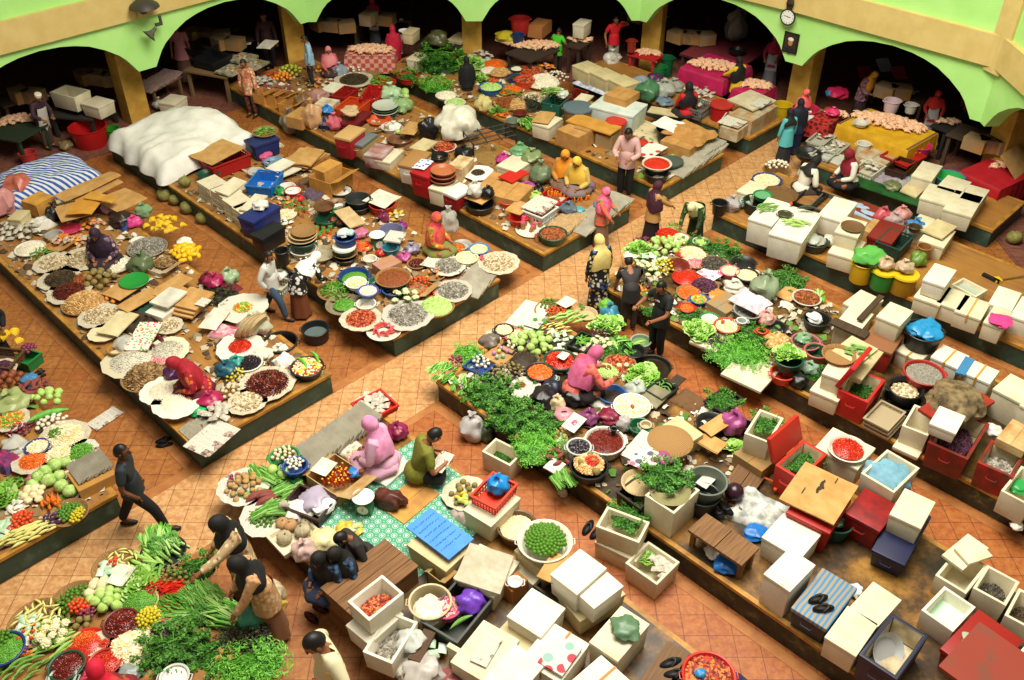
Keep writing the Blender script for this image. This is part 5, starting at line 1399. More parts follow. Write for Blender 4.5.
t_=thing('wire_rack',at(490,148,PZ),'black wire rack lying beside the wrapped bale','rack',.4);b_=MB();c_=MB()
for i in range(4):b_.tube([(-.5,-.3+.2*i,.3),(.5,-.3+.2*i,.36)],.014,5)
for i in range(4):b_.tube([(-.5+.33*i,-.32,.31),(-.5+.33*i,.32,.35)],.014,5)
for x,y in((-.5,-.3),(.5,-.3),(.5,.3),(-.5,.3)):c_.tube([(x,y,0),(x,y,.34)],.018,6)
b_.build('grid',BLACKP(),t_);c_.build('legs_frame',BLACKP(),t_)
cloth((486,158,.8,.5),'yellow-brown sacking under the black wire rack','8a6a34',h=.08)
lump(464,152,18,'black plastic bag left of the wire rack','18181a',hk=.6)
sheet(((498,178),(512,184),(530,174)),'bright red plastic board lying on the cartons',z=.66,m=mat('c01a18',None,5,.5),t=.02,sag=.02)
carton(((482,182),(496,192),(512,176)),.2,'flat tan carton beside the red board')
carton(((496,188),(518,202),(534,186)),.24,'wide tan carton under the red board')
RT(501,196,14,.16,'c8361e','left red tub below the red board',cn='tub')
RT(507,201,13,.16,'d0441e','right red tub below the red board',cn='tub')
lump(503,160,15,'magenta bag beside the wire rack','b83a80',hk=.7)
lump(527,186,17,'pink-violet bag beside the red board','b04a90',hk=.5)
lump(538,190,12,'black plastic bag right of the violet bag','1a1a1a',hk=.7)
foam(((498,164),(516,172),(534,160)),.3,'white foam box under the green net bags')
lump(520,150,19,'left green net bag on the foam box','6a9a6a',z=.62,hk=.6)
lump(532,156,20,'right green net bag on the foam box','7a8a5a',z=.62,hk=.6)
lump(541,176,22,'grey-green net bag behind the yellow-scarfed pair','6a7a5a',hk=.9)
RT(518,217,18,.16,RED,'red tub under a carton sheet near the newspaper crate',cn='tub')
sheet(((508,208),(520,216),(532,206)),'carton sheet lying over the red tub',z=.6)
crate(((526,208),(542,218),(558,207)),.24,'white plastic crate covered with newspapers','d4d4cc')
sheet(((524,207),(542,216),(558,203)),'newspapers spread over the white crate',z=.66,m=NEWS(),t=.01,name='newspaper',cat='newspaper',n=2)
lump(536,196,14,'lime green bag behind the newspaper crate','a8c860',hk=.6)
lump(517,203,14,'blue-grey bag beside the red tubs','6a7a8a',hk=.6)
crate(((543,193),(558,205),(572,194)),.12,'red crate of amber bottles before the yellow-scarfed pair','a82020',solid=True)
heap('amber_bottle',558,193,26,40,'amber bottle with a yellow cap in the red crate',rise=0,z=.42,asp=.9)
heap('amber_bottle',579,197,26,34,'amber bottle beside the red crate',rise=0,z=.41,asp=.8)
person(565,184,260,'seated vendor in a bright orange headscarf',z=PZ,pose='sit',lean=8,hijab=('e08a1c','e89a2a'),top='b87a30',bottom='6a5a4a',cape=.25,look=25)
person(579,191,240,'seated vendor in a yellow headscarf beside the orange-scarfed one',z=PZ,pose='sit',lean=10,hijab=('e0b23c','e8bc48'),top='c8a858',bottom='7a6a6a',cape=.25,look=25)
lump(588,186,14,'mauve bag beside the yellow-scarfed vendor','7a6278',hk=.8)
lump(568,208,18,'grey-blue bag in front of the amber bottles','5a6672',hk=.6)
lump(579,209,12,'teal plastic bag in front of the amber bottles','4a9aa0',hk=.5,knot=False)
tray(531,229,30,'white tray of jars at the front corner '+W,m=WHITEP(),h=.04)
heap('jar',530,226,26,9,'pink-lidded jar on the white tray at the corner',rise=0,z=.42,asp=.9)
heap('jar',542,242,12,2,'pink-lidded jar standing alone at the front corner',rise=0,z=.4)
BF(553,233,28,.18,DGR,'brown','brown palm fruit',W,k=1.1)
papers(((548,224),(566,234),(584,218)),.1,'brown noodle packs heaped behind the palm fruit',n=7,name='noodle_packs',cat='noodles',m=mat('b8986a','9a7a50',20,.7))
papers(((564,224),(586,234),(630,202)),.08,'grey bundles laid along the front edge '+W,n=10,name='bag_bundle',cat='bags')
lump(600,205,14,'blue plastic bag at the back of the grey bundles','4a80a8',hk=.6)
# ================================================================== far leafy stall
W='on the far leafy stall'
heap('herb_bunch',440,66,44,44,'green herb bunch in the big heap '+W,asp=1.1,rise=.75,size=1.3)
heap('cress_bunch',434,88,34,20,'bright green leaf bunch at the aisle edge '+W,asp=.6,rot=-25,rise=.4,size=1.2)
BH(408,76,20,.16,RED,'herb_bunch',8,'dark herbs','at the end '+W,rise=.4)
foam(((410,56),(418,61),(428,54)),.3,'white foam box behind the herb heap '+W)
RT(459,55,16,.18,RED,'red basin of red fruit '+W,fill='a01c14',fillz=.85)
heap('lettuce_bunch',469,67,30,14,'pale green lettuce head '+W,rise=.5,asp=.7)
heap('packet_grey',480,58,26,14,'pale net packet behind the lettuce '+W,rise=.5)
heap('packet_green',487,64,20,10,'pale green packet behind the lettuce '+W,rise=.4)
TR(446,95,17,'white','white radish slices','left of the black-robed person',m=WHITEP(),kind='white tray',nm='dish')
TR(455,102,17,'pale','pale green beans','left of the black-robed person',m=WHITEP(),kind='white tray',nm='dish')
heap('lettuce_bunch',479,80,14,4,'lettuce head right of the black-robed person',rise=.4)
BF(491,86,24,.18,BLU,'pale','green and pink vegetables',W,rise=.35)
heap('tomato',493,82,10,8,'pink fruit on the blue basin '+W,z=.62,rise=.3)
TR(494,64,22,'orange','orange dried shrimps',W)
TR(500,72,20,'ginger','tan ginger',W)
TR(490,70,15,'white','white tofu',W,m=WHITEP(),kind='white dish',nm='dish')
BF(517,68,14,.14,DGR,'white','white coconut',W,cn='bowl',k=.8)
BF(514,76,14,.16,NVY,'dark','dark sauce beans',W,cn='bowl')
TR(504,90,18,'orange','orange chillies',W)
TR(513,89,16,'orange','red-orange chillies',W)
BF(525,79,20,.2,'d2442a','redmix','mixed red vegetables',W,desc='orange-red basin',rise=.3)
TR(529,70,24,'redmix','brown dried goods',W)
TR(543,82,30,'white','peeled white garlic',W,k=2.0,rise=.45)
heap('garlic',556,80,28,30,'brown-white garlic bulb at the far edge '+W,rise=.5,size=1.3)
heap('packet_mixed',545,70,24,10,'small packet behind the white garlic '+W,rise=.4)
lump(484,106,17,'pale yellow sack right of the black-robed person','c8b878',hk=.9,name='sack',knot=False)
heap('green_chilli',503,94,36,40,'green chilli strewn in the middle '+W,asp=.5,rise=.25,size=1.5)
TR(506,103,26,'brown','brown-red spices',W)
TR(517,104,24,'ginger','yellow turmeric',W)
TR(533,98,24,'shell','pale ginger roots',W,k=1.5)
heap('potato',493,108,20,12,'brown potato at the aisle edge '+W,rise=.4,size=.8)
heap('celery_bunch',496,112,16,6,'green stem bunch hanging at the aisle edge '+W,rise=.3,dirn=-60)
heap('carrot',503,116,14,12,'orange carrot in the bag at the aisle edge '+W,rise=.4)
heap('dark_bunch',528,106,34,9,'dark dried herb bunch '+W,rise=.4)
RT(520,112,14,.14,'6a2a20','dark red bowl near the hanging greens',cn='bowl')
RT(513,120,14,.12,GGR,'grey-green bowl near the hanging greens',cn='bowl')
heap('blade_bunch',526,126,24,9,'bright green leaf bunch hanging at the aisle edge',rise=.4,asp=.7,dirn=-70,z=PZ-.02)
crate(((546,98),(560,106),(572,95)),.34,'teal plastic crate draped with greens','1f5a4c',solid=True)
heap('celery_bunch',553,94,20,6,'green stem bunch over the teal crate',z=.74,rise=.3,dirn=200)
lump(562,95,11,'white bag inside the teal crate','d0d4c8',z=.68,hk=.7)
crate(((568,93),(576,99),(588,92)),.36,'dark red crate beside the teal one','7a1a18',solid=True)
sheet(((576,99),(586,104),(594,97)),'white foam board against the dark red crate',z=.74,m=FOAM(),t=.03,sag=0)
RT(578,107,29,.44,'8a6038','woven cane basket with a grey lid',cn='basket',m=WOVEN(),taper=.95,lid='5a6a74')
foam(((536,120),(549,128),(563,118)),.34,'white foam box covered with a newspaper '+W)
sheet(((535,118),(548,125),(556,114)),'tan carton piece on the newspaper-covered foam box',z=.76,sag=.03)
carton(((560,128),(578,138),(598,128)),.36,'left tan carton at the aisle edge before the pink-shirted man')
carton(((576,126),(588,132),(600,124)),.38,'wooden slatted box beside the left tan carton',colr='a8864e')
sheet(((577,115),(610,136),(622,128)),'long orange board across the cartons '+W,z=.78,m=mat('c8903c','b57f30',4,.7),t=.03,sag=0,name='board',cat='board')
carton(((600,130),(612,138),(622,128)),.3,'grey box under the long orange board',colr='8a7a58')
RT(616,121,20,.3,'b8402a','red-lidded tub on the boards',z=.5,cn='tub',lid='c02a1e')
foam(((597,100),(633,117),(648,104)),.5,'big white box draped with blue newspaper',m=mat('d4d8cc','b4c4bc',3,.7))
carton(((608,92),(626,101),(640,92)),.16,'brown carton on the newspaper-draped box',z=.9)
lump(602,114,13,'black plastic bag below the newspaper-draped box','1c1c1e',hk=.6)
RT(669,129,25,.3,BLK,'black basin under a white sheet '+W)
cloth((669,125,.62,.5),'white plastic sheet over the black basin','e8e4d6',h=.1,z=.72)
cloth((645,130,1.2,.8),'pale plastic sheet on the stall top before the black basin','c8b890',h=.05)
carton(((664,138),(690,150),(712,134)),.26,'brown carton block under crumpled paper '+W)
cloth((690,134,1.0,.8),'crumpled brown paper sacking over the carton block','b8864a',c2='a87638',h=.18,z=.66)
tray(656,150,20,'pale oval board behind the newspaper '+W,m=mat('d8b890',None),h=.04)
RT(641,142,14,.16,'a83020','red paste bowl behind the newspaper',cn='bowl',fill='c0281a',fillz=.9)
sheet(((636,152),(650,160),(668,148)),'newspaper with a red page near the pink-shirted man',z=.58,m=mat('d8d4c8','c02a2a,d8d4c8',6,.7,kind='flower'),t=.01,name='newspaper',cat='newspaper')
RT(657,172,24,.2,BLK,'black pot under the red chilli dish')
TR(657,163,24,'chilli','red chilli paste','on the black pot',z=.6,m=WHITEP(),kind='white lined dish',nm='dish',k=.6)
RT(672,161,22,.16,'46504a','dark grey round lid beside the chilli dish',cn='tub',lid='46504a',handles=False)
papers(((668,165),(684,175),(726,146)),.1,'rows of grey folded bags along the front edge '+W,n=14,name='bag_bundle',cat='bags')
papers(((690,150),(702,156),(724,143)),.14,'second row of folded bags behind the front one',n=8,name='bag_bundle',cat='bags')
sheet(((652,178),(662,184),(680,172)),'white paper under the black chilli pot',z=.42,m=WHITEP(),t=.004,name='paper',sag=.02)
person(468,105,100,'person in a full black robe standing at the far leafy stall',pose='stand',hijab='121216',top='141418',bottom='141418',cape=.55,look=10,k=0.78)
person(624,198,250,'man in a pale pink shirt reading a slip in the aisle',pose='stand',low='trousers',top='c8a09a',bottom='1c1c1e',hem=.12,sleeve='long',hands=((-.12,.3,1.0),(.12,.32,1.02)),look=35,k=1.05)
person(597,308,120,'woman in a yellow headscarf and blue floral dress',pose='stand',hijab=('e2cc84','d8bc6a'),top='14161c',top2='c8a84a,3a5a9a,d8d4c0',tk='flower',bottom='14161c',bottom2='c8a84a,3a5a9a,d8d4c0',bk='flower',cape=.3,hem=.3,look=30,k=0.95)
person(600,245,330,'woman in a bright pink headscarf at the yellow-bottle stall',pose='stand',hijab=('e84a80','f07a9a'),top='d86a48',top2='3a8a5a,d84a6a',tk='flower',bottom='8a6a58',cape=.28,hands=((-.2,.3,.9),(.2,.35,.85)),look=30,k=0.82)
person(650,243,20,'woman in a maroon headscarf and tan dress pointing ahead',pose='stand',hijab=('3a1626','4a1e30'),top='b88a50',bottom='241a1c',cape=.34,hands=((-.16,.45,.92),(.1,.48,.88)),look=20,k=0.86)

# ================================================================== red-bucket stall at the back
W='on the red-bucket stall'
for i,(a,b)in enumerate(((572,65),(590,72),(608,79))):
    foam(((a,b),(a+16,b+8),(a+32,b+3)),.36,('left','middle','right')[i]+' of the three pale foam chests behind the newspaper-draped box',m=FOAMY(),z=.44)
cloth((598,88,1.3,.5),'blue and white striped cloth below the foam chests','9aa4c8',c2='dcdce4',h=.1)
lump(641,80,16,'grey plastic sheet bundle beside the foam chests','8a94a0',hk=.5,knot=False)
lump(655,78,15,'purple plastic bundle beside the red stall table','4a2a4a',hk=.6,knot=False)
lump(648,93,24,'green net bundle at the stall edge beside the red-shirted person','4a7a54',hk=.8,knot=False,alpha=.9)
lump(664,90,24,'clear plastic bag bundle at the stall edge','b0b4a8',hk=.6,alpha=.8)
lump(674,85,20,'second clear plastic bundle behind the red-shirted person','a8a89c',hk=.5,alpha=.8)
lump(665,101,16,'blue-grey plastic bundle left of the red-shirted person','6a7c8a',hk=.5)
sheet(((652,106),(678,118),(682,112)),'pale grey board along the stall edge',z=.42,m=FOAMY(),t=.02,sag=0,name='board',cat='board')
person(686,118,100,'seated person in a red shirt with a black headscarf',z=PZ-.05,pose='sit',hijab='151214',top='c41620',bottom='2a2224',cape=.2,look=10)
for i,(x,y)in enumerate(((693,92),(702,97),(711,90))):
    heap('packet_grey',x,y,20,8,'clear packet on the trays '+W,rise=.4)
crate(((693,104),(702,112),(714,103)),.24,'grey glass-fronted box of packets beside the red bucket','6a6a64')
heap('packet_grey',704,103,14,6,'packet in the grey box beside the red bucket',z=.52,rise=.2)
RT(722,104,22,.36,'b41822','large red bucket with a blue-rimmed red lid',cn='bucket',lid='b03028',taper=.9)
crate(((722,119),(734,126),(742,114)),.26,'small barred crate in front of the red bucket','c8b894')
carton(((732,112),(752,122),(778,106)),.34,'long pale box under folded sheets at the stall corner',colr='b0a890')
sheet(((730,100),(752,112),(776,102)),'folded pale sheets on the long box',z=.77,m=mat('cfc4a4','bcae8a',5,.8),n=3)
sheet(((752,104),(762,109),(772,102)),'blue-grey printed sheets on top of the pale ones',z=.82,m=NEWS(),t=.01,name='newspaper',cat='newspaper',n=2)
carton(((724,124),(738,132),(752,122)),.26,'low box draped with newspapers at the corner '+W,colr='c0b494')
sheet(((722,120),(738,130),(752,120)),'newspapers draped on the low corner box',z=.68,m=NEWS(),t=.006,name='newspaper',cat='newspaper',sag=.05)

# ================================================================== under the arches
W='under the arches'
def chickens(x,y,w,n,lab,z,asp=.5,rot=0,size=.62,rise=.12):heap('dressed_chicken',x,y,w,n,lab,z=z,asp=asp,rot=rot,size=size,rise=rise)
table(((688,63),(724,81),(752,66)),.75,'long table with a pink front cloth under the right arch',cl='bright pink cloth hung over the long chicken table',clm=mat('c41a58','a8144a',5,.7),drop=.4)
table(((690,48),(738,70),(775,46)),.7,'wide low table behind the pink-clothed one',top='4a2226')
sheet(((690,48),(738,70),(775,46)),'dark red striped mat on the wide low table',z=.73,m=mat('8a3038','5c1f28',14,.7,kind='stripe'),t=.01,sag=.01,name='table_mat',cat='mat')
chickens(714,66,52,44,'pink dressed chicken on the pink-clothed table',.8,.5,-20)
table(((737,86),(758,97),(776,86)),.65,'short table with a pink cloth right of the long one',cl='bright pink cloth on the short chicken table',clm=mat('c0185a','a8144a',5,.7),drop=.4)
chickens(756,85,34,26,'dressed chicken on the short pink-clothed table',.69,.6,-20)
RT(737,49,16,.1,BLK,'black pan on the red mat',z=.82,cn='pan')
person(733,110,120,'woman in a yellow shirt with a black headscarf',z=.02,pose='stand',hijab='16120f',top='dcb81a',bottom='2a2224',cape=.34,hem=.25,hands=((-.2,.4,.95),(.2,.4,.95)),k=0.85)
person(768,86,250,'chicken seller in a pink scarf and pale apron',z=.02,pose='stand',hijab=('a81848','c02a5a'),top='a02848',bottom='8a8a90',apron='b8bcc0',cape=.18,hands=((-.15,.35,.95),(.2,.35,.95)),k=0.85)
lump(735,35,20,'pale bundle hung on a stand in the dark bay','6a6a68',z=.9,hk=1.6,knot=False)
table(((630,52),(655,61),(664,55)),.7,'red table carrying dressed chickens by the yellow column',top='b01a1a')
chickens(648,53,24,14,'dressed chicken on the red table by the column',.74,.5,-20)
RT(659,66,15,.5,'1c7a3c','nearer green bin beside the red table',z=.02,cn='bin')
RT(667,57,15,.5,'14603a','farther green bin beside the red table',z=.02,cn='bin')
RT(632,40,9,.3,'8a2a1c','orange-red kettle behind the red table',z=.8,cn='pot')
person(612,68,290,'man in a red shirt holding a phone under the arch',z=.02,pose='stand',low='trousers',top='c41824',bottom='8a8478',sleeve='short',hem=.1,hands=((-.2,.2,1.42),(.26,.05,.8)),k=0.9)
lump(612,60,18,'clear bag of goods in front of the red-shirted man','c8c4b8',z=.3,hk=.7,alpha=.9)
table(((496,56),(530,62),(560,50)),.75,'dark table of dressed chickens beside the green-shirted child',top='3a2c22')
chickens(536,46,48,44,'dressed chicken on the dark table under the middle arch',.79,.45,0,.6)
table(((566,45),(580,49),(594,40)),.75,'small table of dressed chickens left of the red-shirted man',top='3a2c22')
chickens(580,40,26,16,'dressed chicken on the small table under the middle arch',.79,.5,0,.55)
person(557,72,60,'person in a bright green shirt turned to the chickens',z=.02,pose='stand',low='trousers',top='4ac42a',bottom='26221f',hem=.2,hands=((-.15,.25,1.2),(.2,.25,1.0)),sleeve='short',k=0.75)
RT(520,18,20,.4,'a82424','red bucket on the dark bench under the middle arch',z=.9,cn='bucket')
RT(518,34,12,.26,'1c3460','blue pot behind the chickens',z=.8,cn='pot')
carton(((532,22),(542,28),(552,20)),.3,'orange carton beside the red bucket under the arch',z=.8,colr='b06a34')
foam(((575,22),(584,26),(592,20)),.36,'cream foam box above the small chicken table',z=.9)
lump(505,36,20,'yellow plastic sheet beside the blue pot','b8a82a',z=.8,hk=.5,knot=False)
sheet(((498,40),(508,46),(524,40)),'pale tray of chicken pieces left of the blue pot',z=.8,m=mat('d0b08a',None),t=.03,name='tray',cat='tray')
chickens(510,42,14,6,'chicken piece on the pale tray',.82,.6,0,.4)
person(474,46,300,'vendor in a red patterned dress behind the far leafy stall',z=.02,pose='stand',hijab=('5a4a2a','6a5a38'),top='8a2a24',bottom='3a2420',cape=.2,k=0.8)
table(((415,48),(458,50),(466,40)),.7,'dark bench against the column under the middle arch',top='2f261e')
foam(((452,36),(461,42),(472,34)),.4,'pale board box beside the yellow column',z=.4,m=FOAMY())
lump(438,40,22,'olive sack on the dark bench by the column','4a4a2a',z=.75,hk=.7,name='sack',knot=False)
table((371,51,1.25,.8,45),.72,'table with a red checked cloth under the middle left arch',cl='red and white checked cloth on the chicken table',clm=mat('b8504a','d8a08c',9,.7,kind='check'),drop=.45)
chickens(371,50,44,36,'dressed chicken on the red-checked table',.78,.55,-5,.6)
bench(((362,74),(370,78),(382,72)),.4,'wooden stump stool in front of the red-checked table',z=.0,colr=('9a7a4a','7a5c34'),name='wooden_stool',cat='stool')
person(376,44,270,'chicken seller in a pink scarf and white apron behind the checked table',z=.02,pose='stand',hijab=('d01a54','e03a6a'),top='c83a5a',bottom='50505a',apron='dcdce0',cape=.14,hands=((-.14,.35,.95),(.14,.35,.95)),k=0.82)
person(396,74,100,'woman in a crimson dress and long crimson scarf',z=.02,pose='stand',hijab=('a80f2c','b81838'),top='a01230',bottom='98122e',cape=.45,hem=.3,k=0.82)
foam(((405,30),(412,34),(420,28)),.3,'white carton left of the pink-scarfed seller',z=.8,m=FOAMY())
scale_(404,30,'steel scale beside the crimson-scarfed woman','8a8a88',z=.75,face=-90)
carton(((362,12),(370,16),(378,10)),.3,'pale carton at the top behind the pink-scarfed seller',z=.9,colr='a89a80')
person(331,74,285,'person in a pink headscarf and top behind the oranges',z=PZ,pose='sit',hijab=('d87a80','e08a8c'),top='b8585c',bottom='3a2a2a',cape=.22,k=0.85)
person(313,86,200,'person in a pale blue shirt with a black belt',z=PZ,pose='stand',low='trousers',top='90b4cc',bottom='20242c',hair='141010',hem=.14,look=30,k=0.82)
person(272,70,280,'person in a dark maroon shirt by the yellow column',z=.02,pose='stand',low='trousers',top='3a1f24',bottom='1a1818')
sheet(((262,44),(270,50),(279,42)),'white paper tray held up near the maroon-shirted person',z=1.0,m=WHITEP(),t=.02,name='paper_tray',cat='tray')
person(254,116,250,'person in an orange floral shirt beside the white tarp',pose='stand',low='trousers',top='c88a6a',top2='d8502a,e8c8a0',tk='flower',bottom='4a2f22',bottom2='8a3a2a,3a2a20',bk='flower',hair='181210',k=0.92)
table(((180,72),(226,78),(258,58)),.7,'wooden trestle of boxed goods under the left arch',top='7a5f3c')
for i,(x,y)in enumerate(((231,72),(243,60),(254,66))):
    sheet(((x-12,y),(x+1,y+6),(x+16,y-2)),('first','second','third')[i]+' white-edged tray of greens on the wooden trestle',z=.75,m=mat('b8b0a0','6a6a34',9,.7),t=.05,name='tray',cat='tray')
    heap('packet_mixed',x,y-2,16,8,('green','brown','yellow')[i]+'-looking packet on the wooden trestle trays',z=.80,rise=.1,size=.6)
crate(((198,56),(212,64),(232,54)),.2,'black crate on the wooden trestle','17181a',z=.75,solid=True)
crate(((188,44),(202,52),(222,42)),.2,'second black crate behind the first on the trestle','1c1d20',z=.75,solid=True)
person(188,82,270,'person in a pink sleeveless top at the wooden trestle',z=.02,pose='stand',low='skirt',top='c07a86',bottom='6a4a3c',hair='1c1a22',sleeve='short')
bench(((134,88),(152,92),(182,76)),.5,'wooden bench of newspapers behind the column',z=.02,colr=('7a6040','5f4a30'))
papers(((136,84),(150,90),(178,74)),.1,'pile of pinkish papers on the wooden bench',z=.52,n=7,m=mat('a8847c','8a7a70',12,.8))
foam(((164,98),(174,105),(187,96)),.36,'white foam box under the wooden bench',z=.02)
lump(160,106,13,'clear bag beside the foam box under the bench','a8a898',z=.02,hk=.8)
person(50,148,330,'butcher in a brown shirt, white apron and cream cap',z=.02,pose='stand',low='trousers',top='3c2430',bottom='4a3a2c',apron='c8c4b8',hat='e8dcc0',hem=.1,lean=12,hands=((-.1,.4,.95),(.2,.4,.95)),k=0.88)
table(((-6,118),(18,142),(48,124)),.6,'dark low table of meat left of the butcher',top='26331f')
chickens(18,120,40,26,'raw meat cut on the dark table',.64,.55,20,.55)
RT(87,126,36,.45,'b01818','large red meat tub beside the butcher',z=.02,cn='tub',taper=.85)
chickens(87,117,26,10,'raw meat cut on the red tub',.46,.5,15,.5)
RT(111,128,15,.3,'2a7a1c','green bucket by the yellow column',z=.02,cn='bucket')
foam(((66,84),(74,98),(90,90)),.36,'white box with a red mark behind the butcher',z=.7,open=True)
m_=MB().box((0,0,0),(.05,.004,.2)).box((0,0,.03),(.18,.004,.05));tag(m_.build('red_mark',mat('a8241c',None),loc=at(81,93,.88),rz=.7,smooth=False),'red cross-shaped mark on the white box behind the butcher','mark')
foam(((91,98),(98,108),(114,100)),.3,'cream foam box beside the marked white box',z=.6)
table(((58,108),(92,120),(116,100)),.55,'dark counter under the two white boxes',top='2c2a24')
RT(27,152,16,.3,'b0352f','small red pot beside the striped cover',z=.02,cn='pot')
lump(66,145,14,'brown cloth bundle at the butcher\'s feet','7a6a44',z=.02,hk=.6,knot=False)


table(((845,120),(908,150),(938,133)),.75,'long table with a yellow cloth under the right-hand arch',cl='yellow cloth hung over the long chicken table',clm=mat('d8a81c','c49414',5,.7),drop=.4)
chickens(889,123,78,70,'dressed chicken on the yellow-clothed table',.8,.4,-32,.62)
table(((812,118),(828,126),(846,112)),.7,'small table with a red patterned cloth beside the basins',cl='red cloth with dark rings on the small table',clm=mat('b8302a','5a1418',9,.7,kind='flower'),drop=.4)
chickens(838,114,22,12,'dressed chicken on the red patterned table',.75,.6,-20,.5)
lump(833,112,12,'pink plastic bag on the red patterned table','d83a6a',z=.76,hk=.6)
RT(861,122,14,.08,MET,'steel bowl among the chickens',z=.82,cn='bowl')
person(856,120,300,'chicken seller in an orange headscarf and white apron',z=.02,pose='stand',hijab=('d89028','e0a038'),top='8a5a68',top2='c0a0a8,5a3a48',tk='flower',bottom='3a2a30',apron='d8d4cc',cape=.16,lean=20,hands=((-.14,.4,.95),(.14,.4,.95)),k=0.85)
person(925,140,250,'chicken seller in a bright red headscarf and apron',z=.02,pose='stand',hijab=('d0241a','dc3422'),top='b82c2a',bottom='8a8a88',apron='c8c8c4',cape=.16,hands=((-.2,.35,.95),(.2,.3,.95)),k=0.78)
RT(921,145,21,.26,'c02a60','bright pink basin beside the red-scarfed seller',z=.4)
crate(((886,152),(908,166),(926,156)),.1,'red crate of orange-capped bottles below the yellow cloth','a82018',z=.5,solid=True)
heap('syrup_bottle',907,152,34,44,'orange-capped bottle in the red crate below the yellow cloth',z=.52,asp=.55,rot=-20,rise=0)
RT(783,104,18,.5,'c8a818','yellow bin beside the column',z=.02,cn='bin')
RT(806,108,26,.3,'c42a4c','crimson basin stacked before the column',z=.5)
RT(804,114,24,.45,'1c7a44','green tub beneath the crimson basin',z=.02,cn='tub')
RT(820,112,15,.3,'2a9a3a','light green bucket right of the crimson basin',z=.1,cn='bucket')
lump(793,106,12,'white sack between the yellow bin and the column','c8c4b4',z=.02,hk=1.3)
person(796,140,290,'person in a coral pink headscarf among the group',z=.02,pose='stand',hijab=('e04a50','e86a68'),top='c86a60',bottom='6a3a3a',cape=.2,k=0.8)
person(792,153,100,'woman in a navy robe beside the turquoise one',z=.0,pose='stand',hijab='141624',top='1a2248',bottom='182044',cape=.42,k=0.82)
person(782,162,110,'woman in a turquoise top at the aisle end',z=.0,pose='stand',hijab='1c1818',top='5ab4b8',bottom='2a2a30',cape=.1,hem=.3,k=0.8)
lump(808,122,12,'white plastic bag held beside the coral-scarfed person','d8d4cc',z=.5,hk=1.0)
lump(816,128,12,'pink bag near the red patterned table','d84a4a',z=.3,hk=1.0)
for i,(x,y,c,lab)in enumerate(((884,66,'9aa4a8','grey sign paper hung in the dark right bay'),(899,74,'a02848','crimson paper hung in the dark right bay'),(865,74,'8a1a30','dark red cloth hung in the dark right bay'),(888,91,'c8b48a','tan paper bag hung in the dark right bay'))):
    o=sheet((x,y,.34,.3,60),lab,z=.8,m=mat(c,None,5,.8),t=.02,name='hung_paper',cat='paper',tilt=.7)
tub=RT(893,100,16,.26,'d0b8bc','pale pink pot behind the yellow-clothed table',z=.8,cn='pot')
RT(912,104,12,.2,MET,'steel pot behind the yellow-clothed table',z=.8,cn='pot')
lump(838,92,20,'crimson cloth bundle in the dark right bay','a01a40',z=.8,hk=.5,knot=False)
lump(831,95,10,'blue bag in the dark right bay','2a6a98',z=.8,hk=.8,knot=False)
chickens(949,122,22,10,'dressed chicken on the steel tray behind the red-scarfed seller',.78,.6,0,.5)
table(((936,122),(948,132),(962,124)),.72,'dark table behind the red-scarfed seller',top='2a2622')
table(((972,166),(1000,190),(1030,176)),.6,'long red-draped table at the right end',cl='red cloth hung over the table at the right end',clm=mat('b01420','a0101c',5,.7),drop=.5)
lump(998,150,14,'left crimson fruit bag on the red-draped table','d01a44',z=.64,hk=.7)
lump(1006,153,12,'right crimson fruit bag on the red-draped table','d82a4a',z=.64,hk=.7)
chickens(1000,166,20,5,'dressed chicken on the red-draped table',.64,.6,0,.6)
sheet(((1004,160),(1018,172),(1036,158)),'tan carton panel standing on the red-draped table',z=.8,tilt=.9)
for i,(x,y)in enumerate(((966,182),(978,186),(972,196),(986,196),(996,190),(1001,206))):
    heap('leaf_bundle',x,y,20,1,('first','second','third','fourth','fifth','sixth')[i]+' gourd bundle from the left in the heap by the red-draped table',p=at(x,y,.15),r=.01,rise=0,z=.02,size=1.05)
heap('leaf_bundle',1014,238,20,1,'single gourd bundle lying on the pink tiles at the right edge',p=at(1014,238,.13),r=.01,rise=0,z=.02,size=1.0)
person(962,136,200,'person in an orange patterned shirt in the shade of the far right arch',z=.02,pose='stand',low='trousers',top='8a3a24',top2='c86a34,5a2018',tk='flower',bottom='1f1c1c')

for i,(x,y,k)in enumerate(((30,92,1),(96,74,2),(232,40,1),(205,32,2),(330,22,2),(384,16,1),(690,34,2),(650,14,1),(900,88,1),(990,140,2))):
    nm=('first','second','third','fourth','fifth','sixth','seventh','eighth','ninth','tenth')[i]
    table((x,y,1.6,.8,45-45*(x>640)+45*(x<300)),.75,nm+' shaded table from the left deep under the arches',top='4a3c2c')
    for j in range(k+1):carton((x-12+14*j,y-3+j,.45,.35,30*j),.28,('left','middle','right')[j]+' box on the '+nm+' shaded table under the arches',z=.77,colr=('8a7a5c','6a5a48','a09078')[(i+j)%3])
    heap('packet_grey',x+8,y+4,22,7,'dim packet on the '+nm+' shaded table',z=.78,rise=.2)

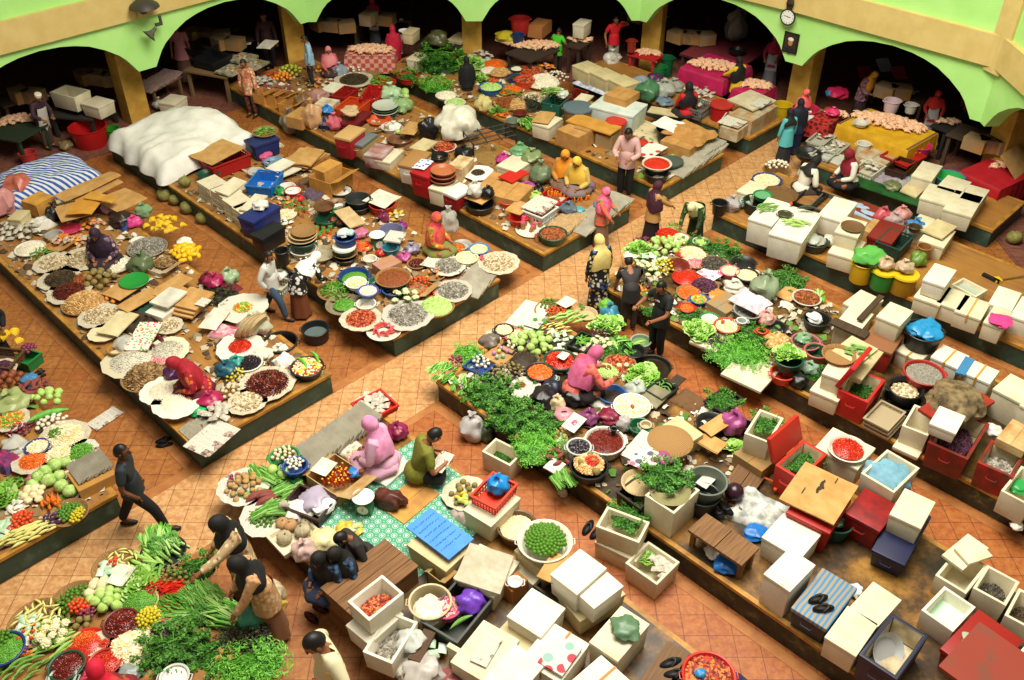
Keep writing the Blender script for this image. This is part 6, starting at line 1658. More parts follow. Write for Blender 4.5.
c=T1+(C1-T1).normalized()*.28
t_=thing('horn_loudspeaker',(c.x+.2,c.y-.2,2.55),'grey horn loudspeaker on the green wall above the left arches','loudspeaker',-pi/4*1)
MB().lathe([(.03,0),(.04,.1),(.08,.18),(.15,.24),(.155,.245),(.06,.2),(0,.19)],18,M=Matrix.Rotation(radians(125),4,'X')).build('horn',mat('5a564c',None,9,.5),t_)
MB().box((0,.08,.05),(.06,.16,.06)).box((0,.14,.12),(.05,.05,.2)).build('bracket',mat('46423a',None),t_)
c=T1+(C1-T1).normalized()*.1
t_=thing('floodlight',(c.x+.25,c.y-.25,3.05),'dark floodlight fixed to the tan beam above the left arches','lamp',pi/4)
MB().lathe([(0,.2),(.12,.18),(.3,.05),(.32,0),(.3,.0),(.1,.12),(0,.14)],22).build('shade',mat('3c362c',None,9,.5),t_)
MB().box((0,.12,-.05),(.1,.14,.22)).build('bracket',mat('4a4032',None),t_,smooth=False)
d=(C3-M2).normalized();n_=Vector((d.y,-d.x,0));a_=atan2(d.y,d.x)
def onwall(s,z,off=.03):q=C2+(M2-C2).normalized()*s;dd=(M2-C2).normalized();return Vector((q.x+dd.y*off,q.y-dd.x*off,z)),atan2(dd.y,dd.x)
p,a=onwall(3.98,2.64,.14)
t_=thing('wall_clock',p,'round white wall clock under the tan beam','clock',a)
RX=Matrix.Rotation(pi/2,4,'X')
MB().lathe([(0,0),(.17,0),(.185,.02),(.18,.04),(.155,.03),(0,.028)],28,M=RX).build('case',mat('2c2c2c',None,9,.4),t_)
f_=MB().lathe([(0,.028),(.15,.028),(.15,.034),(0,.034)],28,M=RX).build('dial',mat('e4e4e0',None,9,.4),t_)
b_=MB()
for i in range(12):b_.box((.128*sin(i*pi/6),-.036,.128*cos(i*pi/6)),(.012,.003,.024 if i%3==0 else.014))
b_.build('hour_marks',mat('222222',None),f_,smooth=False)
MB().box((.03,-.038,.012),(.085,.003,.012)).box((-.045,-.039,.02),(.1,.003,.008)).build('hands',mat('151515',None),f_,smooth=False)
b_=MB()
for i in range(6):b_.tube([(-.05+.02*i,-.02,.17),(-.06+.03*i,-.05,.3),(-.05+.02*i,-.02,.42)],.02,5)
b_.build('cable_tuft',mat('3a2c1c',None),t_)
p,a=onwall(4.10,2.05,.03)
t_=thing('framed_portrait',p,'framed portrait of a person in white headwear on the green wall','picture',a)
MB().box((0,0,0),(.36,.03,.46)).build('frame',mat('15130f',None),t_,smooth=False)
MB().box((0,-.017,0),(.28,.006,.38)).build('backdrop',mat('3a2a18','2a2014',6),t_,smooth=False)
MB().ell((0,-.02,-.15),(.12,.006,.09),14,6).build('robe',mat('1c1c20',None),t_)
MB().ell((0,-.022,.01),(.055,.006,.075),14,8).build('face',mat('b07a54',None),t_)
MB().ell((0,-.024,.085),(.07,.006,.045),14,6).build('headwear',mat('dcd8cc',None),t_)
# ================================================================== stall in the bottom left corner
W='on the bottom-left stall'
tray(163,552,44,'black tray under the leafy stems at the stall corner by the cross aisle',m=BLACKP())
heap('celery_bunch',165,550,40,16,'fresh green stem bunch at the far corner '+W,rise=.35,dirn=140,asp=.8,size=.75)
heap('blade_bunch',158,543,30,10,'light green leaf bunch at the far corner '+W,rise=.4,dirn=110,size=.7)
heap('zucchini',148,561,32,9,'pale green gourd in the row '+W,rise=.25,asp=.7,dirn=150,size=.95)
heap('cucumber',152,573,34,10,'dark green bitter gourd behind the pale row '+W,rise=.3,asp=.6,dirn=80,size=.9)
heap('herb_bunch',198,570,36,18,'dark parsley bunch beside the standing women',rise=.5,asp=.8,size=.6)
heap('sapodilla',174,577,34,22,'small brown aubergine heaped behind the red chillies',rise=.4,size=.42,asp=.8)
heap('red_chilli',153,592,28,46,'bright red chilli in the heap '+W,rise=.6,size=1.0)
heap('red_chilli',174,590,28,30,'long pale red chilli lying beside the bright heap',rise=.3,asp=.6,size=1.6,dirn=20)
t_,p_,r_=tray(116,566,46,'woven tray of wrapped mixed vegetables near the cross aisle')
heap('packet_green',108,570,22,9,'clear green packet on the wrapped vegetable tray',z=.46,rise=.3,size=.9)
heap('corn',122,561,30,16,'yellow and green cut vegetable on the wrapped tray',z=.45,rise=.3,size=.7)
heap('tomato',114,563,12,5,'tomato half on the wrapped vegetable tray',z=.5,rise=.2,size=.8)
heap('packet_yellow',112,577,14,5,'yellow packet under the white paper',rise=.3,size=.8)
sheet(((112,580),(124,590),(138,570)),'white paper sheet lying over the vegetables',z=.52,m=WHITEP(),t=.004,name='paper',sag=.12)
heap('lettuce_bunch',136,586,30,10,'pale lettuce head beside the white paper',rise=.4,size=1.05)
TH(76,601,44,'lime',46,'dark green limes','in the round tray of limes and tomatoes',rise=.3,hk=.8)
heap('tomato',80,607,26,22,'orange tomato in the round lime tray',z=.48,rise=.3,size=.8,asp=.7,rot=-25)
heap('red_onion',87,614,20,12,'small purple aubergine in the round lime tray',z=.46,rise=.3,asp=.7)
heap('yam_bean',101,593,28,8,'cream yam bean between limes and green melons',rise=.5)
heap('guava',108,603,36,12,'pale green melon in the heap '+W,rise=.4,size=1.15,asp=.9)
heap('sapodilla',86,624,20,5,'dark green avocado below the green melons',rise=.3,size=.8)
TR(139,602,30,'green','fine green beans','right of the green melons',rise=.5,m=mat('9aae6a',None),k=.9)
BF(121,622,34,.12,'6a2a1e','paste','dried dark red chillies',W,desc='red-brown basin',rise=.35,k=1.2)
TR(148,619,30,'mix','yellow calamansi','right of the dried red chillies')
heap('calamansi',148,618,24,34,'golden calamansi right of the dried chillies',z=.5,rise=.35,size=1.1)
heap('green_chilli',174,608,42,60,'yellow-green bean in the wide heap '+W,rise=.35,size=1.25,dirn=150,asp=.9)
heap('bean_bunch',200,598,40,16,'long bean bundle beside the tan-dressed women',rise=.3,dirn=140,asp=.8,size=.8)
heap('celery_bunch',182,621,40,10,'white-footed celery bundle in front of the beans',rise=.25,dirn=10,asp=.4,size=.75)
heap('cucumber',208,590,34,8,'long cucumber beside the kneeling woman',rise=.3,dirn=130,asp=.6)
TR(162,631,24,'purple','dark purple olives','in front of the celery bundles')
t_,p_,r_=tray(38,622,58,'wide woven tray of mixed cut vegetables at the stall front')
heap('corn',38,621,50,40,'yellow-green cut vegetable on the wide woven tray',z=.45,rise=.28,size=.72)
heap('packet_green',28,624,26,9,'green wrapped packet on the wide woven tray',z=.5,rise=.2,size=.7)
heap('tomato',30,634,26,6,'tomato piece on the wide woven tray',z=.5,rise=.1,size=.7)
heap('calamansi',46,628,16,8,'yellow fruit on the wide woven tray',z=.52,rise=.1)
heap('cauliflower',54,637,36,12,'cream cauliflower in the heap '+W,rise=.5,size=.9)
heap('zucchini',62,648,44,12,'light green cucumber beside the cauliflowers',rise=.3,dirn=40,asp=.7,size=.8)
TR(86,645,34,'chilli','ground orange-red chilli','left of the lined chilli plate',m=mat('c8361e',None,5,.5),kind='red plastic dish',nm='dish',k=.7)
mound('orange',at(86,643,.48),.17,.47,'orange chilli flakes on the red plastic dish',.3,k=.8,name='heaped_chilli')
TR(104,644,26,'chilli','red chilli rings','right of the orange chilli dish',liner=LN,lk=.6,kind='paper-lined plate',nm='plate')
TR(130,647,38,'cream','white bean sprouts','left of the big herb heap',rise=.4,liner=LN,k=1.4)
heap('herb_bunch',172,650,74,50,'green herb bunch in the biggest heap '+W,rise=.35,asp=.7,size=.7)
BF(66,665,34,.12,DGR,'paste','dark red berries',W,k=.9,rise=.3)
BF(104,662,32,.12,'a82a20','chilli','chopped red chilli',W,desc='dull red basin',rise=.3)
heap('carrot',20,657,40,14,'orange carrot at the frame edge '+W,rise=.25,asp=.5,dirn=25,rot=15)
heap('packet_white',24,645,34,8,'white radish packet behind the carrots',rise=.3,asp=.5)
BF(3,648,40,.14,NVY,'green','green and red chillies',W,rise=.2)
heap('lime',2,640,22,18,'green lime in the dark blue basin at the frame edge',z=.52,rise=.2)
heap('cucumber',24,670,52,18,'green cucumber at the bottom frame edge',rise=.3,dirn=45,asp=.7,size=.8)
RT(62,677,26,.12,'a8b4a8','grey-green bowl at the bottom frame edge',fill='8a9088',cn='bowl')
RT(174,676,28,.14,'c8ccc0','pale bowl of white paste at the bottom frame edge',fill='e4e2d8',fillz=.8,cn='bowl')
person(112,716,95,'vendor in a crimson headscarf at the bottom frame edge',z=PZ,pose='sit',hijab=('d81838','c01030'),top='c8363a',bottom='7a2028',lean=5,look=10)
lump(126,670,24,'blue-grey plastic bag beside the crimson-scarfed vendor','8a9490',hk=.5,knot=False)
lump(88,674,16,'pink plastic bag beside the dark red berries','d8426a',hk=.6)
heap('dark_bunch',246,638,52,22,'dark wilted herb bunch by the floor aisle',rise=.35,asp=.8,size=.75)
heap('potato',228,655,24,6,'orange-brown root beneath the dark herbs',rise=.2)
heap('cress_bunch',252,666,64,40,'curly bright green bunch at the bottom stall edge',rise=.35,asp=.55,rot=10,size=.85)
heap('herb_bunch',214,656,36,14,'green herb bunch between the dark and curly ones',rise=.3,size=.6)
heap('celery_bunch',214,617,34,10,'leafy stem bundle in front of the kneeling woman',rise=.3,dirn=150,asp=.7,size=.75)
heap('blade_bunch',232,618,40,8,'long green leaf bundle beside the teal bag',rise=.3,dirn=160,asp=.7)
person(252,598,215,'woman in a black headscarf and tan floral dress reaching for chillies',pose='bend',lean=6,hijab=('100e10','1a181a'),top='b89a70',top2='8a6a48,d8c8a0',tk='flower',bottom='a88a60',bottom2='7a5c3c',tsc=18,cape=.12,hands=((-.2,.58,1.0),(.2,.25,.85)),k=1.06,look=35)
person(275,636,205,'woman in a black headscarf holding a teal bag',pose='bend',lean=12,hijab=('0e0d0f','181618'),top='c09468',top2='b07a50,d8b890',tk='flower',bottom='8a6244',tsc=18,cape=.1,hands=((-.16,.42,.72),(.2,.4,.62)),k=1.04,look=30)
lump(252,612,30,'teal plastic bag held by the second black-scarfed woman','3f8a70',z=.35,hk=1.0)
lump(271,590,26,'clear plastic bag of goods beside the teal bag','b8a888',z=.35,hk=.8)
lump(277,600,20,'yellow and clear bag beside the floor tiles','c8a850',z=.25,hk=.8)
person(146,528,8,'man in black T-shirt and trousers striding along the cross aisle',pose='walk',low='trousers',top='20282e',bottom='141418',hem=.1,sleeve='short',skin='d',hair='100c0a',shoe='141212',k=1.0,stride=.3,look=5,hands=((-.2,.06,.78),(.2,.1,.8)))
person(342,730,215,'man in a cream sweater at the bottom edge of the frame',pose='stand',low='trousers',top='d8d0a8',bottom='6a6a60',hem=.14,hands=((-.2,.16,1.15),(.26,-.02,.82)),hair='120f0d',k=1.2,look=35)

# ================================================================== stall with the green mat
W='on the green-mat stall'
def mat_tex():
    k=NT('green_mat');k.rough(.5)
    v=k.mapping(rot=(0,0,0));vo=k.new('ShaderNodeTexVoronoi');vo.inputs['Scale'].default_value=9;vo.inputs['Randomness'].default_value=0;k.l.new(v,vo.inputs['Vector'])
    k.col(k.ramp(vo.outputs['Distance'],[(.0,'e8eee0'),(.14,'e8eee0'),(.18,'2f8a6a'),(.26,'2f8a6a'),(.3,'a8d0b4'),(.38,'4a9a78'),(.55,'3a8a6a'),(.62,'8ac0a4')],'CONSTANT'));return k.m
c_=xy(-7.05,5.0);tag(MB().box((0,0,.004),(1.9,2.0,.008)).build('floor_mat',mat_tex(),loc=(c_.x,c_.y,PZ),rz=UVR,smooth=False),'green patterned plastic mat spread on the stall top','mat')
papers(((292,448),(311,466),(378,418)),.16,'long row of grey folded bags behind the pink-scarfed seller',n=16,name='bag_bundle',cat='bags',m=mat('a39c8a','938c79',5,.8))
cloth((345,445,.9,.34),'clear plastic sheet along the row of grey bags','c8c4b4',h=.05)
crate(((352,403),(369,420),(398,405)),.12,'red tray of grey packets at the cross-aisle corner','c82a1c',solid=True,z=PZ)
heap('packet_grey',373,404,38,26,'grey dried fish packet in the red tray at the corner',z=.44,rise=.25,size=.9)
RT(284,456,30,.14,'3a8a4a','green basin holding eggs')
heap('egg',284,456,24,18,'pale brown egg in the green basin',z=.48,rise=.2)
RT(295,465,24,.16,'2a4a90','blue basin of white garlic',z=.46)
heap('garlic',295,464,19,16,'white garlic bulb in the blue basin',z=.58,rise=.2)
crate(((277,464),(294,482),(310,470)),.1,'dark green crate beneath the egg basin','1c4a30',solid=True)
heap('guava',280,475,22,3,'pale green gourd in front of the egg basin',rise=.2,size=1.5,asp=.6)
heap('bean_bunch',264,480,36,9,'long bean bundle behind the potatoes',rise=.25,dirn=-45,asp=.7)
RT(236,482,24,.06,'c02a24','red plate under the newspaper of potatoes',cn='plate')
TH(244,487,42,'potato',22,'round potatoes','at the left corner '+W,liner=NEWS(),rise=.35)
heap('red_onion',236,482,20,8,'grey-brown onion beside the potatoes',z=.47,rise=.2,size=1.1)
heap('sweet_potato',262,502,26,4,'large red sweet potato near the stall edge',rise=.2,dirn=25,size=1.5,asp=.5)
heap('snake_gourd',250,500,14,2,'brown-green leaf stalk beside the sweet potato',rise=.1,dirn=40,size=.8)
TH(266,517,42,'lime',40,'small green limes','at the edge above the black-scarfed women',liner=NEWS(),rise=.35,hk=.7)
heap('bean_bunch',274,510,30,5,'bean bundle over the lime tray',z=.5,rise=.2,dirn=30,asp=.6)
heap('kaffir',281,511,12,1,'brown round root on the lime tray',z=.48)
lump(297,505,30,'white plastic bag with red print beside the lime tray','e4dcd4',hk=.5,knot=False)
foam(((266,535),(284,556),(322,532)),.1,'shallow white foam tray of pumpkins',open=True)
for i,(x,y,lab)in enumerate(((290,526,'grey-green pumpkin at the back of the foam tray'),(284,538,'grey pumpkin at the front of the foam tray'),(302,531,'orange-tan pumpkin in the foam tray'),(282,524,'pale tan pumpkin at the left of the foam tray'),(305,522,'small round pumpkin at the right of the foam tray'))):
    heap('pumpkin',x,y,20,1,lab,p=at(x,y,.5),r=.01,rise=0,z=.44,size=.85 if i<4 else.6)
heap('bean_bunch',289,490,26,5,'green stem bundle left of the dark crate',rise=.2,dirn=40,asp=.5)
heap('lime',296,484,8,1,'single green lime before the dark crate',size=1.8)
crate(((293,492),(318,520),(336,498)),.2,'dark brown crate of clear plastic bags','3a2420',solid=True)
lump(314,492,30,'violet-tinted clear bag in the dark brown crate','b0a4b8',z=.5,hk=.4,knot=False,alpha=.9)
lump(322,500,24,'white plastic bag in the dark brown crate','d8dcd8',z=.5,hk=.4,knot=False)
carton(((313,470),(338,497),(367,474)),.2,'cardboard tray of orange bottles before the pink-scarfed seller',open=True,colr='bda878')
heap('syrup_bottle',338,478,34,42,'orange bottle with a yellow cap in the cardboard tray',z=.5,rise=0,asp=.8,size=1.1)
lump(354,470,14,'small blue bag beside the orange bottles','2a7ac8',z=.5,hk=.6,knot=False)
sheet(((314,468),(326,478),(338,464)),'white paper beside the orange bottles',z=.6,m=WHITEP(),t=.004,name='paper',sag=.05)
heap('blade_bunch',365,478,24,4,'dry green leaf bundle beside the orange bottles',rise=.2,dirn=60,asp=.7)
scale_(363,496,'green market scale with a white dish on the mat','3c7a50',face=-100)
lump(389,493,34,'brown leather handbag lying on the mat','4a2218',c2='5a2c1e',hk=.55,asp=.65,knot=False,name='handbag',turn=-20,rough=.4)
MB_=MB().tube([(-.12,0,.2),(-.1,.02,.3),(.1,.02,.3),(.12,0,.2)],.01,5)
foam(((372,474),(386,486),(412,463)),.06,'white foam slab under the pink-scarfed seller',m=FOAMW())
person(386,468,168,'seller in a pink headscarf and pale pink dress seated by the grey bags',z=.44,pose='sit',hijab=('d87aa8','e8a0c4'),top='d8a8c0',top2='cf9cb6',bottom='d2a0ba',cape=.24,lean=10,look=15,k=1.08)
heap('packet_mixed',354,455,20,8,'red and blue packet in the hands area of the pink-scarfed seller',rise=.4,size=.8)
lump(397,430,20,'magenta bag beside the pink-scarfed seller','8a1f4a',hk=.8)
carton(((383,502),(404,524),(440,494)),.02,'flattened orange checked cardboard under the seated boy',colr='d09848')
person(418,478,20,'boy in an olive green shirt reading a newspaper on the mat',z=.42,pose='sit',low='trousers',top='6a6a1c',top2='7a7a24',bottom='1c1c22',sleeve='short',hair='14100e',lean=18,look=35,hands=((-.1,.34,.3),(.16,.34,.3)),k=1.05)
sheet(((432,464),(442,474),(455,456)),'open newspaper held by the seated boy',z=.72,m=NEWS(),t=.004,name='newspaper',cat='newspaper',sag=.03)
TH(466,494,38,'sapodilla',14,'brown roots','beside the boxed red basket',liner=LN,size=.8,rise=.3)
heap('mango',462,500,16,4,'green mango on the tray of brown roots',z=.5,size=.6,rise=.2)
heap('guava',464,503,14,4,'light green fruit on the tray of brown roots',z=.5,size=.7,rise=.2)
cloth((466,515,.4,.3),'violet and cream cloth below the tray of brown roots','a89a90',h=.1)
foam(((471,502),(491,527),(521,498)),.34,'cream foam box carrying the red basket')
crate(((478,488),(495,508),(517,484)),.16,'red plastic basket with a blue bag inside','d83a20',z=.745,n=8)
lump(498,482,22,'bright blue plastic bag in the red basket','1a86d0',z=.8,hk=.8)
foam(((412,540),(446,572),(474,546)),.3,'tan foam chest under the blue board',m=FOAMY())
o=sheet(((405,529),(449,561),(474,540)),'bright blue board with handwriting on the foam chest',z=.76,m=mat('3f86dc','4a90e4',5,.6),t=.02,sag=.01,name='blue_board',cat='board')
c,w_,d_,a_=quad_px((405,529),(449,561),(474,540),.76);b_=MB();Q=random.Random(3)
for r in range(6):
    x0=-w_*.42
    while x0<w_*.36:
        l=Q.uniform(.015,.04);b_.box((x0+l/2,d_*(.36-r*.13)+Q.uniform(-.004,.004),0),(l,.006,.003),rz=Q.uniform(-.6,.6));x0+=l+Q.uniform(.004,.02)
k_=b_.build('handwriting',mat('234a86',None),o,smooth=False);k_.location=(0,0,.043)
t_=thing('wooden_chest',at(372,563,0).xy.to_3d()+Vector((0,0,PZ)),'long brown wooden chest beside the dark-haired pair','wooden chest',0)
c,w_,d_,a_=quad_px((326,583),(354,618),(419,566),.72);t_.location=c+Vector((0,0,PZ));t_.rotation_euler=(0,0,a_)
WD=mat('8a5f34','5f3f20',3,.65,kind='wood')
MB().box((0,0,.15),(w_-.03,d_-.03,.3)).build('body',WD,t_,smooth=False)
for i in range(4):MB().box((0,-d_/2+d_/4*(i+.5),.31),(w_,d_/4-.008,.024)).build('top_board',WD,t_,smooth=False)
SEAT=((334,584,235,'dark-haired seated girl in blue patterned clothes nearest the floor aisle'),(350,580,230,'dark-haired seated girl leaning beside the wooden chest'))
for x,y,f,lab in SEAT:
    t=person(x,y,f,lab,z=PZ,pose='sit',hijab=('120e0d','1c1614'),top='1c2c44',top2='4a6a8a,0f1826',tk='flower',bottom='28344e',cape=.2,lean=10,look=35,k=.9)
    for ch in t.children:
        if ch.name.startswith('headscarf'):ch.name='long_hair'
person(364,560,220,'seated person in dark clothes behind the dark-haired pair',z=PZ,pose='sit',low='trousers',top='22262c',top2='3a2c24',bottom='2c3a55',hair='16100d',lean=20,look=40,k=.92)
lump(303,548,24,'pinkish clear plastic bag on the mat corner','c8a8a0',hk=.8,alpha=.9)
lump(323,533,28,'pale yellow bag of crackers beside the pumpkins','d8cc98',hk=.5,knot=False)
heap('packet_yellow',347,534,30,9,'yellow packet lying on the green mat',rise=.3,size=1.0)
slippers(315,612,'pair of maroon shoes on the floor below the seated girls','4a1614',deg=-35,apart=.16)
foam(((349,622),(369,645),(404,614)),.3,'lower white foam box left of the woven tub',m=FOAMW())
g=((349,600),(369,621),(404,593));r,c,w_,d_,a_=foam(g,.3,'open white foam box with red scraps inside',z=.705,open=True,m=FOAMW())
inside(g,'redmix','red and yellow scraps','in the open foam box by the wooden chest',c,w_,d_,a_,.82,k=1.2)
g=((370,640),(392,664),(418,622));r,c,w_,d_,a_=foam(g,.32,'open white foam box of dark fish at the stall edge',open=True,m=FOAMW())
inside(g,'grey','dark silver fish','in the open foam box at the stall edge',c,w_,d_,a_,.5,k=1.8)
lump(410,634,28,'clear plastic sheet over the fish box corner','c8ccc4',z=.55,hk=.5,knot=False,alpha=.8)
t_,p_,r_=round_tub(430,601,42,.3,'cream woven-look tub with white cloth inside','c8b890',PZ,'tub','tub',.85)
lump(428,603,32,'white cloth heaped in the cream tub','dcd4c0',z=.55,hk=.45,knot=False,name='cloth',cat='cloth')
g=((430,612),(457,642),(492,599));crate(g,.26,'dark grey crate holding pink and purple bags','3c423c',solid=True)
BF(447,607,26,.14,'c05078','pink','pink plastic bag folds','in the dark grey crate',z=.52,desc='pink plastic tub',rise=.1)
lump(470,597,28,'bright purple plastic bag in the dark grey crate','6a3ab0',z=.55,hk=.7,knot=False)
lump(472,605,18,'second purple plastic bag lower in the grey crate','5f34a0',z=.5,hk=.7,knot=False)
heap('cucumber',458,627,14,1,'grey-green rolled mat end on the dark crate',z=.66,dirn=28,size=1.3)
foam(((462,566),(494,598),(520,562)),.3,'white foam box under the clear plastic lid')
sheet(((464,560),(500,594),(514,556)),'clear plastic crate lid tilted on the foam box',z=.78,m=mat('c8c0a8','b8b094',12,.3,alpha=.75),t=.02,sag=.02,tilt=.12,name='plastic_sheet',cat='plastic sheet')
carton(((502,582),(512,592),(528,580)),.24,'small orange box with a white cup on it',colr='b0642c')
RT(515,581,13,.06,'e8e4da','white cup on the small orange box',z=.645,cn='cup')
carton(((428,572),(440,582),(454,570)),.2,'olive tray box beside the cream tub',open=True,colr='8f8a5c')
t_,p_,r_=round_tub(517,525,40,.2,'brown-rimmed basin of pale rice behind the lime basin','6a5036',PZ,'basin','basin')
mound('cream',p_,r_*.85,.54,'pale rice in the brown-rimmed basin',.15,k=.6,name='heaped_rice')
foam(((519,546),(543,572),(568,550)),.4,'cream foam box carrying the lime basin',m=FOAMY())
BH(545,540,54,.14,'d8d2c0','lime',110,'green limes','on the cream foam box',z=.805,fz=.85,rise=.3,size=1.1,desc='newspaper-lined basin')
foam(((514,566),(534,586),(548,574)),.2,'long narrow foam box below the lime basin')
crate(((540,580),(558,602),(572,588)),.2,'dark open crate below the lime basin','4a4030',solid=True)
foam(((551,600),(580,622),(626,594)),.3,'lower brown-stained foam box at the aisle corner',m=FOAMY())
foam(((550,574),(577,595),(607,568)),.36,'white foam box with a wide lid at the aisle corner',z=.705,m=FOAMW())
foam(((577,594),(594,609),(624,586)),.3,'second white foam box right of the wide-lidded one',z=.705,m=FOAMW())
sheet(((540,572),(556,586),(572,560)),'brown cardboard wedge between the white lids',z=.9,sag=.02)
r,c,w_,d_,a_=foam(((594,636),(618,662),(650,624)),.42,'cream foam box with a bag of greens on top',m=FOAM())
lump(626,620,30,'clear bag of dark green leaves on the cream foam box','5a7a5a',z=.83,hk=.35,knot=False,alpha=.95)
foam(((510,612),(541,638),(566,608)),.4,'white foam box alone in the middle of the foam group',m=FOAMW())
foam(((456,654),(487,684),(520,640)),.34,'big cream foam box under the printed newspaper',m=FOAM())
sheet(((470,660),(486,668),(503,640)),'newspaper with two pictures on the big foam box',z=.76,m=NEWS(),t=.004,name='newspaper',cat='newspaper',sag=.01)
foam(((486,676),(512,704),(546,664)),.34,'white foam box at the bottom edge beside the newspaper',z=PZ+.06,m=FOAMW())
foam(((498,630),(532,656),(560,624)),.2,'stained foam lid box behind the newspaper',m=FOAMY())
foam(((528,650),(560,684),(590,644)),.36,'white foam box under the red printed magazine',m=FOAMW(),strap='b07a3a')
sheet(((540,660),(562,678),(582,650)),'red and white printed magazine on the white foam box',z=.78,m=mat('d8cfc0','c03a4a,8ab0a4,d8cfc0',7,.7,kind='flower'),t=.03,sag=.01,name='magazine',cat='magazine')
foam(((560,690),(590,716),(630,680)),.36,'white foam box cut by the bottom frame edge',m=FOAMW(),strap='b07a3a')
lump(424,664,40,'crumpled grey plastic bag at the bottom stall edge','b8b0a8',hk=.6,knot=False,alpha=.95)
lump(448,676,26,'maroon and clear bag at the bottom frame edge','8a4a4a',hk=.5,knot=False)
heap('packet_green',428,648,34,6,'white and green wrapper on the bottom-edge bags',z=.5,rise=.3)
cloth((404,660,.5,.4),'crumpled newspaper by the fish box','c8c0b0',m=NEWS(),h=.14)
sheet(((412,652),(420,664),(436,634)),'dark wooden slat leaning on the plastic bags',z=.6,m=mat('5a3a20','46301c',3,.7,kind='wood'),t=.03,sag=0,name='wooden_stick',cat='stick')
foam(((436,634),(446,646),(470,660)),.3,'long cream foam box before the dark grey crate')
for i,(a,b)in enumerate(((640,660),(652,668))):
    pass
bench(((640,678),(662,694),(690,654)),.12,'wooden plank lying at the stall edge beside the slippers',colr=('7a5a38','60442a'),name='wooden_plank',cat='plank',boards=1)
slippers(672,668,'pair of black slippers beside the red scrap basin','17171a',z=.5,deg=15,apart=.14,size=.28)
BF(709,674,52,.2,'c83428','redmix','food scraps and leaves','beside the black slippers',z=PZ,fz=.7,k=1.4,desc='red plastic basin')
cloth((741,690,.4,.3),'dark blue cloth beside the red scrap basin','2a3050',h=.1,z=.01)
lump(701,672,12,'small blue bag in the red scrap basin','2a80b8',z=.56,hk=.7,knot=False)
# ================================================================== stall of the pink-scarfed vendor
W='on the pink-scarf stall'
heap('blade_bunch',444,374,28,16,'long-leaved green bunch at the front corner '+W,rise=.6,dirn=-130,size=.55)
heap('blade_bunch',462,385,28,8,'smaller leaf bunch beside the front corner '+W,rise=.4,dirn=-100,size=.5)
heap('cress_bunch',468,355,30,14,'pale shallot leaf bunch at the cross-aisle edge '+W,rise=.4,size=.6)
heap('red_onion',456,361,16,14,'pinkish shallot at the cross-aisle edge '+W,rise=.4)
crate(((468,362),(483,375),(497,362)),.08,'blue square tray of garlic cloves at the cross-aisle edge','24407a',solid=True)
heap('garlic',482,362,22,16,'grey garlic clove in the blue square tray',z=.44,rise=.2,size=1.1)
heap('orange_fruit',486,349,20,12,'small orange at the cross-aisle edge '+W,rise=.35,size=.7)
lump(490,340,20,'grey cloth bag beside the small oranges','6f6258',hk=.7,knot=False)
heap('packet_grey',496,337,20,8,'grey packet behind the small oranges',rise=.4,size=.8)
carton(((486,353),(501,366),(518,353)),.1,'carton tray of dyed eggs '+W,colr='b0885a')
for i,(x,y,c,nm)in enumerate(((494,353,'b684b8','left lilac'),(501,348,'c88ac0','rear pink-violet'),(507,351,'b684b8','right lilac'),(497,357,'8ac0a0','front mint'),(503,356,'8ac0a0','middle mint'),(499,351,'c8d060','yellow-green'))):
    o=place(_round('dyed_egg',.035,[(c,None,9,.5)],1.1,0,9,6)(0),'dyed_egg',loc=at(x,y,.54));tag(o,nm+' dyed egg on the carton tray','egg','dyed eggs on the carton tray')
crate(((501,346),(512,354),(522,344)),.12,'black tray of eggs beside the dyed ones','23262a',solid=True)
heap('egg',512,346,14,9,'dark-shaded egg in the black tray',z=.46,rise=.1)
BF(504,329,19,.12,BLK,'cream','white bean curd',W,cn='bowl',k=.8)
BF(516,335,22,.1,'c86a5a','cream','peeled shallots',W,cn='bowl',desc='salmon bowl')
sheet(((510,318),(532,332),(552,308)),'white printed paper spread at the cross-aisle edge',z=.44,m=WHITEP(),t=.004,name='paper',sag=.03)
sheet(((526,322),(538,330),(548,318)),'newspaper on top of the white printed paper',z=.48,m=NEWS(),t=.004,name='newspaper',cat='newspaper',sag=.03)
heap('spice_jar',541,325,14,3,'dark bottle lying on the newspaper',rise=0)
heap('herb_bunch',533,334,24,6,'dark green herb bunch behind the salmon bowl',rise=.3,size=.55)
t_,p_,r_=tray(554,310,38,'round tray of limes and tomatoes at the cross-aisle corner')
heap('lime',549,306,22,22,'green lime on the limes-and-tomatoes tray',z=.44,rise=.3,size=.9)
heap('tomato',557,313,24,24,'orange-red tomato on the limes-and-tomatoes tray',z=.44,rise=.3,size=.72,asp=.7)
sheet(((556,304),(566,310),(577,302)),'white folded paper beside the tomato tray',z=.5,m=WHITEP(),t=.004,name='paper',sag=.05)
heap('zucchini',568,320,34,14,'pale green gourd in the row '+W,rise=.3,dirn=28,asp=.7,size=.8)
heap('corn',555,331,34,20,'pale corn and carrot cut beside the gourds',rise=.3,dirn=28,asp=.7,size=.7)
heap('packet_green',562,338,24,8,'clear packet behind the pale cabbages',rise=.3,size=.7)
heap('cabbage',530,346,44,16,'pale green cabbage in the heap '+W,rise=.35,size=.75,asp=.8)
heap('guava',540,350,24,6,'light green gourd beside the cabbages '+W,rise=.3,size=.9)
tray(586,313,22,'cream round tray at the back beside the yellow-scarfed woman',m=WOVENP())
heap('herb_bunch',576,313,16,3,'dark leaf bunch on the cross-aisle corner beside the tomato tray',rise=.3,size=.5)
TR(522,359,28,'dark','fine brown seeds','in front of the pale cabbages',k=.5,m=mat('8a7450','6f5c3e',70,.8,kind='woven'))
BF(560,359,32,.14,DGR,'chilli','red chillies',W,k=1.2,rise=.25)
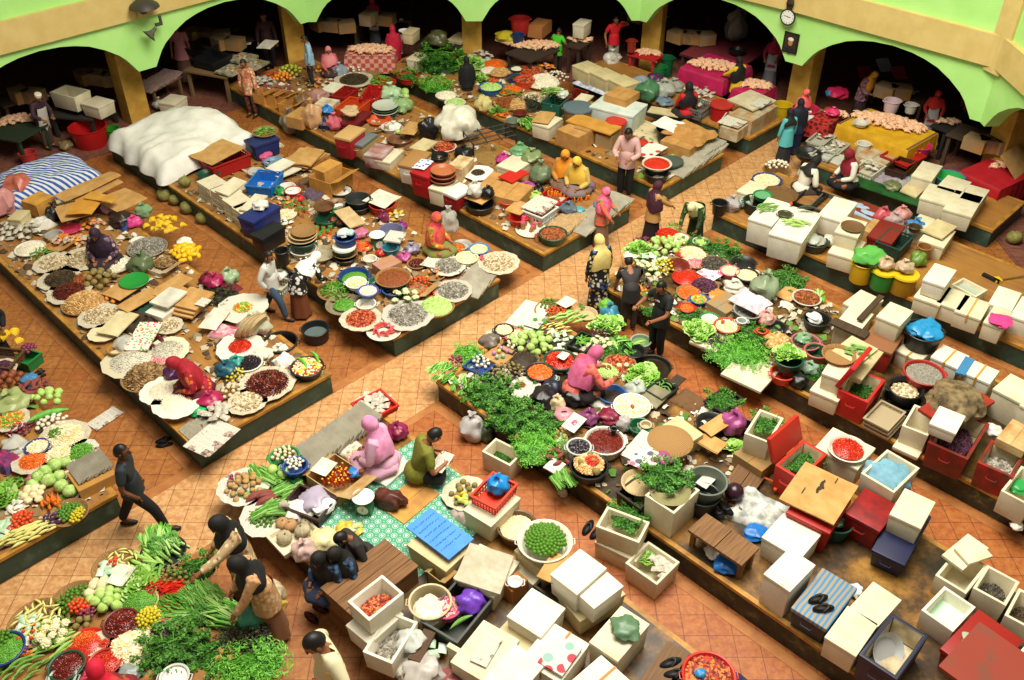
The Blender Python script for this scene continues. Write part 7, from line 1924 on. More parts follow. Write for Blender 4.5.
sheet(((558,356),(564,361),(570,355)),'white note on the basin of red chillies',z=.62,m=WHITEP(),t=.004,name='paper')
BF(540,371,28,.14,BLK,'orange','chopped orange carrot',W,rise=.25)
heap('sapodilla',508,375,40,44,'brown jering seed in the dark heap '+W,rise=.4,size=.45)
crate(((488,376),(506,390),(524,378)),.06,'dark violet tray under the jering seeds','302a40',solid=True)
tray(525,388,30,'paper-lined tray of brown paste and greens before the jering seeds',liner=NEWS())
mound('brown',at(521,386,.46),.1,.46,'brown paste on the paper-lined tray',.3,k=.6,name='heaped_paste')
heap('herb_bunch',531,387,12,3,'green herb bunch on the paper-lined tray',z=.46,size=.4,rise=.3)
lump(544,394,26,'black plastic bag of dark fruit '+W,'1c161c',hk=.6,knot=False)
lump(550,386,18,'dark blue plastic bag beside the black one','1f2438',hk=.7,knot=False)
lump(557,402,17,'cream plastic bag beside the black fruit bag','c8b490',hk=.8)
RT(552,377,10,.1,'a8b0a8','small grey cup beside the chopped carrot',cn='cup')
person(574,396,25,'vendor in a pink headscarf sorting vegetables',z=PZ,pose='sit',hijab=('c0527c','d06a92'),top='d0685c',top2='b0483c',tk='flower',bottom='1c1416',cape=.28,lean=25,look=25,k=1.08,hands=((-.1,.5,.3),(.22,.5,.3)))
lump(576,392,26,'black plastic bag behind the pink-scarfed vendor','151214',hk=.6,knot=False)
crate(((570,342),(584,352),(598,338)),.1,'dark tray of small green vegetables behind the vendor','1f2a24',solid=True)
heap('green_chilli',584,342,18,20,'green chilli in the dark tray behind the vendor',z=.46,rise=.2,size=1.3)
heap('cauliflower',600,348,30,14,'pale yellow flower head behind the vendor',rise=.35,size=.65)
heap('eggplant',602,336,24,12,'purple aubergine behind the vendor',rise=.35,size=.7)
heap('lettuce_bunch',608,327,30,10,'bright lettuce head beside the dark-shirted man',rise=.4,size=.8)
heap('herb_bunch',614,352,34,12,'green leaf bunch right of the vendor',rise=.4,size=.6)
heap('blade_bunch',624,348,28,8,'leaf bunch at the right edge beyond the vendor',rise=.4,size=.7)
RT(634,350,22,.1,BLK,'black basin behind the leaf bunches')
TR(620,363,26,'redmix','red and white vegetables','before the pink-scarfed vendor')
heap('yam_bean',624,368,12,2,'cream round bean on the red and white tray',z=.47,rise=.1,size=.8)
TR(608,370,22,'pale','pale shredded leaves','beside the vendor\'s hands')
heap('lettuce_bunch',640,377,32,9,'pale wrapped green head beside the big black basin',rise=.35,size=.75)
lump(636,386,22,'clear plastic bag below the pale green heads','c0c8bc',hk=.6,alpha=.7)
crate(((648,388),(662,400),(678,388)),.1,'black crate of glossy greens near the aisle','1a1f1c',solid=True)
heap('okra',662,387,24,18,'dark green vegetable in the black crate near the aisle',z=.45,rise=.2,size=.8)
RT(653,366,36,.22,BLK,'big black basin of water standing on the floor',z=0.1,fill='2b2416',fillz=.75)
sheet(((670,382),(678,388),(686,380)),'small dark board beside the black crate',z=.42,m=mat('3a2c22',None),t=.02)
BF(612,393,28,.13,BLU,'dark','dark blue water greens',W,k=.4,fz=.4)
BF(632,405,36,.16,CRM,'cream','pale noodles',W,k=1.3,rise=.15)
heap('tomato',631,409,6,1,'red tomato on the pale noodles',z=.56,size=.9)
heap('herb_bunch',638,395,22,4,'green sprig bunch behind the noodle basin',rise=.3,size=.45)
sheet(((640,398),(656,410),(672,394)),'grey-green wooden board by the black crate',z=.46,m=mat('8a8468','6f6a50',4,.7),t=.03,sag=0,name='board',cat='board')
lump(611,411,24,'maroon cloth beside the noodle basin','7a2038',hk=.4,knot=False)
lump(624,424,16,'clear plastic jar bag beside the green tub','b0a8a4',hk=1.0,alpha=.8,knot=False)
RT(640,425,22,.16,'1f6a48','green tub beside the clear jar bag',cn='tub')
RT(646,424,11,.08,'b8a888','tan cup leaning on the green tub',z=.5,cn='cup')
sheet(((564,424),(574,433),(587,419)),'white price card with pink writing',z=.55,m=WHITEP(),t=.01,sag=0,name='price_card',cat='sign',tilt=.1)
c,w_,d_,a_=quad_px((564,424),(574,433),(587,419),.55);b_=MB()
for i in range(4):b_.box((-.04+.028*i,.01*(i%2),0),(.02,.07-.02*(i%2),.003),rz=.3*(i-1)).box((-.04+.028*i,-.035,0),(.022,.008,.003))
k_=b_.build('pink_writing',mat('d8487a',None),bpy.data.objects['price_card'],smooth=False);k_.location=(0,0,.014)
lump(589,414,20,'purple wrapped parcel behind the price card','7a3a64',hk=.6)
lump(564,413,18,'pink and white bag left of the price card','c88a94',hk=.6)
cloth((602,404,.5,.3),'white plastic sheet between maroon cloth and noodles','d0ccc0',h=.06)
BF(605,440,40,.2,CRM,'paste','dark red berries',W,k=.8,rise=.12)
RT(614,428,6,.1,BLK,'black ladle cup in the berry basin',z=.6,cn='cup')
BF(579,446,24,.24,'b8bcb8','mussel','black grass jelly',W,cn='tub',desc='clear grey tub',k=.8,taper=.85)
BH(589,465,38,.2,BLK,'sapodilla',4,'brown taro roots','at the edge '+W)
mound('peanut',at(589,462,.62),.21,.58,'shelled peanuts heaped on the black basin',.3,k=1.5,name='heaped_peanuts')
mound('chilli',at(592,459,.68),.1,.65,'red chillies on top of the peanuts',.2,name='heaped_chilli')
heap('herb_bunch',492,396,50,34,'green herb bunch in the long heap '+W,rise=.35,asp=.9,size=.75)
heap('herb_bunch',514,420,50,34,'green herb bunch in the lower heap '+W,rise=.4,asp=.9,size=.75)
heap('cress_bunch',538,448,50,26,'bright green leaf bunch above the foam box',rise=.4,size=.7)
heap('herb_bunch',540,424,40,16,'mid green bunch beside the price card',rise=.4,size=.65)
heap('sweet_potato',556,458,36,12,'dark red sweet potato heaped beside the peanuts',rise=.4,size=.75,asp=.9)
heap('potato',561,436,18,6,'tan root behind the sweet potatoes',rise=.4,size=.8)
heap('bean_bunch',564,480,26,7,'pale long bean bundle hanging at the aisle edge',rise=.3,dirn=-65,size=.75,asp=.9)
lump(570,448,18,'grey-green bundle beside the black jelly tub','6a7048',hk=.7,knot=False)
sheet(((546,466),(556,476),(566,466)),'white foam sheet under the sweet potatoes',z=.42,m=FOAMW(),t=.02)
r,c,w_,d_,a_=foam(((486,447),(510,466),(524,452)),.36,'open foam box of herbs on the floor at the stall corner',z=.01,open=True)
heap('herb_bunch',505,453,26,9,'herb bunch inside the open foam box on the floor',z=.14,size=.55,rise=.2)
lump(472,428,26,'grey plastic sack on the floor at the stall corner','b4b0ac',z=0,hk=1.0)
lump(486,434,16,'dark green net bag beside the grey sack','4a5a40',z=0,hk=1.0)
slippers(592,530,'pair of black sandals on the floor by the foam boxes','141416',deg=55,apart=.0+.14,size=.3)
lump(563,492,10,'small pale bag on the floor at the platform foot','c8b8a0',z=0,hk=.8)

foam(((654,430),(676,452),(704,434)),.28,'cream foam slab box under the jute disc',m=FOAMY())
p_,r_=radius(670,440,.74,46)
MB().lathe([(0,.0),(r_,.0),(r_*1.02,.02),(r_*.9,.05),(r_*.3,.07),(0,.072)],32).build('jute_disc',mat('a8814e','8a673c',60,.9,kind='woven'),loc=(p_.x,p_.y,.70))
tag(bpy.data.objects['jute_disc'],'large brown jute disc lying over the foam slab','jute disc')
for i,(g,lab)in enumerate(((((624,452),(640,466),(662,440)),'rear newspaper sheet beside the jute disc'),(((628,466),(652,474),(662,456)),'front newspaper with a colour picture beside the jute disc'))):
    sheet(g,lab,z=.7+.04*i,m=NEWS()if i==0 else mat('d4d0c4','c8688a,5a5a60,d4d0c4',9,.7,kind='flower'),t=.004,name='newspaper',cat='newspaper',sag=.06)
lump(664,455,17,'magenta cloth bag on the jute disc edge','a04a80',z=.72,hk=.5,knot=False)
tray(640,482,36,'woven tray of wilted greens under the newspapers',z=.62,m=WOVENP())
crate(((622,488),(640,508),(660,492)),.24,'dark brown crate under the woven tray','2c1f18',solid=True)
r,c,w_,d_,a_=foam(((646,494),(674,514),(700,490)),.5,'tall dirty foam box under a dish of greens',open=True,m=FOAM())
tray(670,490,40,'grey-green dish tilted in the tall foam box',z=.86,m=mat('8a8458',None),name='dish',h=.05)
heap('herb_bunch',664,478,46,20,'green water-spinach bunch on the grey-green dish',z=.9,rise=.35,size=.75,asp=.8)
RT(707,480,40,.3,GGR,'grey-green bucket with a paper inside',cn='bucket',taper=.8,z=.55)
sheet(((697,482),(706,490),(716,480)),'crumpled paper inside the grey-green bucket',z=.68,m=NEWS(),t=.004,name='paper',sag=.03)
RT(704,494,32,.3,BLK,'black basin beneath the grey-green bucket',z=.3+.1,cn='basin')
for i,(g,lab)in enumerate(((((702,428),(712,438),(734,424)),'upper folded cardboard beside the jute disc'),(((700,440),(718,456),(728,446)),'lower folded cardboard beside the jute disc'))):sheet(g,lab,z=.6-.04*i,n=2)
RT(712,422,30,.1,BLK,'black round tray behind the folded cardboards',cn='tray')
heap('herb_bunch',722,402,30,12,'green herb bunch in the dark crate by the aisle',z=.5,rise=.3,size=.65)
crate(((706,400),(722,412),(742,398)),.14,'dark brown crate of herbs by the aisle','2a201a',solid=True)
t_=RT(702,408,18,.04,'d8d4c4','white round lid beside the dark herb crate',cn='dish',handles=False)
lump(733,424,24,'large magenta plastic bag beside the foam box of herbs','a04a84',hk=1.0)
RT(748,424,14,.16,BLK,'black pot right of the magenta bag',cn='pot')
cloth((690,402,.5,.4),'brown sacking beside the white round lid','6a4a2c',h=.06)
r,c,w_,d_,a_=foam(((747,429),(769,443),(784,418)),.36,'open foam box of herbs beside the raised red lid',z=.62,open=True)
heap('herb_bunch',766,424,28,12,'green herb bunch in the foam box beside the red lid',z=.86,rise=.25,size=.6)
carton(((738,450),(762,472),(786,452)),.22,'low slatted carton under the herb foam box',colr='8a744a')
heap('lettuce_bunch',734,450,16,4,'wilted leaf bunch left of the slatted carton',rise=.4,size=.7)
r,c,w_,d_,a_=cooler(((777,463),(800,480),(828,454)),.5,'red ice chest with its lid raised and herbs inside','b82818',state='hinged',hinge=1,lift=112)
heap('herb_bunch',801,462,32,11,'green herb bunch in the red ice chest with the raised lid',z=.72,rise=.2,size=.6)
t_=thing('squeegee',at(757,476,.46),'orange-handled squeegee lying on the planks','squeegee',-.55)
MB().tube([(-.3,0,.02),(.3,0,.02)],.014,6).build('handle',mat('e0642a',None,9,.4),t_);MB().box((.3,0,.02),(.04,.3,.03)).build('blade',mat('e0642a',None,9,.4),t_)
bench(((718,490),(742,510),(766,476)),.1,'low planks with shoes and a dark ball on them',colr=('7a5634','5a3e24'),name='plank_stand',cat='stand')
tag(MB().ell((0,0,.12),(.13,.13,.12),22,14).build('dark_ball',mat('2c1420','3a1c2a',4,.25),loc=at(733,498,.5)),'dark purple shiny ball on the planks','ball')
slippers(721,509,'pair of black leather shoes on the low planks','141318',z=.5,deg=-60,apart=.13,size=.28)
bench(((687,530),(742,566),(760,548)),.34,'brown wooden bench at the stall edge',colr=('8a6238','5f3f22'))
lump(716,548,20,'white plastic bag under the wooden bench','d0ccc0',hk=.6,knot=False)
lump(727,557,26,'blue plastic bag under the wooden bench','1f64b0',hk=.45,knot=False)
cloth((760,514,.8,.6,15),'white and grey plastic sheets heaped by the shoes','d8d8d0',c2='8a8e88',h=.22)
lump(756,528,22,'blue plastic bag under the white sheets','1a6ab8',hk=.45,knot=False)
r,c,w_,d_,a_=foam(((602,515),(639,543),(650,522)),.3,'foam box of herbs on the floor at the platform side',z=.31,open=True)
heap('herb_bunch',628,518,34,16,'green herb bunch in the floor foam box at the platform side',z=.5,rise=.3,size=.6)
foam(((600,534),(636,562),(648,544)),.3,'closed foam box under the herb box on the floor',z=.0)
r,c,w_,d_,a_=foam(((628,560),(657,585),(680,562)),.34,'open foam box of scraps on the red-tiled floor',z=.01,open=True)
heap('lettuce_bunch',646,556,14,3,'pale green leaf in the scrap box on the floor',z=.2,size=.6,rise=.2)
heap('packet_grey',662,566,24,8,'black and white wrapper in the scrap box on the floor',z=.24,rise=.3)
foam(((764,534),(800,560),(822,534)),.36,'bright white foam box right of the plastic sheets',m=FOAMW())
foam(((764,573),(790,592),(816,565)),.54,'tall white foam box at the stall edge beside the bench',m=FOAMW())
sheet(((783,494),(833,527),(858,488)),'large flattened carton with a dark wing print',z=.92,sag=.03,t=.02)
o=[x for x in bpy.data.objects if x.get('label')=='large flattened carton with a dark wing print'][0]
b_=MB()
for s in(-1,1):
    for i in range(4):b_.box((s*(.03+.03*i),.012*i-.008*i*i*.5,0),(.034,.05-.01*i,.003),rz=s*.5)
b_.box((0,-.02,0),(.03,.05,.003)).box((-.2,.15,0),(.12,.012,.003)).box((.22,-.12,0),(.1,.012,.003))
k_=b_.build('wing_print',mat('3a2a1c',None),o,smooth=False);k_.location=(.1,.02,.05)
cooler(((790,506),(830,534),(852,500)),.45,'red ice chest hidden under the large flattened carton','a8221a')
RT(838,521,30,.24,DGR,'dark green bucket below the flattened carton',cn='bucket')
lump(836,516,20,'pale green bag in the dark green bucket','8ac08a',z=.5,hk=.5,knot=False)
foam(((816,446),(858,470),(876,448)),.44,'long cream foam box under the plate of chillies',m=FOAM())
TR(848,448,32,'chilli','bright orange-red chillies','on the long cream foam box',z=.85,m=WHITEP(),kind='black-rimmed white plate',nm='plate',lk=.8,k=1.1)
r,c,w_,d_,a_=foam(((862,472),(894,493),(920,468)),.36,'open foam box with a light blue cloth inside',z=.62,open=True)
lump(890,466,42,'light blue cloth stuffed in the foam box','7aa8b8',c2='5f8ea4',z=.75,hk=.45,knot=False,name='cloth',cat='cloth',rough=.7)
cooler(((848,508),(880,532),(900,506)),.42,'red ice chest with a stained lid in front of the blue cloth','981818',m2='6a1412')
foam(((891,511),(921,529),(936,502)),.32,'yellowed foam box on the navy chest',z=.72,m=FOAM())
cooler(((872,548),(905,566),(932,516)),.32,'navy blue chest under the yellowed foam box','181c40')
r,c,w_,d_,a_=cooler(((791,607),(827,630),(858,588)),.36,'dark chest with a blue and orange striped lid','23303c',lidc='3a78a8')
o=r.children[1];o.data.materials.clear();o.data.materials.append(mat('3f7fae','a08a6a',5.5,.6,kind='stripe'));o['label']='blue and orange striped lid'
slippers(820,603,'pair of black slippers on the striped chest lid','17130f',z=.77,deg=12,apart=.13,size=.26)
foam(((825,636),(856,657),(879,624)),.36,'yellowed white foam box at the stall edge beside the striped chest',m=FOAM())
foam(((851,605),(878,627),(902,600)),.36,'white foam box with an orange stain behind the navy open chest',m=FOAM())
r,c,w_,d_,a_=cooler(((860,653),(897,680),(929,636)),.46,'open navy chest holding a steel pan','23253a',state='open')
MB().lathe([(0,0),(.14,0),(.2,.06),(.21,.065),(.2,.05),(.14,-.01)],26).build('steel_pan',mat('b0b4b8',None,9,.2),loc=(c.x-.04,c.y+.06,.68)).rotation_euler=(radians(50),0,.4)
tag(bpy.data.objects['steel_pan'],'steel pan leaning inside the open navy chest','pan')
lump(856,588,16,'white spotted plastic bag behind the orange-stained box','d8d8d4',hk=.6,knot=False)
r,c,w_,d_,a_=foam(((923,608),(953,632),(976,607)),.32,'open foam box lined pale mint in front of the lid pile',open=True,m=FOAMW())
MB().box((0,0,0),(w_-.08,d_-.08,.02)).build('mint_liner',mat('c8e8cc','b8dcc0',5,.4),r).location=(0,0,.14)
r,c,w_,d_,a_=foam(((936,574),(966,594),(988,566)),.32,'open foam box under two loose lids',open=True)
for i,(g,tl)in enumerate(((((942,556),(962,572),(988,550)),'lower'),(((948,552),(968,566),(992,558)),'upper'))):
    sheet(g,tl+' loose foam lid over the open box at the right',z=.75+.05*i,m=FOAM(),t=.035,sag=0,name='loose_foam_sheet',cat='foam sheet')
r,c,w_,d_,a_=foam(((974,586),(1006,606),(1020,582)),.36,'open foam box of dark snails at the right edge',open=True)
inside(((0,0),),'snail','dark snails','in the open foam box at the right edge',c,w_,d_,a_,.58,k=.8)
r,c,w_,d_,a_=foam(((1006,612),(1036,632),(1050,604)),.36,'open foam box of brown shells cut by the right edge',open=True)
inside(((0,0),),'dark','brown shells','in the foam box cut by the right edge',c,w_,d_,a_,.58)
cooler(((940,648),(986,682),(1024,640)),.36,'bright red chest under a worn red lid','941a14')
sheet(((938,668),(1000,716),(1040,668)),'worn red-brown lid leaning over the red chest',z=.82,m=mat('8c3422','6a4430',4,.6,kind='stain'),t=.05,sag=.02,name='worn_cover',cat='cover')
lump(974,636,18,'clear bag of pale greens between the red lids','b0b49a',z=.78,hk=.4,knot=False,alpha=.85)
r,c,w_,d_,a_=foam(((1012,660),(1030,676),(1052,650)),.3,'mint-lined foam box at the lower right frame edge',open=True,m=FOAMW())
MB().box((0,0,0),(w_-.08,d_-.08,.02)).build('mint_liner',mat('c8e8cc','b8dcc0',5,.4),r).location=(0,0,.16)


person(628,330,95,'man in a dark grey shirt and cap bending over the vegetables',pose='bend',low='trousers',lean=42,top='2c2628',bottom='3a332c',hat='e4e0d4',sleeve='short',hem=.1,hands=((-.2,.5,.62),(.2,.5,.62)),k=0.92)
person(656,356,215,'man in a black printed T-shirt holding a foam cup',pose='stand',low='trousers',top='1c1e20',bottom='101113',hem=.14,sleeve='short',hair='0e0b0a',hands=((-.16,.34,.98),(.26,.3,1.05)),look=25,k=0.98)
lump(609,315,18,'teal plastic bag hanging beside the blue floral dress','3a80a0',z=.3,hk=1.0)
lump(606,305,14,'bunch bag of green leaves carried by the floral-dressed woman','6aa83a',z=.45,hk=.8,knot=False)
RT(641,340,20,.3,'a0b0a0','clear grey-green tub on the floor between the two men',z=.0,cn='tub',fill='7a9a60',fillz=.8)
p_=[o for o in bpy.data.objects if o.get('label','').startswith('man in a black printed')][0]
b_=MB().ell((.03,.128,1.2),(.03,.012,.022),8,5).ell((-.03,.13,1.22),(.045,.01,.02),8,5,1)
b_.build('shirt_print',[mat('c83a4a',None),mat('8ab0c0',None)],p_)
person(694,240,240,'woman in a white headscarf and green floral top bending down',pose='bend',hijab=('e0dcb0','d0cc9a'),top='2f4424',top2='6a8a3a,1f3018',tk='flower',bottom='2a3020',lean=55,cape=.14,hands=((-.2,.55,.6),(.2,.55,.6)),k=0.82)
# ================================================================== stall of the speckled sack
W='on the speckled-sack stall'
heap('lettuce_bunch',640,252,26,12,'pale lettuce head at the cross-aisle end '+W,rise=.4,size=.75)
BF(632,254,13,.08,'e0dccc','cream','white tofu cubes',W,cn='bowl',k=.7,desc='white bowl')
heap('red_onion',643,245,26,22,'mauve onion at the cross-aisle end '+W,rise=.35)
heap('cabbage',662,250,36,14,'pale cabbage in the mixed heap '+W,rise=.35,size=.7)
heap('packet_green',650,262,34,14,'clear green packet in the mixed heap '+W,rise=.35,size=.8)
heap('calamansi',664,268,30,34,'yellow fruit in the mixed heap '+W,rise=.35,size=1.3)
heap('cauliflower',646,272,30,12,'cream cauliflower in the mixed heap '+W,rise=.35,size=.65)
heap('guava',676,244,24,9,'pale green gourd at the back of the mixed heap',rise=.35,size=.8)
heap('tomato',655,244,14,6,'orange tomato at the cross-aisle end '+W,rise=.35)
BF(668,233,20,.1,RED,'chilli','red chillies',W,cn='bowl')
heap('green_chilli',674,229,18,20,'green chilli behind the red bowl',rise=.4,size=1.2)
TR(680,238,18,'white','white radish','behind the pale green gourds')
TR(679,264,22,'paste','dark red chilli paste','in the row of small trays',k=.7)
BF(684,253,14,.1,RED,'chilli','chilli sauce',W,cn='cup',k=.7)
TR(695,262,18,'pink','pink shallots','in the row of small trays',k=.7)
TR(692,254,26,'cream','pale ginger','behind the pink shallots')
TR(714,264,26,'snail','dark brown mushrooms','in the row of small trays',rise=.4)
heap('herb_bunch',720,252,46,20,'green herb bunch in the long row at the back edge',rise=.35,asp=.6,rot=-25,size=.65)
heap('herb_bunch',693,245,30,10,'dark herb bunch at the back edge near the bending woman',rise=.35,size=.55)
BF(701,241,16,.1,'b0b8a8','pale','cut green beans',W,cn='bowl',desc='grey bowl',k=.7)
TR(687,277,24,'chilli','bright red ground chilli','behind the black-shirted man',k=.8,m=mat('a82018',None))
TR(704,285,24,'purple','dark purple berries','behind the black-shirted man')
TR(690,292,22,'orange','orange shrimps','behind the black-shirted man')
BF(699,298,18,.1,BLU,'mix','yellow fruit pieces',W,cn='bowl',k=.7)
BF(687,307,16,.1,RED,'orange','orange paste',W,cn='bowl',k=.7)
heap('herb_bunch',690,316,26,8,'dark green bunch beside the black-shirted man',rise=.3,size=.55)
heap('eggplant',646,284,18,8,'dark purple aubergine by the bending man',rise=.3,size=.7)
heap('orange_fruit',640,292,14,8,'orange in front of the bending man',rise=.3,size=.8)
heap('herb_bunch',651,312,18,6,'green bunch beside the black-shirted man\'s hand',rise=.3,size=.5)
BF(730,270,19,.12,PNK,'cream','white coconut flesh',W,cn='bowl')
BF(747,274,23,.12,BLK,'cream','white sago',W,k=.6)
RT(744,262,24,.1,BLK,'black basin behind the white sago')
sheet(((698,272),(712,282),(730,272)),'white paper with pink marks under the small bowls',z=.46,m=mat('e8e4dc','d88aa0,e8e4dc',8,.7,kind='flower'),t=.004,name='paper')
lump(734,284,22,'clear plastic bag of white balls behind the square board','d0d0c0',hk=.5,alpha=.85)
lump(716,290,16,'orange plastic bag beside the square board','d8843a',hk=.3,knot=False)
carton(((706,302),(726,314),(746,302)),.1,'square grey-brown board box behind the green bowl',colr='8f8264')
BF(710,318,20,.13,GRN,'white','white rice',W,cn='bowl')
BF(727,325,25,.16,'b8482c','cream','pale fish cakes',W,desc='red-brown basin')
heap('tomato',721,324,6,1,'red tomato on the pale fish cakes',z=.56)
RT(749,309,30,.18,GRY,'grey basin under the pink-marked cloth')
cloth((750,302,.6,.45),'white cloth with pink marks over the grey basin','e8e4e0',c2='e0b0c0',h=.1,z=.58)
RT(742,320,10,.2,'c8ccc8','white bottle-like tub beside the fish cakes',cn='tub')
lump(765,288,28,'big clear bag of green leaves on the stall','8a9a7a',hk=.9,alpha=.9)
heap('herb_bunch',786,281,40,14,'green bunch at the back aisle edge by the steel dish',rise=.35,size=.6)
BF(807,297,28,.08,MET,'brown','brown fried pieces',W,cn='dish')
sheet(((778,294),(790,303),(802,292)),'brown board under the steel dish greens',z=.43)
t_=foam(((692,338),(716,352),(730,336)),.08,'white foam tray with a lettuce fan at the aisle edge',m=FOAM())
heap('lettuce_bunch',697,332,28,9,'bright lettuce head on the white foam tray',z=.49,rise=.3,size=.8)
heap('dark_bunch',715,346,32,12,'dark purple lettuce bunch at the aisle edge',rise=.4,size=.65)
sheet(((724,372),(760,394),(780,372)),'white foam slab under the big herb heap',z=.42,m=FOAM(),t=.04,sag=0)
heap('cress_bunch',738,356,66,44,'bright green herb bunch in the big heap at the aisle edge',rise=.3,asp=.75,size=.8,rot=-30)
heap('herb_bunch',752,338,44,20,'green herb bunch behind the big aisle heap',rise=.35,size=.65)
lump(766,318,17,'red and white printed bag behind the herb heap','c86a60',c2='d8c8c0',hk=.8)
RT(762,330,10,.16,'d0422a','orange-red can behind the herb heap',cn='can',taper=.98)
RT(775,326,22,.1,BLK,'dark round lid standing near the bread plate',cn='dish')
TR(776,340,24,'ginger','tan fried bread','beside the lettuce basin',k=1.6)
RT(783,372,24,.16,'c8402e','orange-red bucket under the lettuce basin',z=.4,cn='bucket')
RT(789,358,28,.18,DGR,'green basin with lettuce and a red rim',z=.58)
heap('lettuce_bunch',789,356,22,7,'bright lettuce in the green basin',z=.72,rise=.3,size=.75)
BF(806,341,28,.16,'a86a6a','dark','dark jelly',W,desc='dull pink basin')
lump(804,337,16,'clear green bag in the dull pink basin','7aa07a',z=.5,hk=.6)
RT(817,350,24,.2,'c05a4a','brick red basin cut by the foam boxes',inner='1f4a34')
lump(810,366,18,'clear and green plastic bag by the foam boxes','8aa890',hk=.6,alpha=.9)
heap('herb_bunch',814,374,22,6,'green herb bunch beside the stacked foam boxes',rise=.4,size=.5)
lump(799,380,18,'black plastic bag at the aisle edge by the red bucket','151715',hk=.8,knot=False)
RT(817,318,26,.2,BLK,'black basin of white bags beside the planks')
lump(815,316,16,'white bag in the black basin beside the planks','d0d4d0',z=.5,hk=.5,knot=False)
heap('blade_bunch',818,300,20,5,'dark leaf stalk standing behind the white bags',rise=.3,dirn=80,size=.6)
foam(((844,302),(866,314),(884,300)),.34,'rear white foam box under the dark plank')
foam(((836,322),(858,334),(874,314)),.42,'front white foam box under the dark plank',z=.42)
for i,(g,lab)in enumerate(((((842,312),(864,340),(870,334)),'wide dark plank leaning across the foam boxes'),(((858,318),(862,322),(884,298)),'narrow dark plank across the foam boxes'))):
    sheet(g,lab,z=.88,m=mat('4a3626','382818',3,.7,kind='wood'),t=.03,sag=0,name='wooden_plank',cat='plank')
cooler(((862,340),(892,354),(908,330)),.46,'red chest with boards on it behind the woven tray','b03024',lidc='8a5a3a')
foam(((878,314),(900,326),(914,311)),.34,'yellow-topped white foam box on the red chest',z=.86,m=FOAM())
foam(((898,348),(920,362),(938,346)),.3,'foam box under the black tub of blue bags',strap='b0843c')
RT(925,330,37,.3,BLK,'black tub full of blue plastic bags',z=.7,cn='tub',taper=.85)
for i,(x,y,lab)in enumerate(((920,325,'left blue plastic bag in the black tub'),(930,322,'rear blue plastic bag in the black tub'),(933,330,'right blue plastic bag in the black tub'))):lump(x,y,22,lab,'1f86bc',z=.9,hk=.45,knot=False)
foam(((933,354),(958,369),(970,356)),.34,'white foam box with a brown tape strip beside the blue bags',z=.5,strap='c08a34',m=FOAMW())
foam(((963,371),(990,384),(1000,371)),.34,'second taped white foam box behind the speckled sack',z=.5,strap='c08a34',m=FOAMW())
sheet(((956,372),(964,378),(974,362)),'blue folder between the two taped foam boxes',z=.8,m=mat('3a7aa8',None),t=.03,name='folder',cat='folder')
foam(((992,389),(1022,404),(1040,388)),.5,'tall cream foam box at the right edge behind the red chests',m=FOAM())
foam(((1020,404),(1044,418),(1060,404)),.5,'cream foam box cut by the right edge',m=FOAM())
t_,p_,r_=round_tub(925,372,40,.2,'red-rimmed basin of grey fish paste','a83028',PZ+.3,'basin','basin')
mound('grey',p_,r_*.86,PZ+.46,'grey fish paste in the red-rimmed basin',.08,k=.5,name='heaped_paste')
t_,p_,r_=round_tub(906,387,34,.22,'black basin of white fish in front of the red-rimmed one',BLK,PZ+.2,'basin','basin')
mound('shell',p_,r_*.7,PZ+.32,'white fish in the black basin',.2,k=2.0,name='heaped_fish')
RT(902,398,36,.2,BLK,'lower black basin under the white fish')
lump(962,388,58,'large speckled brown sack lying over a red lid','8a7450',c2='3f3420',z=.85,hk=.4,knot=False,name='sack',rough=.85)
r,c,w_,d_,a_=foam(((823,371),(846,382),(858,362)),.3,'foam box under the round woven tray',z=.7,m=FOAM())
foam(((811,388),(838,402),(852,384)),.3,'lower foam box under the round woven tray',m=FOAM())
tray(839,354,32,'round woven tray with a black stick on the foam box',z=1.0)
foam(((838,366),(862,380),(884,352)),.12,'shallow foam tray under the green leaves',z=.86,m=FOAMY())
sheet(((834,350),(858,366),(878,350)),'tan board of green leaves on the shallow foam tray',z=1.0,m=FOAMY(),t=.02,sag=0,name='board',cat='board')
heap('bean_bunch',857,351,26,5,'bright green bean bunch on the tan board',z=1.03,rise=.2,dirn=-15,size=.6,asp=.7)
r,c,w_,d_,a_=cooler(((840,387),(868,403),(886,380)),.46,'red ice chest with an open lid and green leaves','b41c1c',state='hinged',hinge=1,lift=70)
heap('herb_bunch',862,390,24,7,'green leaf bunch in the red open ice chest',z=.64,rise=.2,size=.5)
for i in range(3):crate(((866,424-4*i),(888,438-4*i),(905,420-4*i)),.07,('lowest','middle','topmost')[i]+' dirty clear tray stacked beside the red open chest','a89878',z=.4+.08*i)
r,c,w_,d_,a_=foam(((904,422),(928,436),(940,414)),.4,'open foam box with a tan inside beside the tray stack',open=True,m=FOAM())
foam(((894,444),(918,458),(926,446)),.08,'foam lid box lying under the open tan box',m=FOAM())
r,c,w_,d_,a_=cooler(((929,440),(968,460),(990,424)),.46,'open dark red chest of purple fish under a loose lid','8f1c1c',m2='5a2a18',state='open')
inside(0,'purple','purple-grey fish','in the open dark red chest',c,w_,d_,a_,.66,k=1.5)
sheet(((916,412),(948,432),(994,404)),'loose red chest lid under the speckled sack',z=.92,m=mat('a83220','8a2418',4,.5),t=.05,sag=0,name='red_cover',cat='cover')
foam(((931,420),(956,434),(966,416)),.2,'white foam piece on the loose red lid',z=.97,m=FOAMW())
r,c,w_,d_,a_=cooler(((980,458),(1013,478),(1026,454)),.44,'second open red chest of silver fish at the right','9a1c1c',m2='4a2a1c',state='open')
inside(0,'grey','silver fish','in the second open red chest',c,w_,d_,a_,.64,k=1.6)
carton(((998,436),(1024,452),(1040,432)),.12,'carton with red print on the second red chest',z=.86,colr='c8ac78',mark='b8382a')
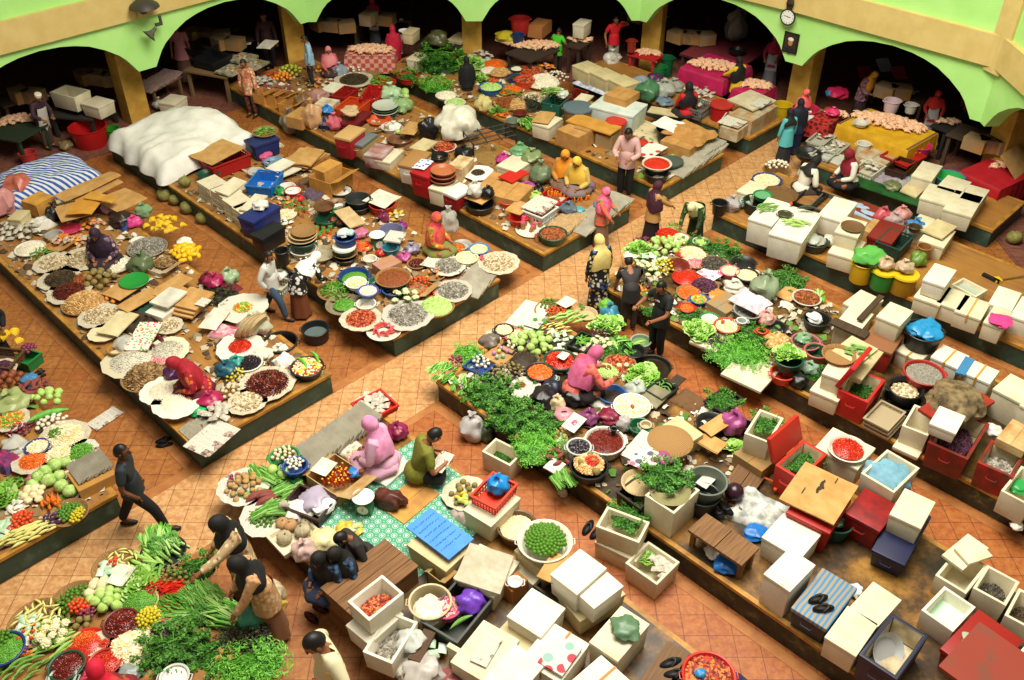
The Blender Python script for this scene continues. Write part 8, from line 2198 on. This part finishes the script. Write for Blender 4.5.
lump(994,428,16,'white plastic wrap between the two red chests','d8d4cc',z=.7,hk=.6,knot=False)
r,c,w_,d_,a_=foam(((1003,488),(1030,506),(1050,480)),.4,'foam box with a green bag at the right frame edge',open=True,m=FOAM())
lump(1022,482,22,'bright green bag in the edge foam box','2a9a4a',z=.6,hk=.4,knot=False)
lump(1018,524,12,'white knotted bag hanging at the platform side','d8d4c8',z=.3,hk=.6)
lump(980,398,22,'dark green plastic under the speckled sack','2c3424',z=.6,hk=.6,knot=False)

# ================================================================== stall of the yellow drums
W='on the yellow-drum stall'
RT(720,202,15,.26,BLK,'black bucket at the near corner '+W,cn='bucket')
lump(732,205,17,'clear plastic bag beside the black bucket','b8b0b0',hk=.8,alpha=.8)
lump(744,202,14,'pale blue-green bag behind the clear one','a8bca8',hk=.6,alpha=.9)
RT(757,200,26,.26,'23302a','dark green basin holding a light green tub')
RT(763,194,18,.1,GRN,'light green tub in the dark green basin',z=.62,cn='tub',fill='5aa070',fillz=.8)
foam(((740,188),(754,197),(768,186)),.24,'cream carton-like foam box behind the green tub',m=FOAM())
BF(767,179,28,.14,NVY,'cream','white noodles',W,k=.8)
tray(768,182,32,'brown woven tray under the dark blue basin',m=WOVEN(),h=.05)
heap('garlic',777,167,26,26,'white egg-like bag in the heap by the white-shirted woman',rise=.4,size=1.4,asp=.6,z=.3)
tray(777,170,28,'tan basket under the white heap by the aisle end',z=.1,h=.2)
tray(780,194,34,'large brown woven lid '+W,z=.5,m=mat('7a5a30','5f4424',50,.85,kind='woven'))
foam(((752,214),(772,226),(792,204)),.5,'left half of the big white foam counter',m=FOAMW())
foam(((774,226),(802,243),(822,214)),.5,'right half of the big white foam counter',m=FOAMW())
heap('cucumber',767,209,22,14,'bright green cucumber on the white foam counter',z=.92,rise=.25,dirn=30,asp=.7,size=.8)
heap('zucchini',795,224,26,8,'pale green gourd along the front of the counter',z=.92,rise=.15,dirn=-20,asp=.4,size=.8)
RT(785,213,13,.06,'4a4430','dark plate of fish on the counter',z=.91,cn='plate',fill='2b2416')
heap('tomato',789,206,6,1,'red tomato on the white foam counter',z=.93,size=1.1)
heap('sweet_potato',802,213,12,1,'dark green long gourd on the counter',z=.93,dirn=-25,size=1.4)
for o in[o for o in bpy.data.objects if o.get('label')=='dark green long gourd on the counter']:
    o.data=cucumber(1,.24,.03,(('26381f','35482a',9,.5),('3f6a22',None)));o.name='green_gourd';o['category']='gourd'
foam(((820,212),(842,222),(858,203)),.4,'clean white foam box left of the dish box',z=.42,m=FOAMW())
foam(((838,226),(858,238),(868,222)),.3,'upper foam box with a round brown dish on it',z=.72,m=FOAM())
foam(((832,246),(854,260),(866,242)),.32,'lower foam box under the brown dish',m=FOAM())
tray(853,226,22,'round brown dish on the upper foam box',z=1.03,m=mat('6a4a2c',None),h=.04)
RT(815,240,26,.2,'2c3a30','dark basin of plastic-wrapped fish at the counter end')
lump(815,237,20,'clear plastic over the dark basin at the counter end','b0b4a4',z=.54,hk=.4,knot=False,alpha=.9)
lump(829,242,14,'white cloth beside the dark basin','c8c4b0',hk=.9,knot=False)
RT(864,262,22,.38,'d0a81c','yellow drum at the stall edge',cn='drum',taper=.92)
lump(871,252,30,'green net sack on the yellow drum','5aa84a',z=.79,hk=.5,knot=False)
RT(885,270,23,.36,'2c8a3a','green drum with a yellow lid',cn='drum',lid='d8b820',taper=.92)
lump(886,262,18,'tan plastic bag on the green drum','b09474',z=.79,hk=.6)
RT(906,274,25,.36,'a8801c','brownish yellow drum with a yellow lid',cn='drum',lid='d8b41c',taper=.92)
lump(905,265,18,'pale brown plastic bag on the brownish drum','b8a084',z=.79,hk=.6)
lump(918,260,16,'green plastic bag right of the brownish drum','6a8a3a',hk=.9,knot=False)
crate(((878,240),(900,250),(914,236)),.3,'dark green crate behind the drums','1f3c34',solid=True)
cooler(((868,234),(892,244),(906,226)),.3,'dark red flat chest behind the dark green crate','7a1f1c')
lump(915,231,20,'blue plastic bag behind the dark green crate','3f82b4',hk=.9)
RT(915,226,12,.1,'4a3a24','small brown bowl on the blue bag',z=.72,cn='bowl')
for i,(x,y,c)in enumerate(((883,217,'c0505a'),(894,222,'b8a0a0'),(901,216,'c88a84'))):lump(x,y,18,('left pinkish','middle grey-pink','right pale pink')[i]+' clear bag in the row at the back of the drums',c,hk=.8,alpha=.9)
cloth((863,212,1.0,.4),'pale blue plastic sheet behind the dish box','9ab0c8',h=.08)
carton(((866,226),(878,236),(890,224)),.2,'tan box behind the green net sack',colr='b89860')
tub_=RT(925,246,14,.3,'9a6a3a','copper-coloured jar right of the blue bag',cn='jar',taper=.9)
foam(((922,236),(944,248),(956,231)),.3,'white foam box with a loose lid at the far end',m=FOAM())
sheet(((924,230),(942,240),(957,228)),'loose cream lid on the far foam box',z=.74,m=FOAMY(),t=.03,sag=0)
foam(((908,226),(924,232),(936,219)),.3,'foam box behind the loose-lidded one',m=FOAM())
foam(((925,276),(945,287),(957,270)),.3,'upper white foam box of the pair right of the drums',z=.74,m=FOAMW())
foam(((917,292),(940,306),(954,286)),.32,'lower white foam box of the pair right of the drums',m=FOAM())
foam(((938,299),(960,311),(972,295)),.32,'white foam box second from the drums',m=FOAM())
foam(((956,308),(981,320),(991,303)),.32,'white foam box with a tan strip third from the drums',m=FOAM(),strap='c09a4c')
r,c,w_,d_,a_=foam(((950,285),(976,297),(988,290)),.26,'open foam box of pale water behind the row',open=True)
MB().box((0,0,0),(w_-.08,d_-.08,.02)).build('water',mat('a8b4a4',None,9,.1),r).location=(0,0,.18)
foam(((985,319),(1003,329),(1014,312)),.34,'white foam box with a pink bag on top',m=FOAM())
lump(1002,315,22,'bright pink plastic bag on the white foam box','e0408a',z=.74,hk=.25,knot=False)
foam(((990,300),(1012,311),(1022,293)),.36,'white foam box behind the pink-bag box',m=FOAMW())
foam(((1012,312),(1034,324),(1046,304)),.34,'white foam box cut by the right edge beside the pink bag',m=FOAMW())
t_=thing('scrubbing_brush',at(1000,281,PZ),'long-handled brush with a yellow and black head','brush',.15)
MB().tube([(0,0,.03),(.6,.05,.05)],.014,6).build('handle',mat('8a6a3a',None,9,.5),t_);MB().box((-.06,0,.03),(.12,.14,.05)).build('brush_head',mat('d8b020',None,9,.5),t_);MB().box((-.14,.07,.03),(.07,.32,.05),rz=.5).build('bristle_block',mat('17161a',None,9,.8),t_)

# ================================================================== green-edged stall at the right
W='on the green-edged stall'
sheet(((846,164),(938,214),(946,206)),'dark green painted board along the front of the stall',z=.42,m=mat('1f5a26','17401c',5,.5),t=.02,sag=0,name='board',cat='board')
RT(808,152,26,.12,BLK,'black basin behind the white-shirted woman')
for i,(x,y)in enumerate(((822,138),(836,146),(826,152))):
    crate(((x-12,y),(x+2,y+8),(x+14,y-2)),.1,('rear','right','front')[i]+' clear plastic tray before the red patterned table','a8a898')
    heap('packet_grey',x+1,y-2,14,6,'clear packet in the '+('rear','right','front')[i]+' clear tray',z=.46,rise=.2,size=.8)
cloth((828,156,.8,.5),'pale plastic sheet at the stall edge beside the red-scarfed woman','b0b0a4',h=.05)
person(800,194,25,'woman in a white shirt seated before the blue trays',z=.3,pose='sit',hijab='1a1512',top='e0dac8',bottom='3a2c26',cape=.06,lean=18,look=25)
person(848,186,190,'woman in a dark red headscarf and white blouse seated on the edge',z=.34,pose='sit',hijab=('7a1024','8a182c'),top='dcd8cc',bottom='100f12',cape=.16,lean=8,look=25)
RT(864,143,13,.26,'d4d2c4','white bucket right of the red-scarfed woman',cn='bucket')
carton(((860,152),(884,166),(898,156)),.14,'long pale box below the yellow cloth',colr='b8b4a0')
crate(((858,166),(872,176),(886,166)),.16,'white barred crate of clear packets','c0b8a0')
heap('packet_grey',872,165,20,8,'clear packet in the white barred crate',z=.5,rise=.2)
cloth((893,180,1.0,.7),'violet-grey plastic sheet with wrappers','8a7a8a',c2='a8a0a0',h=.05)
lump(893,184,18,'clear bag of greens on the violet-grey sheet','6a7048',hk=.5,knot=False,alpha=.9)
crate(((888,166),(904,174),(918,162)),.2,'dark wooden crate below the orange-capped bottles','3a2418',solid=True)
foam(((914,172),(932,181),(943,166)),.34,'white foam box with a tilted lid beside the green-blue basin',m=FOAM())
lump(914,179,9,'mint green bag beside the tilted-lid foam box','6ab08a',hk=1.0,knot=False)
RT(950,176,28,.22,'2a7a9a','blue basin with a bright green inside',inner='2aa04a')
sheet(((902,190),(916,198),(928,186)),'tilted cream foam sheet on the stall edge',z=.46,m=FOAMY(),t=.03,sag=0,tilt=.1)
foam(((922,194),(946,205),(956,190)),.36,'left white foam box of the group at the stall end',m=FOAM())
foam(((946,204),(972,217),(984,197)),.36,'front white foam box of the group at the stall end',m=FOAM())
foam(((938,185),(960,195),(972,182)),.36,'rear white foam box of the group at the stall end',m=FOAM())
foam(((962,194),(980,204),(990,190)),.36,'right white foam box of the group at the stall end',m=FOAM())
sheet(((786,190),(800,204),(826,196)),'blue plastic tray at the white-shirted woman\'s knees',z=.3,m=mat('24589a',None,5,.4),t=.06,sag=0,name='blue_tray',cat='tray')
crate(((798,196),(812,208),(828,194)),.16,'black fish tray at the white-shirted woman\'s hands','17181a',z=.34,solid=True)
crate(((816,200),(828,212),(842,198)),.12,'grey fish tray right of the black one','5a5a54',z=.36,solid=True)
sheet(((858,206),(890,226),(902,218)),'dark red board along the aisle behind the drums',z=.44,m=mat('7a2c1e',None,5,.6),t=.02,sag=0,name='board',cat='board')

def litter(name,u0,u1,v0,v1,n,cols,lab):
    Q=random.Random(int(u0*7+v0*31));b=MB()
    for i in range(n):
        c=xy(Q.uniform(u0,u1),Q.uniform(v0,v1),PZ+.004+.02*Q.random());s=Q.uniform(.025,.1);t=Q.random()*6.28
        d=Vector((cos(t),sin(t),Q.uniform(-.15,.15)))*s;e=Vector((-sin(t),cos(t),Q.uniform(-.15,.25)))*s*Q.uniform(.4,.9)
        b.add([c-d-e*.6,c-e,c+d*.9-e*.7,c+d+e*.4,c+e*.9+Vector((0,0,s*.5)),c-d*.8+e],[(0,1,4,5),(1,2,3,4)],Q.randrange(len(cols)))
    tag(b.build(name,[mat(c,None,9,.8)for c in cols],smooth=False),lab,'scraps',None,'stuff')
BR=['4a3826','6a5236','c8c0aa','8a7a5c','b8ac92','d8d2c0']
for u0,u1,v0,v1,n,w_,cs in((-18.5,UF-.1,3.75,6.0,900,'striped-cover',BR),(-17,UF-.1,7.4,9.7,800,'white-tarp',BR),(-20.5,UF-.8,11,13.3,800,'yellow-bottle',BR),
                               (-19,UF-.2,14.45,16.5,600,'far leafy',BR+['4a7a2a','7aa040']),(UB+.1,-4.2,7.2,9.4,500,'pink-scarf',BR+['4a7a2a','d8d4c8']),(UB+.1,-5,10.95,13.2,500,'speckled-sack',BR+['5a8a34','d8d4c8']),(-16,UF-.1,.1,2.4,500,'far-left',BR+['5a8a34'])):
    litter('wrapping_scraps',u0,u1,v0,v1,n,cs,'loose wrapping scraps and dirt between the goods on the %s stall'%w_)
